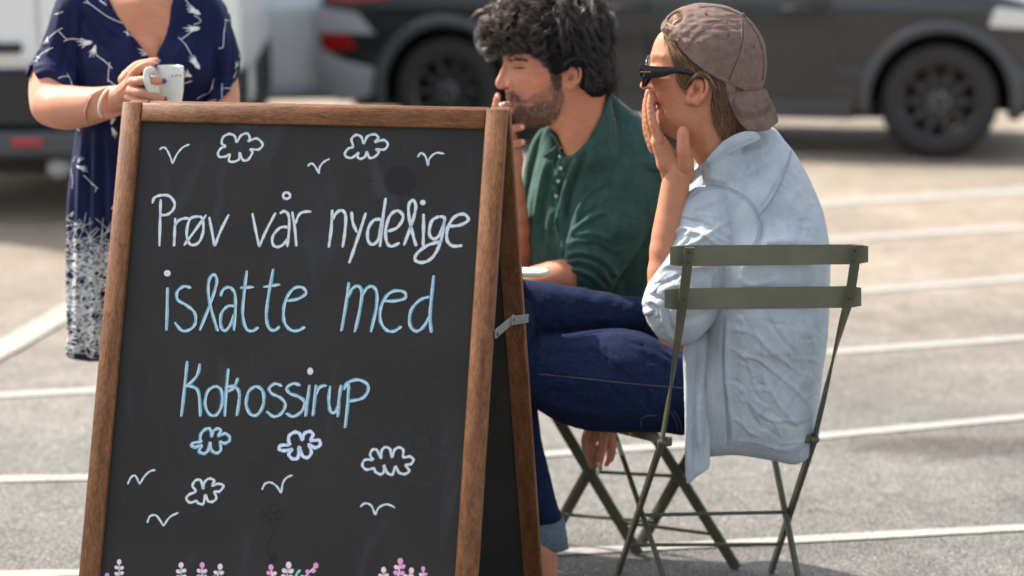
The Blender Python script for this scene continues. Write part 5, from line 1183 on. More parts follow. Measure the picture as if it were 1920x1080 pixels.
TF = [(Z7([(215, 100), (290, 120), (360, 95), (430, 85)]), .002, 6), (Z7([(440, 130), (400, 210), (355, 280)]), -.0025, 4), (Z7([(450, 130), (410, 215), (362, 290)]), .003, 5),
  (Z7([(360, 300), (365, 340), (345, 400), (300, 440)]), -.004, 5), (Z7([(400, 300), (440, 350), (520, 380)]), .0022, 7), (Z7([(380, 330), (430, 400), (500, 430)]), .0022, 6), (Z7([(480, 200), (440, 280), (430, 360)]), .0015, 7),
  (Z7([(250, 600), (245, 750), (262, 900), (262, 970)]), -.0035, 4), (Z7([(262, 600), (258, 750), (274, 900), (275, 975)]), .003, 5), (Z7([(260, 630), (330, 640), (400, 700), (450, 740)]), .0025, 6), (Z7([(280, 700), (350, 720), (430, 780), (500, 850)]), .003, 6),
  (Z7([(380, 600), (420, 660), (460, 700)]), -.0025, 6), (Z7([(420, 740), (400, 830), (330, 900)]), .003, 6), (Z7([(500, 760), (440, 850), (400, 940)]), .0025, 6), (Z7([(360, 760), (410, 850), (480, 930)]), .0025, 5), (Z7([(300, 820), (340, 900), (420, 960)]), -.002, 5),
  (Z7([(500, 600), (520, 700), (510, 800)]), .002, 8), (Z7([(330, 860), (400, 900), (500, 900)]), .0022, 5), (Z7([(270, 960), (350, 968), (440, 990), (500, 950)]), .0015, 4), (Z7([(300, 590), (310, 640), (290, 700)]), .002, 6), (Z7([(440, 600), (430, 650), (450, 720), (430, 800)]), .002, 5),
  (Z7([(520, 260), (480, 330), (470, 400)]), -.002, 8), (Z7([(190, 180), (250, 190), (330, 260)]), .0016, 5), (Z7([(420, 100), (380, 130), (330, 180)]), -.0015, 9), (Z7([(290, 470), (330, 500), (420, 480)]), .002, 7), (Z7([(380, 860), (450, 920), (520, 900)]), -.0018, 6), (Z7([(320, 660), (300, 760), (310, 860)]), .0018, 6)]
TF = [(f[0], f[1]*1.6, f[2]*.8) for f in TF]+creases(Z7, [(270, 590), (540, 590), (525, 700), (515, 900), (440, 1000), (280, 970)], 85, .0026, 2.2, 52, 42, 62, 3)+creases(Z7, [(370, 200), (470, 130), (540, 280), (550, 400), (380, 400)], 34, .0026, 2.4, 60, 32, 55, 5)+creases(Z7, [(200, 110), (400, 50), (430, 150), (340, 260)], 20, .0022, 2.6, 130, 28, 45, 6)
so, Vs, Fs = cloth('shirt', tv, capman, M_SHIRT, TF, (.0014, 16, (1, 1, .7), 21)); bvS = bvh_of(Vs, Fs)
# near sleeve
slv = Z7([(235, 205), (290, 215), (335, 245), (362, 290), (366, 335), (345, 390), (318, 430), (290, 480), (262, 540), (238, 580), (205, 620), (160, 660), (105, 672), (60, 655), (25, 610), (8, 560), (6, 540), (30, 480), (60, 435), (82, 390), (90, 345), (104, 300), (125, 255), (170, 215)])
lo, hi = bounds(slv, 3.83, .10, .12); sv = Vol(lo, hi, .0032)
sv.inflate(slv, 3.83, c=1.75, depth=[(1385, 400, 3.875), (1340, 450, 3.84), (1260, 600, 3.81), (1250, 520, 3.815), (1280, 400, 3.86)])
SF = [(Z7([(128, 350), (180, 345), (240, 385), (290, 400)]), .0035, 5), (Z7([(110, 390), (170, 370), (230, 330), (290, 290)]), .003, 6), (Z7([(130, 300), (200, 320), (270, 360), (340, 370)]), -.0035, 5), (Z7([(150, 280), (210, 250), (260, 240)]), .002, 6), (Z7([(240, 230), (300, 300), (345, 330)]), .002, 6),
  (Z7([(95, 350), (130, 330), (160, 340)]), .004, 5), (Z7([(90, 400), (130, 380), (150, 360)]), -.004, 4), (Z7([(45, 470), (90, 440), (150, 450), (220, 440)]), .004, 6), (Z7([(35, 500), (80, 490), (120, 470)]), -.003, 4), (Z7([(20, 540), (60, 560), (75, 620), (100, 665)]), .0035, 4), (Z7([(30, 530), (75, 550), (92, 620), (120, 662)]), -.0035, 4),
  (Z7([(60, 520), (110, 500), (180, 520)]), .002, 6), (Z7([(100, 600), (160, 600), (220, 560)]), -.002, 9), (Z7([(210, 215), (275, 222), (330, 258), (358, 300)]), -.002, 3.5), (Z7([(190, 400), (240, 420), (280, 440)]), -.003, 5), (Z7([(170, 400), (210, 470), (200, 530)]), .002, 8)]
SF = [(f[0], f[1]*1.7, f[2]*.8) for f in SF]+creases(Z7, [(110, 300), (200, 220), (340, 260), (350, 380), (290, 470), (120, 440)], 30, .0022, 2.6, 20, 30, 50, 8)+creases(Z7, [(40, 480), (240, 460), (200, 620), (80, 660), (20, 580)], 26, .0020, 2.4, 100, 40, 40, 9)
Vsl, Fsl = sv.mesh(1); Vsl = folds(wrinkle(Vsl, Fsl, .0012, 18, seed=31), Fsl, SF); slo = kid(make_mesh('sleeve', Vsl, Fsl, M_SHIRT, None, True), so); bvL = bvh_of(Vsl, Fsl)
# rolled cuff on the forearm
b = Vol(P(1195, 600, 3.74)-.01, P(1262, 505, 3.90)+.01, .0026)
for i, (a, c, r) in enumerate((((1222, 545), (1246, 520), .0), ((1215, 562), (1250, 545), 0), ((1212, 582), (1250, 565), 0))):
    b.inflate([(a[0]-3, a[1]-6), (c[0], c[1]-9), (c[0]+5, c[1]+2), (a[0]+4, a[1]+9), (a[0]-6, a[1]+3)], 3.80, t=2.6, c=2.2, k=.004)
Vq, Fq = b.mesh(1); Vq = wrinkle(Vq, Fq, .0015, 50, seed=5); kid(make_mesh('rolled_cuff', Vq, Fq, M_SHIRT, None, True), slo)
# hanging front panel and collar
tail = Z7([(135, 672), (180, 655), (232, 596), (240, 640), (232, 720), (216, 800), (210, 900), (208, 1000), (205, 1040), (170, 1062), (146, 1082), (134, 1078), (131, 1000), (132, 850), (130, 740)])
lo, hi = bounds(tail, 3.82, .06, .08); fv = Vol(lo, hi, .003); fv.inflate(tail, 3.82, t=.42, depth=[(1290, 640, 3.83), (1340, 600, 3.845), (1285, 870, 3.80), (1330, 860, 3.815)])
o2, Vf, Ff = cloth('front_panel', fv, None, M_SHIRT, [(Z7([(165, 670), (160, 800), (155, 950), (150, 1060)]), -.006, 5), (Z7([(190, 650), (185, 780), (175, 900), (180, 1020)]), .007, 6), (Z7([(215, 640), (215, 760), (200, 900), (195, 1030)]), -.005, 4), (Z7([(140, 700), (142, 850), (140, 1000)]), .005, 4), (Z7([(150, 900), (180, 870), (205, 880)]), .002, 5), (Z7([(150, 980), (175, 960), (200, 985)]), .002, 4), (Z7([(160, 780), (190, 760), (212, 780)]), .002, 4)]+creases(Z7, [(135, 690), (230, 640), (205, 1030), (140, 1070)], 26, .0018, 2.2, 80, 35, 36, 12), (.0008, 30, (1, 1, 1), 77)); kid(o2, so)
coll = Z7([(295, 40), (250, 62), (215, 95), (180, 140), (158, 165), (132, 198), (128, 212), (150, 205), (185, 175), (230, 130), (275, 100), (320, 78), (355, 62), (350, 45), (325, 36)])
lo, hi = bounds(coll, 3.86, .09, .10); kv = Vol(lo, hi, .0022); kv.inflate(coll, 3.86, t=.28, depth=[(1300, 330, 3.875), (1340, 290, 3.838), (1385, 255, 3.835), (1410, 250, 3.84)])
o3, Vk, Fk = cloth('collar', kv, None, M_SHIRT, [(Z7([(150, 190), (220, 110), (300, 55)]), .001, 3)], (.0006, 60, (1, 1, 1), 7)); kid(o3, so); bvCo = bvh_of(Vk, Fk)
b = MB()
ribbon(b, bvS, Z7([(252, 590), (246, 700), (255, 850), (262, 975)]), .0035, .0006, raise_=.0008)
bvA = bvh_of(*merge_meshes([(Vs, Fs), (Vsl, Fsl)]))
for ox in (0, 7):
    ribbon(b, bvA, Z7([(150-ox, 240+ox), (190, 212+ox), (240, 206+ox), (292, 222+ox), (334-ox*.6, 256+ox*.8), (354-ox, 296), (360-ox, 335), (344-ox, 378), (312-ox, 408)]), .0034 if not ox else .0012, .0006, raise_=.0009, step=3)
    ribbon(b, bvA, Z7([(354, 290+ox), (385, 252+ox), (412, 205+ox), (436+ox*.3, 150+ox), (450+ox*.3, 100)]), .0034 if not ox else .0012, .0006, raise_=.0009, step=3)
if True:
    ribbon(b, bvS, Z7([(258, 972), (340, 984), (430, 1000), (480, 985), (508, 950)]), .0018, .0006, raise_=.0005)
pass
ribbon(b, bvCo, Z7([(140, 200), (190, 155), (235, 112), (290, 80), (340, 62)]), .0012, .0005, raise_=.0004)
kid(b.build('seam', mat('pale_blue_seam', (.27, .32, .38), .9, bump=(400, .6, .001)), None, True), so)

# jeans
YJ = 3.97
up_th = Z4([(-120, 215), (20, 200), (110, 206), (210, 218), (300, 236), (370, 248), (420, 255), (470, 300), (470, 370), (410, 358), (340, 354), (260, 362), (200, 368), (110, 378), (40, 420), (-60, 440), (-140, 380)])
lo_th = Z4([(-60, 430), (20, 400), (110, 372), (200, 364), (300, 350), (380, 350), (440, 366), (500, 400), (560, 430), (580, 520), (575, 620), (545, 655), (460, 645), (380, 648), (300, 646), (240, 640), (170, 620), (110, 585), (50, 545), (-40, 520)])
allp = up_th+lo_th; lo, hi = bounds(allp, YJ, .15, .27); jv = Vol(lo, hi, .0045)
jv.inflate(lo_th, 3.965, c=1.9, depth=[(1290, 700, 3.96), (960, 690, 3.98)], k=.01)
jv.inflate(up_th, 4.07, c=1.9, k=.012)
JF = [(Z4([(100, 374), (200, 366), (300, 350), (390, 352), (450, 372)]), -.006, 4), (Z4([(110, 470), (250, 485), (380, 500), (540, 515)]), .0015, 3), (Z4([(440, 270), (430, 330), (405, 355)]), -.005, 5), (Z4([(415, 250), (425, 300), (445, 350)]), .005, 5),
  (Z4([(70, 310), (110, 350), (120, 400), (100, 450)]), .005, 7), (Z4([(85, 300), (120, 370)]), -.004, 5), (Z4([(250, 390), (320, 410), (360, 460)]), .003, 9), (Z4([(400, 400), (470, 430), (530, 470)]), .003, 8), (Z4([(340, 250), (380, 290), (385, 330)]), .002, 8), (Z4([(120, 560), (220, 590), (340, 600)]), .002, 9), (Z4([(460, 390), (510, 440), (540, 500)]), -.003, 6), (Z4([(420, 380), (440, 430), (500, 470)]), -.0025, 6),
  (Z4([(300, 270), (340, 300), (350, 340)]), -.002, 6), (Z4([(180, 230), (250, 260), (330, 280)]), .0015, 8)]
JF = [(f[0], f[1]*1.3, f[2]*.85) for f in JF]+creases(Z4, [(100, 390), (440, 380), (550, 450), (550, 600), (200, 600), (100, 500)], 34, .0026, 4, 25, 35, 60, 21)+creases(Z4, [(80, 215), (420, 260), (400, 345), (110, 360)], 22, .0022, 4, 60, 35, 45, 22)
jo, Vj, Fj = cloth('jeans', jv, capman, M_JEANS, JF, (.0028, 18, (1, 1, 1.6), 41)); bvJ = bvh_of(Vj, Fj)
leg = [(985, 560), (1006, 640), (1008, 768), (1026, 870), (1044, 940), (1053, 978), (1010, 985), (955, 985), (935, 860), (905, 740), (890, 620)]
lo, hi = bounds(leg, 4.0, .12, .12); lv = Vol(lo, hi, .005); lv.inflate(leg, 4.0, c=1.8); Vl, Fl = lv.mesh(1)
lv = limb([P(920, 600, 4.06), P(890, 760, 4.0), P(870, 900, 3.98)], [.075, .062, .055], .007)
Vx, Fx = merge_meshes([(wrinkle(Vl, Fl, .002, 18, seed=4), Fl), lv]); kid(make_mesh('leg', Vx, Fx, M_JEANS, None, True), jo)
cuffp = [(952, 972), (1000, 972), (1052, 966), (1058, 975), (1066, 1024), (1062, 1030), (1010, 1040), (955, 1044)]
lo, hi = bounds(cuffp, 4.0, .12, .12, .02); uv_ = Vol(lo, hi, .0035); uv_.inflate(cuffp, 4.0, c=1.9, smooth=2);
Vu, Fu = uv_.mesh(1); kid(make_mesh('turn_up', wrinkle(Vu, Fu, .0015, 40, seed=3), Fu, M_CUFF, None, True), jo)
b = MB(); ribbon(b, bvJ, Z4([(110, 478), (250, 492), (400, 508), (545, 520)]), .0011, .0006); ribbon(b, bvJ, Z4([(418, 645), (420, 608), (470, 600)]), .001, .0006); ribbon(b, bvJ, Z4([(505, 590), (520, 620), (525, 650)]), .001, .0006); ribbon(b, bvJ, Z4([(515, 588), (532, 620), (537, 650)]), .001, .0006)
kid(b.build('stitching', mat('denim_thread', (.16, .14, .12), .9), None, True), jo)
sh = Vol(P(930, 1150, 4.0)-np.array([.05, .1, .05]), P(1060, 1080, 4.0)+np.array([.05, .1, .02]), .006); sh.chain([P(1010, 1092, 4.0), P(960, 1112, 3.98), P(915, 1118, 3.96)], [.04, .036, .032], .01); Vs_, Fs_ = sh.mesh(1); make_mesh('shoe', Vs_, Fs_, mat('black_leather', (.02, .02, .02), .5), capman, True)
cg = thing('cigarette', P(*Tr([(305, 430)])[0], YR-.02), 'cigarette stub held in the fingers hanging below the seat', 'cigarette')
b = MB(); b.tube([P(*Tr([(304, 392)])[0], YR-.022), P(*Tr([(305, 432)])[0], YR-.02)], .0038, 12); b.build('paper', M_PAPER, cg, True)
b = MB(); b.tube([P(*Tr([(305, 432)])[0], YR-.02), P(*Tr([(306, 444)])[0], YR-.02)], .0036, 12); b.build('ash', mat('ash', (.45, .44, .42), .9), cg, True)

# ------------------------------------------------------------------ man in the green shirt
gman = thing('person', P(1100, 1040, 4.35)*np.array([1, 1, 0]), 'bearded man with curly dark hair in a green button-neck shirt smoking behind the board', 'person')
YG = 4.28
prof = Z2([(262, 250), (238, 300), (222, 355), (226, 392), (230, 412), (227, 436), (216, 462), (200, 500), (181, 540), (176, 562), (182, 584), (197, 598), (218, 602), (238, 602), (244, 618), (243, 640), (247, 660), (252, 674), (262, 686), (256, 700), (262, 716), (272, 728), (276, 748), (286, 780), (300, 815), (330, 845), (370, 862), (420, 858), (470, 852), (520, 850), (552, 876), (592, 925), (622, 995), (640, 1060), (660, 1150), (1040, 1150), (990, 1000), (960, 860), (935, 700), (932, 560), (935, 430), (920, 290), (872, 165), (785, 85), (650, 40), (500, 42), (370, 90)])
inn = Z2([(480, 400, .064), (680, 350, .075), (850, 400, .060), (480, 530, .064), (330, 520, .043), (300, 560, .036), (330, 455, .037), (300, 450, .030), (375, 455, .049), (290, 400, .034), (380, 400, .055), (250, 450, .0115), (236, 500, .0115), (240, 540, .0145), (262, 575, .0185), (240, 588, .016), (200, 570, .0095), (214, 545, .0105), (268, 640, .021), (300, 640, .028), (330, 690, .032), (290, 700, .022), (430, 640, .053), (450, 760, .044), (360, 790, .028), (310, 780, .019), (590, 720, .059), (760, 560, .064), (700, 760, .058), (650, 920, .056), (800, 950, .056), (820, 750, .05),
    (300, 330, .045), (400, 250, .062), (600, 120, .062), (560, 620, .062), (520, 800, .040), (850, 1050, .058), (720, 1050, .058)])
lo = P(925, 320, YG); hi = P(1175, -3, YG); gh_ = Vol((lo[0], YG-.11, lo[2]), (hi[0], YG+.11, hi[2]), .0022); gh_.rbf(prof, inn, YG)
def gY(a, b): return YG-gh_.width(*Z2([(a, b)])[0])
q = Z2([(252, 598)])[0]; gh_.ell(P(*q, gY(252, 590)+.003), (.0045, .004, .0022), .002, 'sub')
q = Z2([(276, 574)])[0]; gh_.ell(P(*q, gY(276, 574)+.004), (.0095, .007, .0085), .004)
q = Z2([(334, 458)])[0]; gh_.ell(P(*q, gY(334, 458)+.008), (.012, .0105, .010), .003); 
gh_.chain([P(*Z2([(295, 449)])[0], gY(295, 449)-.001), P(*Z2([(335, 446)])[0], gY(335, 446)-.0022), P(*Z2([(378, 462)])[0], gY(378, 462)-.0008)], [.0022, .0026, .0022], .002, n=3)
gh_.chain([P(*Z2([(298, 462)])[0], gY(298, 462)-.0005), P(*Z2([(335, 470)])[0], gY(335, 470)-.0012), P(*Z2([(372, 464)])[0], gY(372, 464)-.0005)], [.0018, .0022, .0018], .002, n=3)
ear(gh_, Z2, 700, 515, 116, 178, YG-.070, .05); mirror_ear(gh_, Z2, 700, 515, 112, 172, YG+.072)
V, F = gh_.mesh(1)
V = folds(V, F, [(Z2([(300, 455), (335, 458), (372, 463)]), -.0016, 1.6), (Z2([(278, 398), (330, 385), (390, 400)]), .0022, 5), (Z2([(285, 425), (330, 424), (375, 440)]), -.0012, 3), (Z2([(300, 488), (340, 500), (380, 490)]), -.0007, 3), (Z2([(288, 565), (320, 610), (345, 670)]), -.0024, 3.5), (Z2([(284, 548), (296, 570), (290, 598)]), -.0022, 2.0), (Z2([(255, 688), (290, 686), (328, 694)]), -.0016, 1.8), (Z2([(258, 702), (290, 702), (320, 700)]), .0014, 2.5), (Z2([(258, 674), (290, 674), (318, 684)]), .0010, 2.2),
    (Z2([(270, 724), (310, 722)]), -.001, 4), (Z2([(385, 450), (420, 440)]), -.0005, 2), (Z2([(385, 462), (420, 466)]), -.0005, 2), (Z2([(255, 420), (262, 445)]), -.001, 3), (Z2([(640, 620), (700, 760), (740, 900)]), .003, 9), (Z2([(400, 520), (470, 560), (560, 520)]), .0015, 8)])
YN = 4.26
gx = Vol(P(915, 345, YN)-np.array([0, .07, 0]), P(990, 160, YN)+np.array([0, .07, 0]), .0018)
gx.ell(P(938, 262, YN), (.030, .018, .045), .006)
gx.chain([P(932, 235, YN), P(929, 208, YN), P(933, 180, YN)], [.0095, .0088, .0072], .003, n=3)
gx.chain([P(940, 235, YN-.014), P(940, 212, YN-.018), P(948, 196, YN-.018)], [.0095, .0085, .0070], .003, n=3)
gx.chain([P(945, 250, YN-.022), P(958, 243, YN-.030), P(979, 238, YN-.022)], [.0095, .0088, .0075], .003, n=3)
gx.chain([P(948, 275, YN-.022), P(962, 270, YN-.030), P(980, 267, YN-.022)], [.0095, .0088, .0072], .003, n=3)
gx.chain([P(955, 290, YN+.01), P(950, 250, YN+.02), P(952, 215, YN+.016)], [.012, .0105, .009], .004, n=3)
gx.chain([P(952, 262, YN), P(960, 300, YN), P(958, 345, YN+.01)], [.022, .024, .025], .01)
Vg, Fg = gx.mesh(1)
arm = limb([P(958, 335, YN+.01), P(968, 430, YN+.08), P(984, 525, YN+.16), P(1000, 590, YN+.22)], [.026, .033, .040, .040], .005)
arm2 = limb([P(1052, 520, 4.20), P(985, 535, 4.22), P(905, 545, 4.24)], [.041, .036, .027], .004)
h2 = limb([P(905, 545, 4.24), P(880, 548, 4.24), P(850, 556, 4.23), P(830, 570, 4.23)], [.027, .03, .018, .010], .004)
tt_ = limb([P(1110, 250, 4.32), P(1130, 380, 4.38), P(1130, 600, 4.42)], [.07, .11, .11], .008)
BL = [(*Z2([(190, 560)])[0], 12, 12, (.62, .23, .19), .7), (*Z2([(460, 560)])[0], 38, 30, (.60, .22, .15), .6), (*Z2([(310, 400)])[0], 20, 4, (.16, .085, .06), .4), (*Z2([(336, 458)])[0], 11, 2.0, (.02, .01, .008), .97), (*Z2([(252, 596)])[0], 5, 2.2, (.12, .04, .03), .85), (*Z2([(296, 590)])[0], 2.5, 6, (.30, .11, .07), .6), (*Z2([(330, 436)])[0], 14, 2.2, (.40, .17, .11), .5), (*Z2([(305, 457)])[0], 3, 2.5, (.10, .05, .04), .6), (*Z2([(290, 689)])[0], 12, 2.0, (.22, .06, .05), .8), (*Z2([(285, 700)])[0], 10, 3, (.48, .17, .14), .6),  # shade of nostril, nose crease and ear hollow painted as dark blobs
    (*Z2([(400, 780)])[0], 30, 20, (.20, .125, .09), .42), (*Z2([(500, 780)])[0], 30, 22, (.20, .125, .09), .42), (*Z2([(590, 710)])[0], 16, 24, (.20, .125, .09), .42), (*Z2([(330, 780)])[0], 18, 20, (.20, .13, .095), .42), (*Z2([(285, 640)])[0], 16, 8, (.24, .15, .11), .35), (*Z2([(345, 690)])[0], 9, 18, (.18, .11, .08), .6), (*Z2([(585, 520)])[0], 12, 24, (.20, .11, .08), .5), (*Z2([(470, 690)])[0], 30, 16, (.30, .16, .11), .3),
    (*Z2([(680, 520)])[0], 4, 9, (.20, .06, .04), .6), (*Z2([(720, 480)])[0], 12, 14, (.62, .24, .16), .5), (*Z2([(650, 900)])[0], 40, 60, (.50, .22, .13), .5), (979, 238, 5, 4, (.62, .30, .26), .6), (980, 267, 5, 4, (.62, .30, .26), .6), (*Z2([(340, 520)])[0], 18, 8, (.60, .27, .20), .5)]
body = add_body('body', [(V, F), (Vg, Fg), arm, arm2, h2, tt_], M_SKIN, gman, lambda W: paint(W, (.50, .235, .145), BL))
Nh = vnormals(V, F); px = proj(V); rs = np.random.RandomState(11)
def inpoly(px, T, poly): return poly_inside(np.array(T(poly)), px[:, 0], px[:, 1])
def beard(poly, n, L, col, seed, dirx, dirz, r=.00032):
    c_ = np.where(inpoly(px, Z2, poly))[0]
    if len(c_) == 0: return None
    rs = np.random.RandomState(seed); i = rs.choice(c_, n); d = np.stack([dirx+rs.normal(0, .35, n), rs.normal(0, .25, n), dirz+rs.normal(0, .3, n)], 1)
    jit = rs.normal(0, .0012, (n, 3)); return V[i]+jit-Nh[i]*(jit*Nh[i]).sum(1)[:, None], Nh[i], d, rs.uniform(.5, 1, n)*L, np.array(col)*rs.uniform(.5, 1.6, (n, 1))
sets = [beard([(250, 612), (300, 610), (345, 650), (350, 690), (325, 680), (262, 672), (248, 640)], 420, .007, (.10, .07, .052), 1, -.2, -1), beard([(345, 700), (400, 720), (470, 690), (560, 660), (600, 600), (640, 620), (640, 700), (600, 780), (540, 840), (440, 862), (360, 866), (310, 820), (285, 770), (300, 735)], 3600, .009, (.115, .078, .058), 2, .15, -1),
    beard([(340, 690), (420, 640), (520, 590), (560, 500), (620, 480), (630, 620), (470, 700)], 800, .006, (.17, .12, .09), 3, .1, -1), beard([(545, 480), (625, 470), (620, 600), (570, 600)], 700, .009, (.03, .024, .02), 4, .1, -1), beard([(255, 400), (330, 388), (392, 400), (385, 412), (320, 404), (258, 412)], 260, .008, (.05, .036, .03), 5, .9, .1)]
sets = [s for s in sets if s is not None]; cc = [np.concatenate(z) for z in zip(*sets)]
strands('beard', gman, cc[0], cc[1], cc[2], cc[3], .00034, np.full(len(cc[0]), .0008), np.full(len(cc[0]), .6), cc[4], 4, lift=.0012, rs=rs)
hairp = Z2([(92, 190), (88, 250), (95, 300), (120, 330), (150, 348), (190, 360), (225, 358), (260, 345), (300, 330), (350, 338), (400, 340), (440, 358), (475, 378), (505, 410), (530, 440), (545, 470), (565, 492), (600, 488), (625, 470), (650, 448), (690, 432), (735, 428), (765, 450), (768, 500), (752, 545), (742, 570), (770, 590), (790, 625), (850, 632), (905, 625), (940, 600), (962, 550), (970, 470), (960, 380), (965, 290), (955, 210), (930, 140), (885, 60), (820, -5), (720, -48), (600, -62), (480, -60), (370, -45), (270, -20), (215, 20), (165, 75), (115, 120), (98, 150)])
lo = P(895, 185, YG); hi = P(1160, -25, YG)
gv = Vol((lo[0], YG-.125, lo[2]), (hi[0], YG+.125, hi[2]), .0032); ci = [np.clip(((gv.ax[i]-gh_.lo[i])/gh_.res).round().astype(int), 0, gh_.n[i]-1) for i in range(3)]
xx, zz = np.meshgrid(gv.ax[0], gv.ax[2], indexing='ij'); Wd = np.array([P(a, b_, YG) for a, b_ in cat(hairp, 4, True)])[:, [0, 2]]; MD = -poly_sdist(Wd, xx, zz)
gv.inflate(hairp, YG, c=1.6, k=.004)
inside = np.all([(gv.ax[0][:, None, None] > gh_.lo[0]) & (gv.ax[0][:, None, None] < gh_.ax[0][-1]) & (gv.ax[2][None, None, :] < gh_.ax[2][-1]+1)], axis=0)
DH = gh_.D[np.ix_(*ci)]-.007+np.maximum(0, gv.ax[2][None, None, :]-gh_.ax[2][-1]); gv.merge(tuple(slice(0, n) for n in gv.n), np.maximum(DH, MD[:, None, :]), .006, 'add')
Vv, Fv = gv.mesh(1); Vv = wrinkle(Vv, Fv, .005, 42, seed=13); Nv = vnormals(Vv, Fv)
make_mesh('hair', Vv, Fv, M_HAIRB, gman, True, col=np.array([.009, .008, .008])[None].repeat(len(Vv), 0))
pv = proj(Vv); c_ = np.where((pv[:, 1] > -40))[0]; i = rs.choice(c_, 1500); p = pv[i]; u = (p[:, 0]-1120)/180; 
frontm = p[:, 0] < 1035
d = np.where(frontm[:, None], np.stack([-.8+rs.normal(0, .6, 1500), rs.normal(0, .5, 1500), -.35+rs.normal(0, .6, 1500)], 1), np.stack([.35+rs.normal(0, .35, 1500), rs.normal(0, .3, 1500), -.75+rs.normal(0, .35, 1500)], 1))
up = p[:, 1] < 60; grey = np.clip((1040-p[:, 0])/130, 0, 1)*np.clip((120-p[:, 1])/60, .3, 1)+.25*np.clip((60-p[:, 1])/50, 0, 1)
col = np.array([.016, .0135, .0125])*(1-grey[:, None])+np.array([.105, .080, .064])*grey[:, None]; col = col*rs.uniform(.35, 2.3, (1500, 1))
cu = np.where(frontm | up, rs.uniform(.0035, .0075, 1500), rs.uniform(.0012, .003, 1500)); tn = np.where(frontm, rs.uniform(.7, 1.5, 1500), rs.uniform(.4, .9, 1500))
Lh = np.where(frontm, rs.uniform(.028, .050, 1500), rs.uniform(.034, .06, 1500)); dn_ = d-Nv[i]*(d*Nv[i]).sum(1)[:, None]; dn_ /= np.linalg.norm(dn_, axis=1)[:, None]
noh = np.array(Z2([(150, 395), (225, 378), (300, 352), (400, 362), (475, 400), (535, 465), (575, 510), (630, 490), (665, 455), (735, 440), (765, 460), (775, 540), (750, 590), (800, 650), (960, 640), (960, 900), (190, 900)]))
ok_ = np.ones(len(i), bool)
for fr in (.45, .9):
    e_ = proj(Vv[i]+dn_*(Lh*fr)[:, None]); ok_ &= ~poly_inside(noh, e_[:, 0], e_[:, 1])
i = i[ok_]; d = d[ok_]; Lh = Lh[ok_]; cu = cu[ok_]; tn = tn[ok_]; col = col[ok_]; frontm = frontm[ok_]
strands('hair_curls', gman, Vv[i], Nv[i], d, Lh, .00048, cu, tn, col, 9, lift=.004, bend=.075, clump=13, spread=.0023, rs=rs)
# sparse flyaway curls
i = i[:260]; strands('stray_hair', gman, Vv[i], Nv[i], d[:260]+Nv[i]*.5, rs.uniform(.02, .035, 260), .0004, rs.uniform(.002, .005, 260), rs.uniform(.8, 1.6, 260), np.array([.03, .026, .024])[None].repeat(260, 0), 9, lift=.009, bend=.11, rs=rs)
for (x, y, yy) in ((979.5, 238, YN-.0315), (980.5, 267, YN-.0315)): nail(gman, P(x, y, yy), (.35, -1, .1), (1, 0, .15), .0095, .009, M_NAILP)
nail(gman, P(933, 181, YN-.0075), (-.1, -1, .2), (0, 0, 1), .009, .010, M_NAILP)
cg = thing('cigarette', P(952, 192, 4.262), 'lit cigarette held to the lips of the bearded man', 'cigarette')
b = MB(); b.tube([P(959, 192, 4.268), P(938, 196, 4.232)], .0038, 12); b.build('paper', M_PAPER, cg, True)
b = MB(); b.tube([P(*Z2([(x, y)])[0], gY(x, y)-o) for x, y, o in ((297, 454, .0012), (315, 454, .0022), (336, 456, .0030), (356, 460, .0024), (376, 465, .0012))], [.0005, .0009, .0011, .0010, .0004], 6); b.build('eyelashes', M_BLACKPL, gman, True)
# shirt of the bearded man
YS_ = 4.36
tor = Z8([(440, 22), (480, 55), (530, 95), (600, 150), (652, 230), (690, 360), (705, 500), (720, 700), (700, 900), (660, 1010), (400, 1020), (200, 990), (110, 930), (82, 880), (72, 760), (70, 650), (74, 540), (95, 420), (118, 320), (135, 240), (150, 200), (168, 186), (196, 206), (212, 240), (222, 280), (240, 300), (268, 290), (310, 252), (360, 190), (405, 110), (425, 50)])
lo, hi = bounds(tor, YS_, .17, .19); tv = Vol(lo, hi, .0036); tv.inflate(tor, YS_, c=1.7, depth=[(1130, 300, 4.34), (1170, 450, 4.36), (1060, 420, 4.38), (1200, 560, 4.36)])
cover(tv, gh_, tor, YS_, .0095)
TF = [(Z8([(222, 300), (200, 380), (190, 480), (195, 560)]), -.003, 3.5), (Z8([(232, 305), (214, 390), (205, 480), (206, 560)]), .0035, 3.5), (Z8([(160, 340), (130, 480), (110, 620), (115, 760)]), .0045, 5), (Z8([(185, 360), (160, 480), (135, 600), (150, 740)]), -.0045, 5), (Z8([(140, 240), (110, 360), (95, 480)]), -.004, 5),
  (Z8([(310, 330), (260, 440), (230, 560), (215, 680)]), .005, 6), (Z8([(345, 300), (300, 400), (262, 520), (250, 640)]), -.006, 6), (Z8([(280, 320), (240, 420), (215, 520)]), -.004, 4), (Z8([(200, 560), (170, 640), (165, 760)]), .003, 6), (Z8([(230, 580), (220, 700), (240, 800)]), .003, 6), (Z8([(330, 270), (380, 230), (430, 160)]), -.0015, 4), (Z8([(360, 290), (420, 240), (470, 200)]), .002, 7),
  (Z8([(400, 300), (480, 240), (560, 230)]), -.0015, 9), (Z8([(100, 700), (140, 800), (200, 870)]), .003, 6), (Z8([(90, 500), (85, 620), (95, 760)]), .003, 5)]
TF = [(f[0], f[1]*1.9) + tuple(f[2:]) for f in TF]+creases(Z8, [(90, 420), (200, 330), (300, 300), (240, 700), (180, 870), (100, 850)], 26, .0020, 2.4, 95, 20, 60, 34)+creases(Z8, [(400, 150), (520, 110), (660, 300), (500, 270), (380, 300)], 12, .0014, 3, 60, 30, 45, 35)
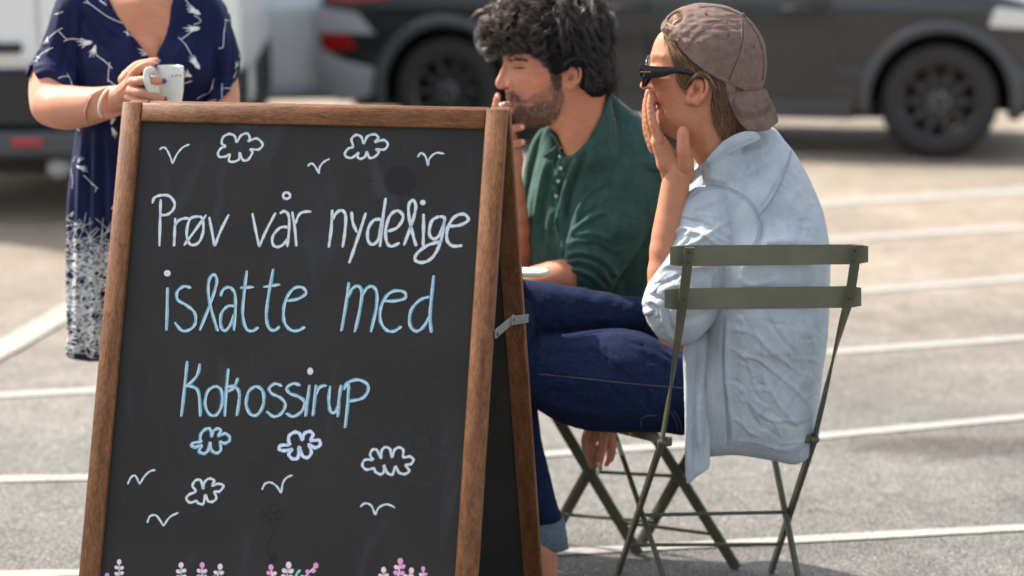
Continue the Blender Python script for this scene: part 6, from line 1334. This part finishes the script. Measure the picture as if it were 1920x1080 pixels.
so, Vs, Fs = cloth('shirt', tv, gman, M_GREEN, TF, (.0016, 18, (1, 1, .5), 51)); bvS = bvh_of(Vs, Fs)
slv = Z8([(330, 400), (400, 322), (450, 295), (500, 288), (560, 305), (610, 342), (655, 390), (692, 450), (700, 520), (670, 600), (630, 680), (575, 770), (530, 830), (490, 885), (462, 935), (430, 948), (360, 938), (290, 928), (232, 918), (214, 895), (204, 868), (220, 830), (240, 780), (252, 715), (272, 640), (292, 560), (308, 470)])
lo, hi = bounds(slv, 4.25, .12, .16); sv = Vol(lo, hi, .0032); sv.inflate(slv, 4.24, c=1.6, depth=[(1170, 340, 4.29), (1120, 450, 4.25), (1090, 520, 4.22)])
SF = [(Z8([(240, 790), (330, 770), (430, 810), (480, 880)]), .0045, 4.5), (Z8([(225, 830), (310, 810), (400, 845), (455, 920)]), .005, 4), (Z8([(218, 865), (300, 850), (380, 885), (425, 940)]), .0045, 4), (Z8([(232, 810), (320, 790), (415, 828), (468, 900)]), -.004, 3), (Z8([(222, 850), (305, 832), (390, 866), (440, 930)]), -.004, 3), (Z8([(215, 885), (300, 872), (360, 905), (400, 940)]), -.003, 3),
  (Z8([(255, 700), (320, 640), (390, 600), (440, 590)]), .0045, 5), (Z8([(270, 660), (330, 600), (400, 560)]), -.0035, 4.5), (Z8([(290, 620), (330, 530), (380, 480), (440, 440)]), .005, 5), (Z8([(300, 560), (340, 480), (400, 430)]), -.0045, 5), (Z8([(310, 500), (360, 430), (430, 380), (500, 360)]), .004, 5), (Z8([(320, 440), (370, 380), (430, 340)]), -.0035, 4),
  (Z8([(250, 750), (300, 720), (360, 725)]), .0035, 4), (Z8([(290, 690), (380, 680), (470, 720)]), .003, 5), (Z8([(300, 730), (400, 745), (480, 800)]), -.003, 5), (Z8([(315, 430), (400, 325), (490, 287), (600, 340), (692, 450)]), .0012, 2.5), (Z8([(430, 540), (520, 580), (580, 640)]), .0018, 8), (Z8([(490, 870), (440, 860), (380, 820)]), .003, 4), (Z8([(350, 560), (450, 520), (560, 520)]), .0015, 9), (Z8([(640, 580), (560, 680), (500, 760)]), -.0015, 8)]
SF = [(f[0], f[1]*1.8) + tuple(f[2:]) for f in SF]+creases(Z8, [(320, 420), (480, 320), (660, 420), (640, 620), (480, 860), (240, 880), (260, 680)], 34, .0020, 2.6, -35, 30, 45, 33)
Vsl, Fsl = sv.mesh(1); Vsl = folds(wrinkle(Vsl, Fsl, .0022, 22, seed=61), Fsl, SF); slo = kid(make_mesh('sleeve', Vsl, Fsl, M_GREEN, None, True), so); bvL = bvh_of(Vsl, Fsl)
fs = Z8([(128, 205), (160, 196), (165, 215), (140, 320), (118, 430), (100, 540), (84, 640), (60, 640), (36, 600), (34, 520), (46, 440), (62, 350), (90, 262)])
lo, hi = bounds(fs, 4.46, .09, .09); sv = Vol(lo, hi, .004); sv.inflate(fs, 4.44, c=2.0)
Vq, Fq = sv.mesh(1); Vq = folds(wrinkle(Vq, Fq, .0015, 26, seed=5), Fq, [(Z8([(120, 230), (80, 350), (60, 500)]), .003, 4), (Z8([(40, 540), (80, 560)]), .003, 4), (Z8([(40, 580), (80, 600)]), -.003, 3), (Z8([(45, 500), (90, 510)]), -.003, 3)]); kid(make_mesh('far_sleeve', Vq, Fq, M_GREEN, None, True), so)
# neckband, placket, buttons, seams
b = MB()
ribbon(b, bvS, Z8([(446, 34), (412, 105), (366, 180), (316, 242), (272, 282), (242, 296)]), .011, .0005, raise_=.0014)
kid(b.build('neckband', M_GREEN, None, True), so); b = MB()
ribbon(b, bvS, Z8([(240, 300), (222, 345), (210, 400), (200, 470), (190, 560)]), (.016, .016, .014), .0004, raise_=.0008)
kid(b.build('placket', M_GREEN, None, True), so)
cp = Z8([(150, 318), (143, 326), (160, 338), (195, 345), (215, 336), (232, 318), (236, 300), (222, 282), (206, 272), (186, 292)])
lo, hi = bounds(cp, 4.27, .03, .05, .01); kv = Vol(lo, hi, .0016); kv.inflate(cp, 4.285, t=.35, k=.002); Vq, Fq = kv.mesh(1); kid(make_mesh('open_collar', wrinkle(Vq, Fq, .0012, 70, seed=3), Fq, M_GREEN, None, True), so)
b = MB(); ribbon(b, bvL, Z8([(318, 425), (400, 330), (450, 300), (492, 292), (560, 310), (620, 355), (688, 445)]), .0022, .0004, raise_=.0008); ribbon(b, bvS, Z8([(452, 40), (425, 105), (380, 185), (330, 245)]), .0012, .0004, raise_=.0006)
kid(b.build('seam', M_GSEAM, None, True), so)
for (x, y) in ((224, 326), (226, 380), (214, 440), (204, 510)):
    h = hit(bvS, *Z8([(x, y)])[0]); 
    if h[0] is None: continue
    b = MB(); b.lathe([(0, .0022), (.0028, .0022), (.0042, .0026), (.0046, .0014), (.0044, 0)], h[0]+h[1]*.0012, h[1], 16); kid(b.build('shirt_button', M_BUTTON, None, True), so)
YL = 4.30
lg = limb([P(1180, 640, YL+.05), P(1050, 690, YL), P(880, 700, YL), P(810, 800, YL), P(790, 980, YL)], [.10, .085, .07, .06, .05], .008); make_mesh('trousers', lg[0], lg[1], M_BLACKPL, gman, True)
lg = limb([P(1150, 620, YL+.10), P(1050, 650, YL+.12), P(900, 660, YL+.14), P(820, 760, YL+.14), P(800, 930, YL+.14)], [.08, .075, .07, .06, .05], .008); make_mesh('trousers', lg[0], lg[1], M_BLACKPL, gman, True)
for y_, yy in ((1010, YL), (960, YL+.18)):
    s_ = limb([G(790, y_+10)*np.array([1, 0, 0])+np.array([0, yy, .05]), G(790, y_+10)*np.array([1, 0, 0])+np.array([-.16, yy-.02, .035])], [.045, .035], .006); make_mesh('shoe', s_[0], s_[1], M_BLACKPL, gman, True)

# ------------------------------------------------------------------ woman with the cup
woman = thing('person', P(280, 980, 4.4)*np.array([1, 1, 0]), 'woman in a navy dress with white leaf print standing and holding a white cup', 'person')
YW = 4.40
skin = Vol(P(150, 140, YW)-np.array([0, .14, 0]), P(400, -60, YW)+np.array([0, .12, .02]), .004)
skin.inflate(Z1([(480, -60), (560, -110), (620, -130), (690, -150), (700, -210), (900, -210), (910, -150), (970, -120), (1060, -90), (1130, -40), (1120, 120), (1060, 330), (960, 420), (860, 420), (700, 330), (560, 160), (500, 40)]), YW, c=1.25, depth=[(270, -40, 4.40), (270, 20, 4.38), (270, 130, 4.36)], k=.01)
Vk, Fk = skin.mesh(1); Vk = folds(Vk, Fk, [(Z1([(905, 200), (908, 260), (905, 320)]), -.004, 5), (Z1([(760, -60), (800, -10), (850, 5)]), .003, 5), (Z1([(960, -50), (920, 0), (880, 8)]), .003, 5), (Z1([(800, 220), (850, 280)]), .003, 9), (Z1([(970, 200), (940, 280)]), .003, 9)])
# head (above the frame)
hc = P(268, -190, YW-.01); hvw = Vol(hc-np.array([.11, .13, .16]), hc+np.array([.11, .13, .16]), .005)
hvw.ell(hc+np.array([0, .02, .03]), (.074, .092, .088), .01); hvw.ell(hc+np.array([0, -.03, -.04]), (.056, .062, .072), .03); hvw.chain([hc+np.array([0, .02, -.07]), hc+np.array([0, .02, -.15])], [.055, .055], .01)
hvw.cone(hc+np.array([0, -.085, .015]), hc+np.array([0, -.108, -.022]), .007, .012, .008); hvw.ell(hc+np.array([0, -.092, -.055]), (.022, .008, .009), .006)
for s in (-1, 1): hvw.ell(hc+np.array([s*.03, -.095, .018]), (.014, .012, .009), .006, 'sub'); hvw.ell(hc+np.array([s*.076, .01, -.005]), (.008, .018, .03), .006)
Vh_, Fh_ = hvw.mesh(1)
hs = Vol(hc-np.array([.13, .14, .30]), hc+np.array([.13, .16, .17]), .006); hs.ell(hc+np.array([0, .045, .04]), (.09, .092, .098), .01); hs.ell(hc+np.array([0, .08, -.10]), (.085, .05, .15), .03); hs.ell(hc+np.array([0, -.12, -.03]), (.062, .07, .085), .01, 'sub')
Vq, Fq = hs.mesh(1); make_mesh('hair', wrinkle(Vq, Fq, .003, 60, (1, 1, .2), 5), Fq, M_HAIRB, woman, True, col=np.array([.05, .03, .018])[None].repeat(len(Vq), 0))
YA = 4.24
av = Vol(tuple(P(45, 250, YA)-np.array([0, .10, 0])), tuple(P(365, -30, YA)+np.array([0, .16, 0])), .0032)
av.chain([P(140, 10, 4.38), P(120, 85, 4.36), P(105, 135, 4.34), P(99, 165, 4.31), P(96, 198, 4.27)], [.036, .041, .050, .050, .044], .012, n=3)
av.chain([P(98, 198, 4.27), P(125, 202, 4.235), P(160, 200, 4.20), P(195, 194, 4.165), P(222, 187, 4.14)], [.044, .0465, .0405, .0335, .0290], .012, n=3)
Va, Fa = av.mesh(1); Va = folds(Va, Fa, [(Z1([(250, 545), (300, 500), (390, 480)]), -.004, 5)])
YC = 4.12; hw_ = Vol(tuple(P(205, 215, YC)-np.array([0, .08, 0])), tuple(P(322, 108, YC)+np.array([0, .08, 0])), .0016)
def FW(pts): return [P(*z[:2], z[2]) for z in ZW(pts)]
hw_.inflate(ZW([(30, 560), (130, 520), (230, 440), (310, 355), (370, 345), (400, 420), (420, 540), (400, 640), (330, 720), (230, 760), (120, 830), (20, 800), (0, 680)]), 4.115, t=.62, c=2.0, k=.006, depth=[(205, 185, 4.138), (250, 160, 4.098)])
hw_.cone(P(204, 188, 4.145), P(228, 182, 4.130), .028, .026, .01)
hw_.chain(FW([(345, 380, 4.095), (400, 310, 4.088), (480, 255, 4.085), (560, 235, 4.086), (655, 228, 4.092)]), [.0105, .0094, .0088, .0080, .0066], .004, n=3)
hw_.chain(FW([(350, 460, 4.085), (450, 445, 4.070), (530, 440, 4.066), (640, 445, 4.070), (770, 448, 4.078)]), [.0110, .0098, .0090, .0080, .0066], .003, n=3)
hw_.chain(FW([(330, 570, 4.088), (420, 595, 4.070), (520, 610, 4.064), (650, 655, 4.070), (785, 688, 4.084)]), [.0110, .0098, .0090, .0082, .0066], .003, n=3)
hw_.chain(FW([(300, 660, 4.096), (400, 700, 4.082), (500, 730, 4.078), (600, 760, 4.084)]), [.0100, .0088, .0080, .0066], .003, n=3)
hw_.chain(FW([(240, 430, 4.13), (400, 260, 4.15), (560, 210, 4.15), (670, 180, 4.145)]), [.014, .011, .0095, .0075], .005, n=3)
Vw, Fw = hw_.mesh(1); Vw = folds(Vw, Fw, [(ZW([(150, 600), (250, 500), (330, 400)]), .0012, 3), (ZW([(200, 640), (290, 560), (360, 470)]), .0010, 2.5), (ZW([(250, 600), (330, 590)]), .0012, 3), (ZW([(360, 420), (400, 380)]), -.0015, 3), (ZW([(380, 520), (450, 520)]), -.0015, 3), (ZW([(430, 440), (445, 475)]), -.0006, 1.4), (ZW([(470, 255), (480, 300)]), -.0006, 1.4)])
rv_ = Vol(P(380, 270, 4.42)-np.array([.06, .1, 0]), P(440, -10, 4.42)+np.array([.06, .1, 0]), .005); rv_.chain([P(390, 20, 4.42), P(404, 100, 4.41), P(414, 150, 4.39), P(417, 200, 4.36)], [.036, .038, .037, .035], .01, n=3)
arm2 = limb([P(390, 20, 4.42), P(404, 100, 4.41), P(414, 150, 4.39), P(417, 200, 4.36), P(380, 235, 4.26), P(330, 240, 4.16)], [.036, .038, .037, .035, .034, .03], .005)
hnd = limb([P(330, 240, 4.16), P(300, 242, 4.12), P(285, 236, 4.11)], [.03, .028, .012], .005)
legs_ = [limb([P(250, 600, 4.45), P(255, 800, 4.45), (P(255, 0, 4.45)[0], 4.45, .07)], [.075, .052, .035], .007), limb([P(360, 600, 4.43), P(355, 800, 4.43), (P(355, 0, 4.43)[0], 4.43, .07)], [.075, .052, .035], .007)]
BW_ = [(90, 215, 22, 20, (.58, .24, .15), .5), (110, 150, 20, 20, (.58, .27, .18), .4), (300, 108, 3, 14, (.30, .11, .07), .6), (306, 36, 1.3, 1.3, (.10, .04, .03), .7), (275, 30, 40, 50, (.56, .27, .17), .5), (250, 165, 16, 14, (.60, .26, .19), .45), (*ZW([(400, 360)])[0], 5, 8, (.40, .16, .09), .5), (*ZW([(480, 520)])[0], 14, 3, (.40, .15, .10), .6)]  # darker blobs put cleavage and finger-gap shading into the skin colour
add_body('body', [(Vk, Fk), (Vh_, Fh_), (Va, Fa), (Vw, Fw), arm2, hnd]+legs_, M_SKIN, woman, lambda W: paint(W, (.58, .295, .195), BW_))
for k_, (x, y, yy, al, nr) in enumerate(((660, 230, 4.0845, (1, 0, -.05), (.15, -.75, .6)), (776, 444, 4.0705, (1, 0, 0), (.35, -1, .2)), (788, 687, 4.0765, (1, 0, -.15), (.35, -1, .2)))):
    nail(woman, P(*ZW([(x, y)])[0], yy), nr, al, .0098, .0115, M_NAIL)
def bangle(name, c, ax, r, rad, m, sx=1.0):
    b = MB(); ax = Vector(ax).normalized(); q = Vector((0, 0, 1)).rotation_difference(ax); pts = [Vector(c)+q @ Vector((r*math.cos(t)*sx, r*math.sin(t), 0)) for t in np.linspace(0, 2*math.pi, 41)]
    b.tube(pts, rad, 8, cap=False); b.build(name, m, woman, True)
M_BEAD = mat('wooden_beads', (.50, .24, .17), .5); M_CORD = mat('cream_cord', (.70, .62, .50), .8, bump=(900, .8, .001))
bangle('bracelet', P(181, 199, 4.178), (.86, -.34, -.35), .0415, .0026, M_BEAD); bangle('bracelet', P(204, 192, 4.155), (.86, -.36, -.30), .0355, .0032, M_CORD)
bangle('finger_ring', P(*ZW([(412, 452)])[0], 4.076), (.95, -.25, .0), .0102, .0013, M_GOLD)
b = MB(); b.lathe([(0, .0016), (.0022, .0012), (.0026, 0)], P(*ZW([(410, 475)])[0], 4.0655), (0, -1, 0), 10); b.build('ring_stone', M_GOLD, woman, True)
# dress
bod = Z1([(335, -30), (420, -75), (520, -105), (600, -80), (650, 0), (700, 75), (755, 150), (815, 235), (870, 310), (905, 352), (935, 300), (962, 215), (985, 110), (1000, 0), (1010, -70), (1060, -100), (1130, -70), (1200, -30), (1240, 60), (1260, 200), (1250, 350), (1225, 480), (1195, 570), (1190, 680), (1230, 800), (1270, 1000), (1290, 1300), (1290, 1600), (1290, 1960), (1290, 2030), (1100, 2045), (800, 2050), (560, 2040), (374, 2020), (371, 1900), (372, 1700), (374, 1500), (378, 1300), (390, 1100), (405, 1000), (420, 880), (437, 760), (440, 690), (430, 600), (420, 500), (395, 400), (360, 250), (340, 100)])
lo, hi = bounds(bod, YW, .19, .19); dv = Vol(lo, hi, .0045); dv.inflate(bod, YW, c=1.05, depth=[(270, 20, 4.375), (270, 150, 4.355), (270, 250, 4.40), (270, 600, 4.42)], k=.01)
cover(dv, skin, bod, YW, .006)
dv.ell(P(225, 120, 4.335), (.062, .055, .058), .03); dv.ell(P(350, 120, 4.335), (.058, .055, .058), .03)
DF = [(Z1([(650, 10), (705, 90), (760, 165), (820, 250), (880, 335)]), .002, 3.5), (Z1([(1000, 10), (982, 120), (960, 220), (932, 310)]), .002, 3.5), (Z1([(420, 60), (520, 160), (620, 260), (740, 330)]), -.003, 6), (Z1([(450, 20), (560, 120), (680, 200), (800, 290)]), .004, 6), (Z1([(470, 150), (560, 260), (640, 340)]), .0035, 6), (Z1([(390, 150), (430, 300), (460, 460)]), -.004, 6), (Z1([(560, 330), (590, 450), (600, 560)]), .003, 8),
  (Z1([(1060, 60), (1040, 200), (990, 330)]), .003, 6), (Z1([(1120, 60), (1120, 220), (1060, 360)]), -.003, 6), (Z1([(1180, 100), (1190, 280), (1150, 450)]), .003, 6), (Z1([(960, 350), (1010, 420), (1030, 540)]), .003, 4), (Z1([(1000, 400), (1060, 480), (1080, 570)]), .003, 4), (Z1([(1100, 450), (1100, 520), (1130, 580)]), .003, 4)]
for k_ in range(7): DF.append(([(140+k_*13+3*math.sin(k_), 245), (137+k_*14, 340), (134+k_*15, 440), (132+k_*15.5, 560), (131+k_*16, 675)], .0055 if k_ % 2 else -.0045, 5.5))
DF = [(f[0], f[1]*1.7, f[2]*.8) for f in DF]+creases(Z1, [(420, 120), (860, 350), (860, 560), (480, 560)], 16, .002, 4, 60, 25, 45, 3)
do, Vd, Fd = cloth('dress', dv, woman, M_NAVY, DF, (.002, 14, (1, 1, .25), 91)); bvD = bvh_of(Vd, Fd)
for nm, sl_, dep in (('sleeve', [(335, -30), (420, -70), (480, -40), (520, 60), (520, 180), (500, 300), (480, 420), (462, 520), (425, 512), (385, 500), (340, 478), (290, 442), (250, 400), (225, 355), (205, 395), (192, 428), (183, 405), (184, 375), (205, 340), (235, 285), (262, 215), (290, 120), (310, 40)], 4.36),
                     ('sleeve', [(1100, -70), (1180, -40), (1235, 20), (1280, 95), (1310, 170), (1335, 250), (1353, 320), (1345, 380), (1325, 450), (1305, 500), (1275, 530), (1240, 560), (1205, 575), (1180, 480), (1170, 350), (1150, 200), (1120, 60)], 4.38)):
    pl = Z1(sl_); lo, hi = bounds(pl, dep, .10, .12); sv = Vol(lo, hi, .004); sv.inflate(pl, dep, c=2.0, t=1.25)
    L_ = dep == 4.36
    cover(sv, av if L_ else rv_, pl, dep, .009)
    if L_: sv.cone(P(98, 168, 4.31), P(70, 190, 4.30), .045, .05, .004, 'sub')
    Vq, Fq = sv.mesh(1); Vq = wrinkle(Vq, Fq, .0018, 16, (1, 1, .4), 17)
    FL = [(Z1([(340, 20), (320, 160), (260, 330)]), .003, 5), (Z1([(400, 40), (390, 200), (330, 420)]), -.004, 6), (Z1([(430, 100), (440, 280), (420, 480)]), .004, 6), (Z1([(460, 60), (480, 250), (470, 430)]), -.003, 6), (Z1([(230, 350), (280, 420), (380, 490), (450, 512)]), .002, 3)] if L_ else [(Z1([(1200, 20), (1230, 200), (1220, 420), (1215, 550)]), -.004, 5), (Z1([(1240, 60), (1270, 230), (1270, 400), (1250, 520)]), .004, 5), (Z1([(1290, 150), (1310, 300), (1290, 440)]), -.003, 4)]
    Vq = folds(Vq, Fq, FL); s_o = kid(make_mesh(nm, Vq, Fq, M_NAVY, None, True), do)
    if L_: VL_, FL_ = Vq, Fq
    else: VR_, FR_ = Vq, Fq
Vall, Fall = merge_meshes([(Vd, Fd), (VL_, FL_), (VR_, FR_)]); bvP = bvh_of(Vall, Fall)
def leaf(b, base, tip_dir, size, n=4, spread=.5, s=1):
    """a hand-like leaf: a pointed solid body that splits into thin fingers (zoom coordinates)"""
    a0 = math.atan2(tip_dir[1], tip_dir[0]); x, y = base; dx, dy = math.cos(a0), math.sin(a0); q = size/3/FPX*4.4
    ribbon(b, bvP, Z1([(x, y), (x+dx*size*.28, y+dy*size*.28), (x+dx*size*.58, y+dy*size*.58)]), (q*.03, q*.22, q*.30, q*.26, q*.10), .0011, step=1.5)
    for i in range(n):
        t = (i/(n-1)-.5)*2*spread; L = size*(.86+.14*((i*7) % 3)); a = a0+t
        ribbon(b, bvP, Z1([(x+math.cos(a0+t*.5)*size*.38, y+math.sin(a0+t*.5)*size*.38), (x+math.cos(a0+t*.8)*size*.66, y+math.sin(a0+t*.8)*size*.66), (x+math.cos(a)*L, y+math.sin(a)*L)]), (q*.11, q*.085, q*.02), .0012+.0001*i, step=1.5)
b = MB()
LW = .0016
for l in ([(470, 15), (500, 20), (560, 62), (620, 100), (712, 140)], [(485, 0), (505, 22)], [(703, 118), (712, 160), (718, 205)], [(697, 178), (722, 190), (790, 240), (850, 285), (905, 345)], [(310, 82), (355, 66)], [(275, 215), (320, 175), (352, 158)], [(330, 175), (378, 225)], [(358, 232), (400, 218), (470, 225)],
          [(215, 325), (240, 300), (298, 268)], [(225, 330), (205, 320)], [(327, 442), (345, 433), (385, 430)], [(375, 412), (395, 450), (415, 505)], [(385, 480), (415, 490), (450, 508)], [(545, 312), (590, 345), (632, 385)], [(618, 350), (612, 400), (606, 460)], [(605, 450), (630, 465), (655, 488)],
          [(1035, -10), (1060, 20), (1085, 45)], [(1092, 88), (1115, 100), (1130, 122), (1090, 138)], [(1005, 210), (1020, 222), (1075, 180), (1110, 162)], [(1018, 222), (1050, 262), (1075, 310), (1095, 340)], [(1270, 105), (1260, 190), (1255, 265), (1228, 270)], [(1262, 112), (1290, 118)], [(1340, 312), (1353, 318)], [(1335, 365), (1320, 385)], [(1330, 395), (1312, 440)], [(1318, 460), (1300, 485)], [(1250, 470), (1247, 555)], [(1245, 497), (1315, 497)],
          [(1108, 555), (1140, 535), (1180, 520), (1195, 480)], [(1030, 470), (1080, 455)], [(1200, 440), (1195, 500)], [(470, 985), (550, 1062)], [(540, 1050), (535, 1080)], [(412, 910), (425, 880)], [(400, 945), (410, 1010), (405, 1060)], [(560, 0), (600, 30)]):
    ribbon(b, bvP, Z1(l), LW, .0011, step=2.0)
for base, dr, sz, n, sp in (((522, 238), (-1, .08), 82, 4, .42), ((540, 252), (-.35, 1), 72, 4, .40), ((868, 308), (-1, -.25), 88, 4, .32), ((1128, 80), (-.9, -.45), 85, 4, .3), ((1125, 158), (-1, .12), 85, 4, .35), ((1122, 388), (-.65, -.9), 92, 4, .28), ((1078, 430), (-.75, -.35), 58, 4, .6), ((270, 205), (-.2, 1), 45, 3, .3), ((432, 935), (1, .35), 62, 4, .35), ((438, 915), (.55, -.85), 42, 3, .4), ((625, 700), (.4, -1), 55, 4, .35), ((630, 715), (.35, .8), 60, 4, .35), ((1325, 380), (.3, -1), 40, 3, .4), ((625, 1175), (.9, -.6), 55, 3, .25), ((212, 330), (-.4, .9), 30, 3, .5), ((450, 740), (-.4, -.7), 40, 3, .4), ((415, 1190), (-.6, .9), 40, 3, .3)):
    leaf(b, base, dr, sz, n, sp)
rp = random.Random(4)
xL, xR = 122, 232
for k_ in range(400):
    yy = 425+(k_/400)**.72*250+rp.uniform(-8, 8); xx = rp.uniform(xL, xR); dens = (yy-425)/250
    ln = rp.uniform(16, 50)*(1-.68*dens); a = rp.uniform(0, math.pi); bend = rp.uniform(-.25, .25)*ln
    p0 = (xx-math.cos(a)*ln, yy-math.sin(a)*ln); p1 = (xx+math.cos(a)*ln, yy+math.sin(a)*ln); m_ = (xx-math.sin(a)*bend, yy+math.cos(a)*bend)
    if max(p0[1], p1[1]) > 676 or min(p0[1], p1[1]) < 385: continue
    ribbon(b, bvD, [p0, m_, p1], rp.uniform(.0009, .0016)*(1+.7*dens), .0007+.0000015*k_, step=3.0)
for k_ in range(60):   # the print goes on round the side hidden by the board
    xx = rp.uniform(232, 420); yy = rp.uniform(450, 670); a = rp.uniform(0, 3.14); ln = rp.uniform(10, 35); ribbon(b, bvD, [(xx-math.cos(a)*ln, yy-math.sin(a)*ln), (xx+math.cos(a)*ln, yy+math.sin(a)*ln)], .002, .0008, step=6)
tag(kid(b.build('leaf_print', M_PRINT, None, False), do), kind='stuff')
# cup
cx_, cy_ = 313, 158
cc = P(cx_, 124, 4.125); zt = cc[2]; zb = P(cx_, 214, 4.125)[2]; Hc = zt-zb
cup = thing('cup', (cc[0], 4.125, zb), 'white stoneware cup with small dark lettering, held by the woman in navy', 'cup')
b = MB(); R0 = .0368
prof_ = [(0, 0), (.020, 0), (.022, .003), (.0255, .012), (.0305, .03), (.0345, .052), (.0362, .075), (R0, Hc-.002), (R0-.0012, Hc), (R0-.003, Hc-.0015), (.0325, .07), (.030, .045), (.024, .02), (.016, .010), (0, .009)]
b.lathe(prof_, (cc[0], 4.125, zb), n=64); autosmooth(b.build('bowl', M_CHINA, cup), 50)
b = MB(); hp_ = [P(*ZW([(x, y)])[0], yy) for x, y, yy in ((640, 318, 4.088), (600, 305, 4.072), (552, 318, 4.062), (535, 370, 4.058), (545, 450, 4.056), (575, 530, 4.060), (620, 585, 4.070), (680, 600, 4.086), (700, 598, 4.095))]
hq = cat(hp_, 5); b.tube(hq, .0092, 12, flat=.55, updir=(.85, -.5, 0)); b.build('handle', M_CHINA, cup, True)
b = MB(); b.lathe([(0, Hc-.010), (.033, Hc-.010)], (cc[0], 4.125, zb), n=40); b.build('coffee', mat('coffee', (.03, .014, .008), .1), cup, True)
M_INK = mat('printed_ink', (.06, .05, .05), .6)
def letter(ch, px_, py_, s, root):
    S = {'A': [[(-.5, .5), (0, -.5)], [(0, -.5), (.5, .5)], [(-.25, .12), (.25, .12)]], 'P': [[(-.3, .5), (-.3, -.5)], [(-.3, -.5), (.3, -.45), (.35, -.2), (.2, 0), (-.3, .05)]]}[ch]
    b = MB()
    for st in S:
        pts = []
        for x, y in st:
            q = P(px_+x*s, py_+y*s, 4.09); dx_ = (q[0]-cc[0]); zz_ = q[2]-zb; Rr = np.interp(zz_, [p_[1] for p_ in prof_[:8]], [p_[0] for p_ in prof_[:8]])+.0003
            if abs(dx_) < Rr: pts.append((q[0], 4.125-math.sqrt(Rr*Rr-dx_*dx_), q[2]))
        if len(pts) > 1: b.tube(pts, .00055, 5)
    return b
for ch, x, y, s in (('A', 322.8, 142.5, 3.6), ('P', 329.6, 142.4, 3.8), ('A', 335.8, 142.6, 3.2)):
    b = letter(ch, x, y, s, cup)
    if b.n: b.build('printed_letter', M_INK, cup, True)
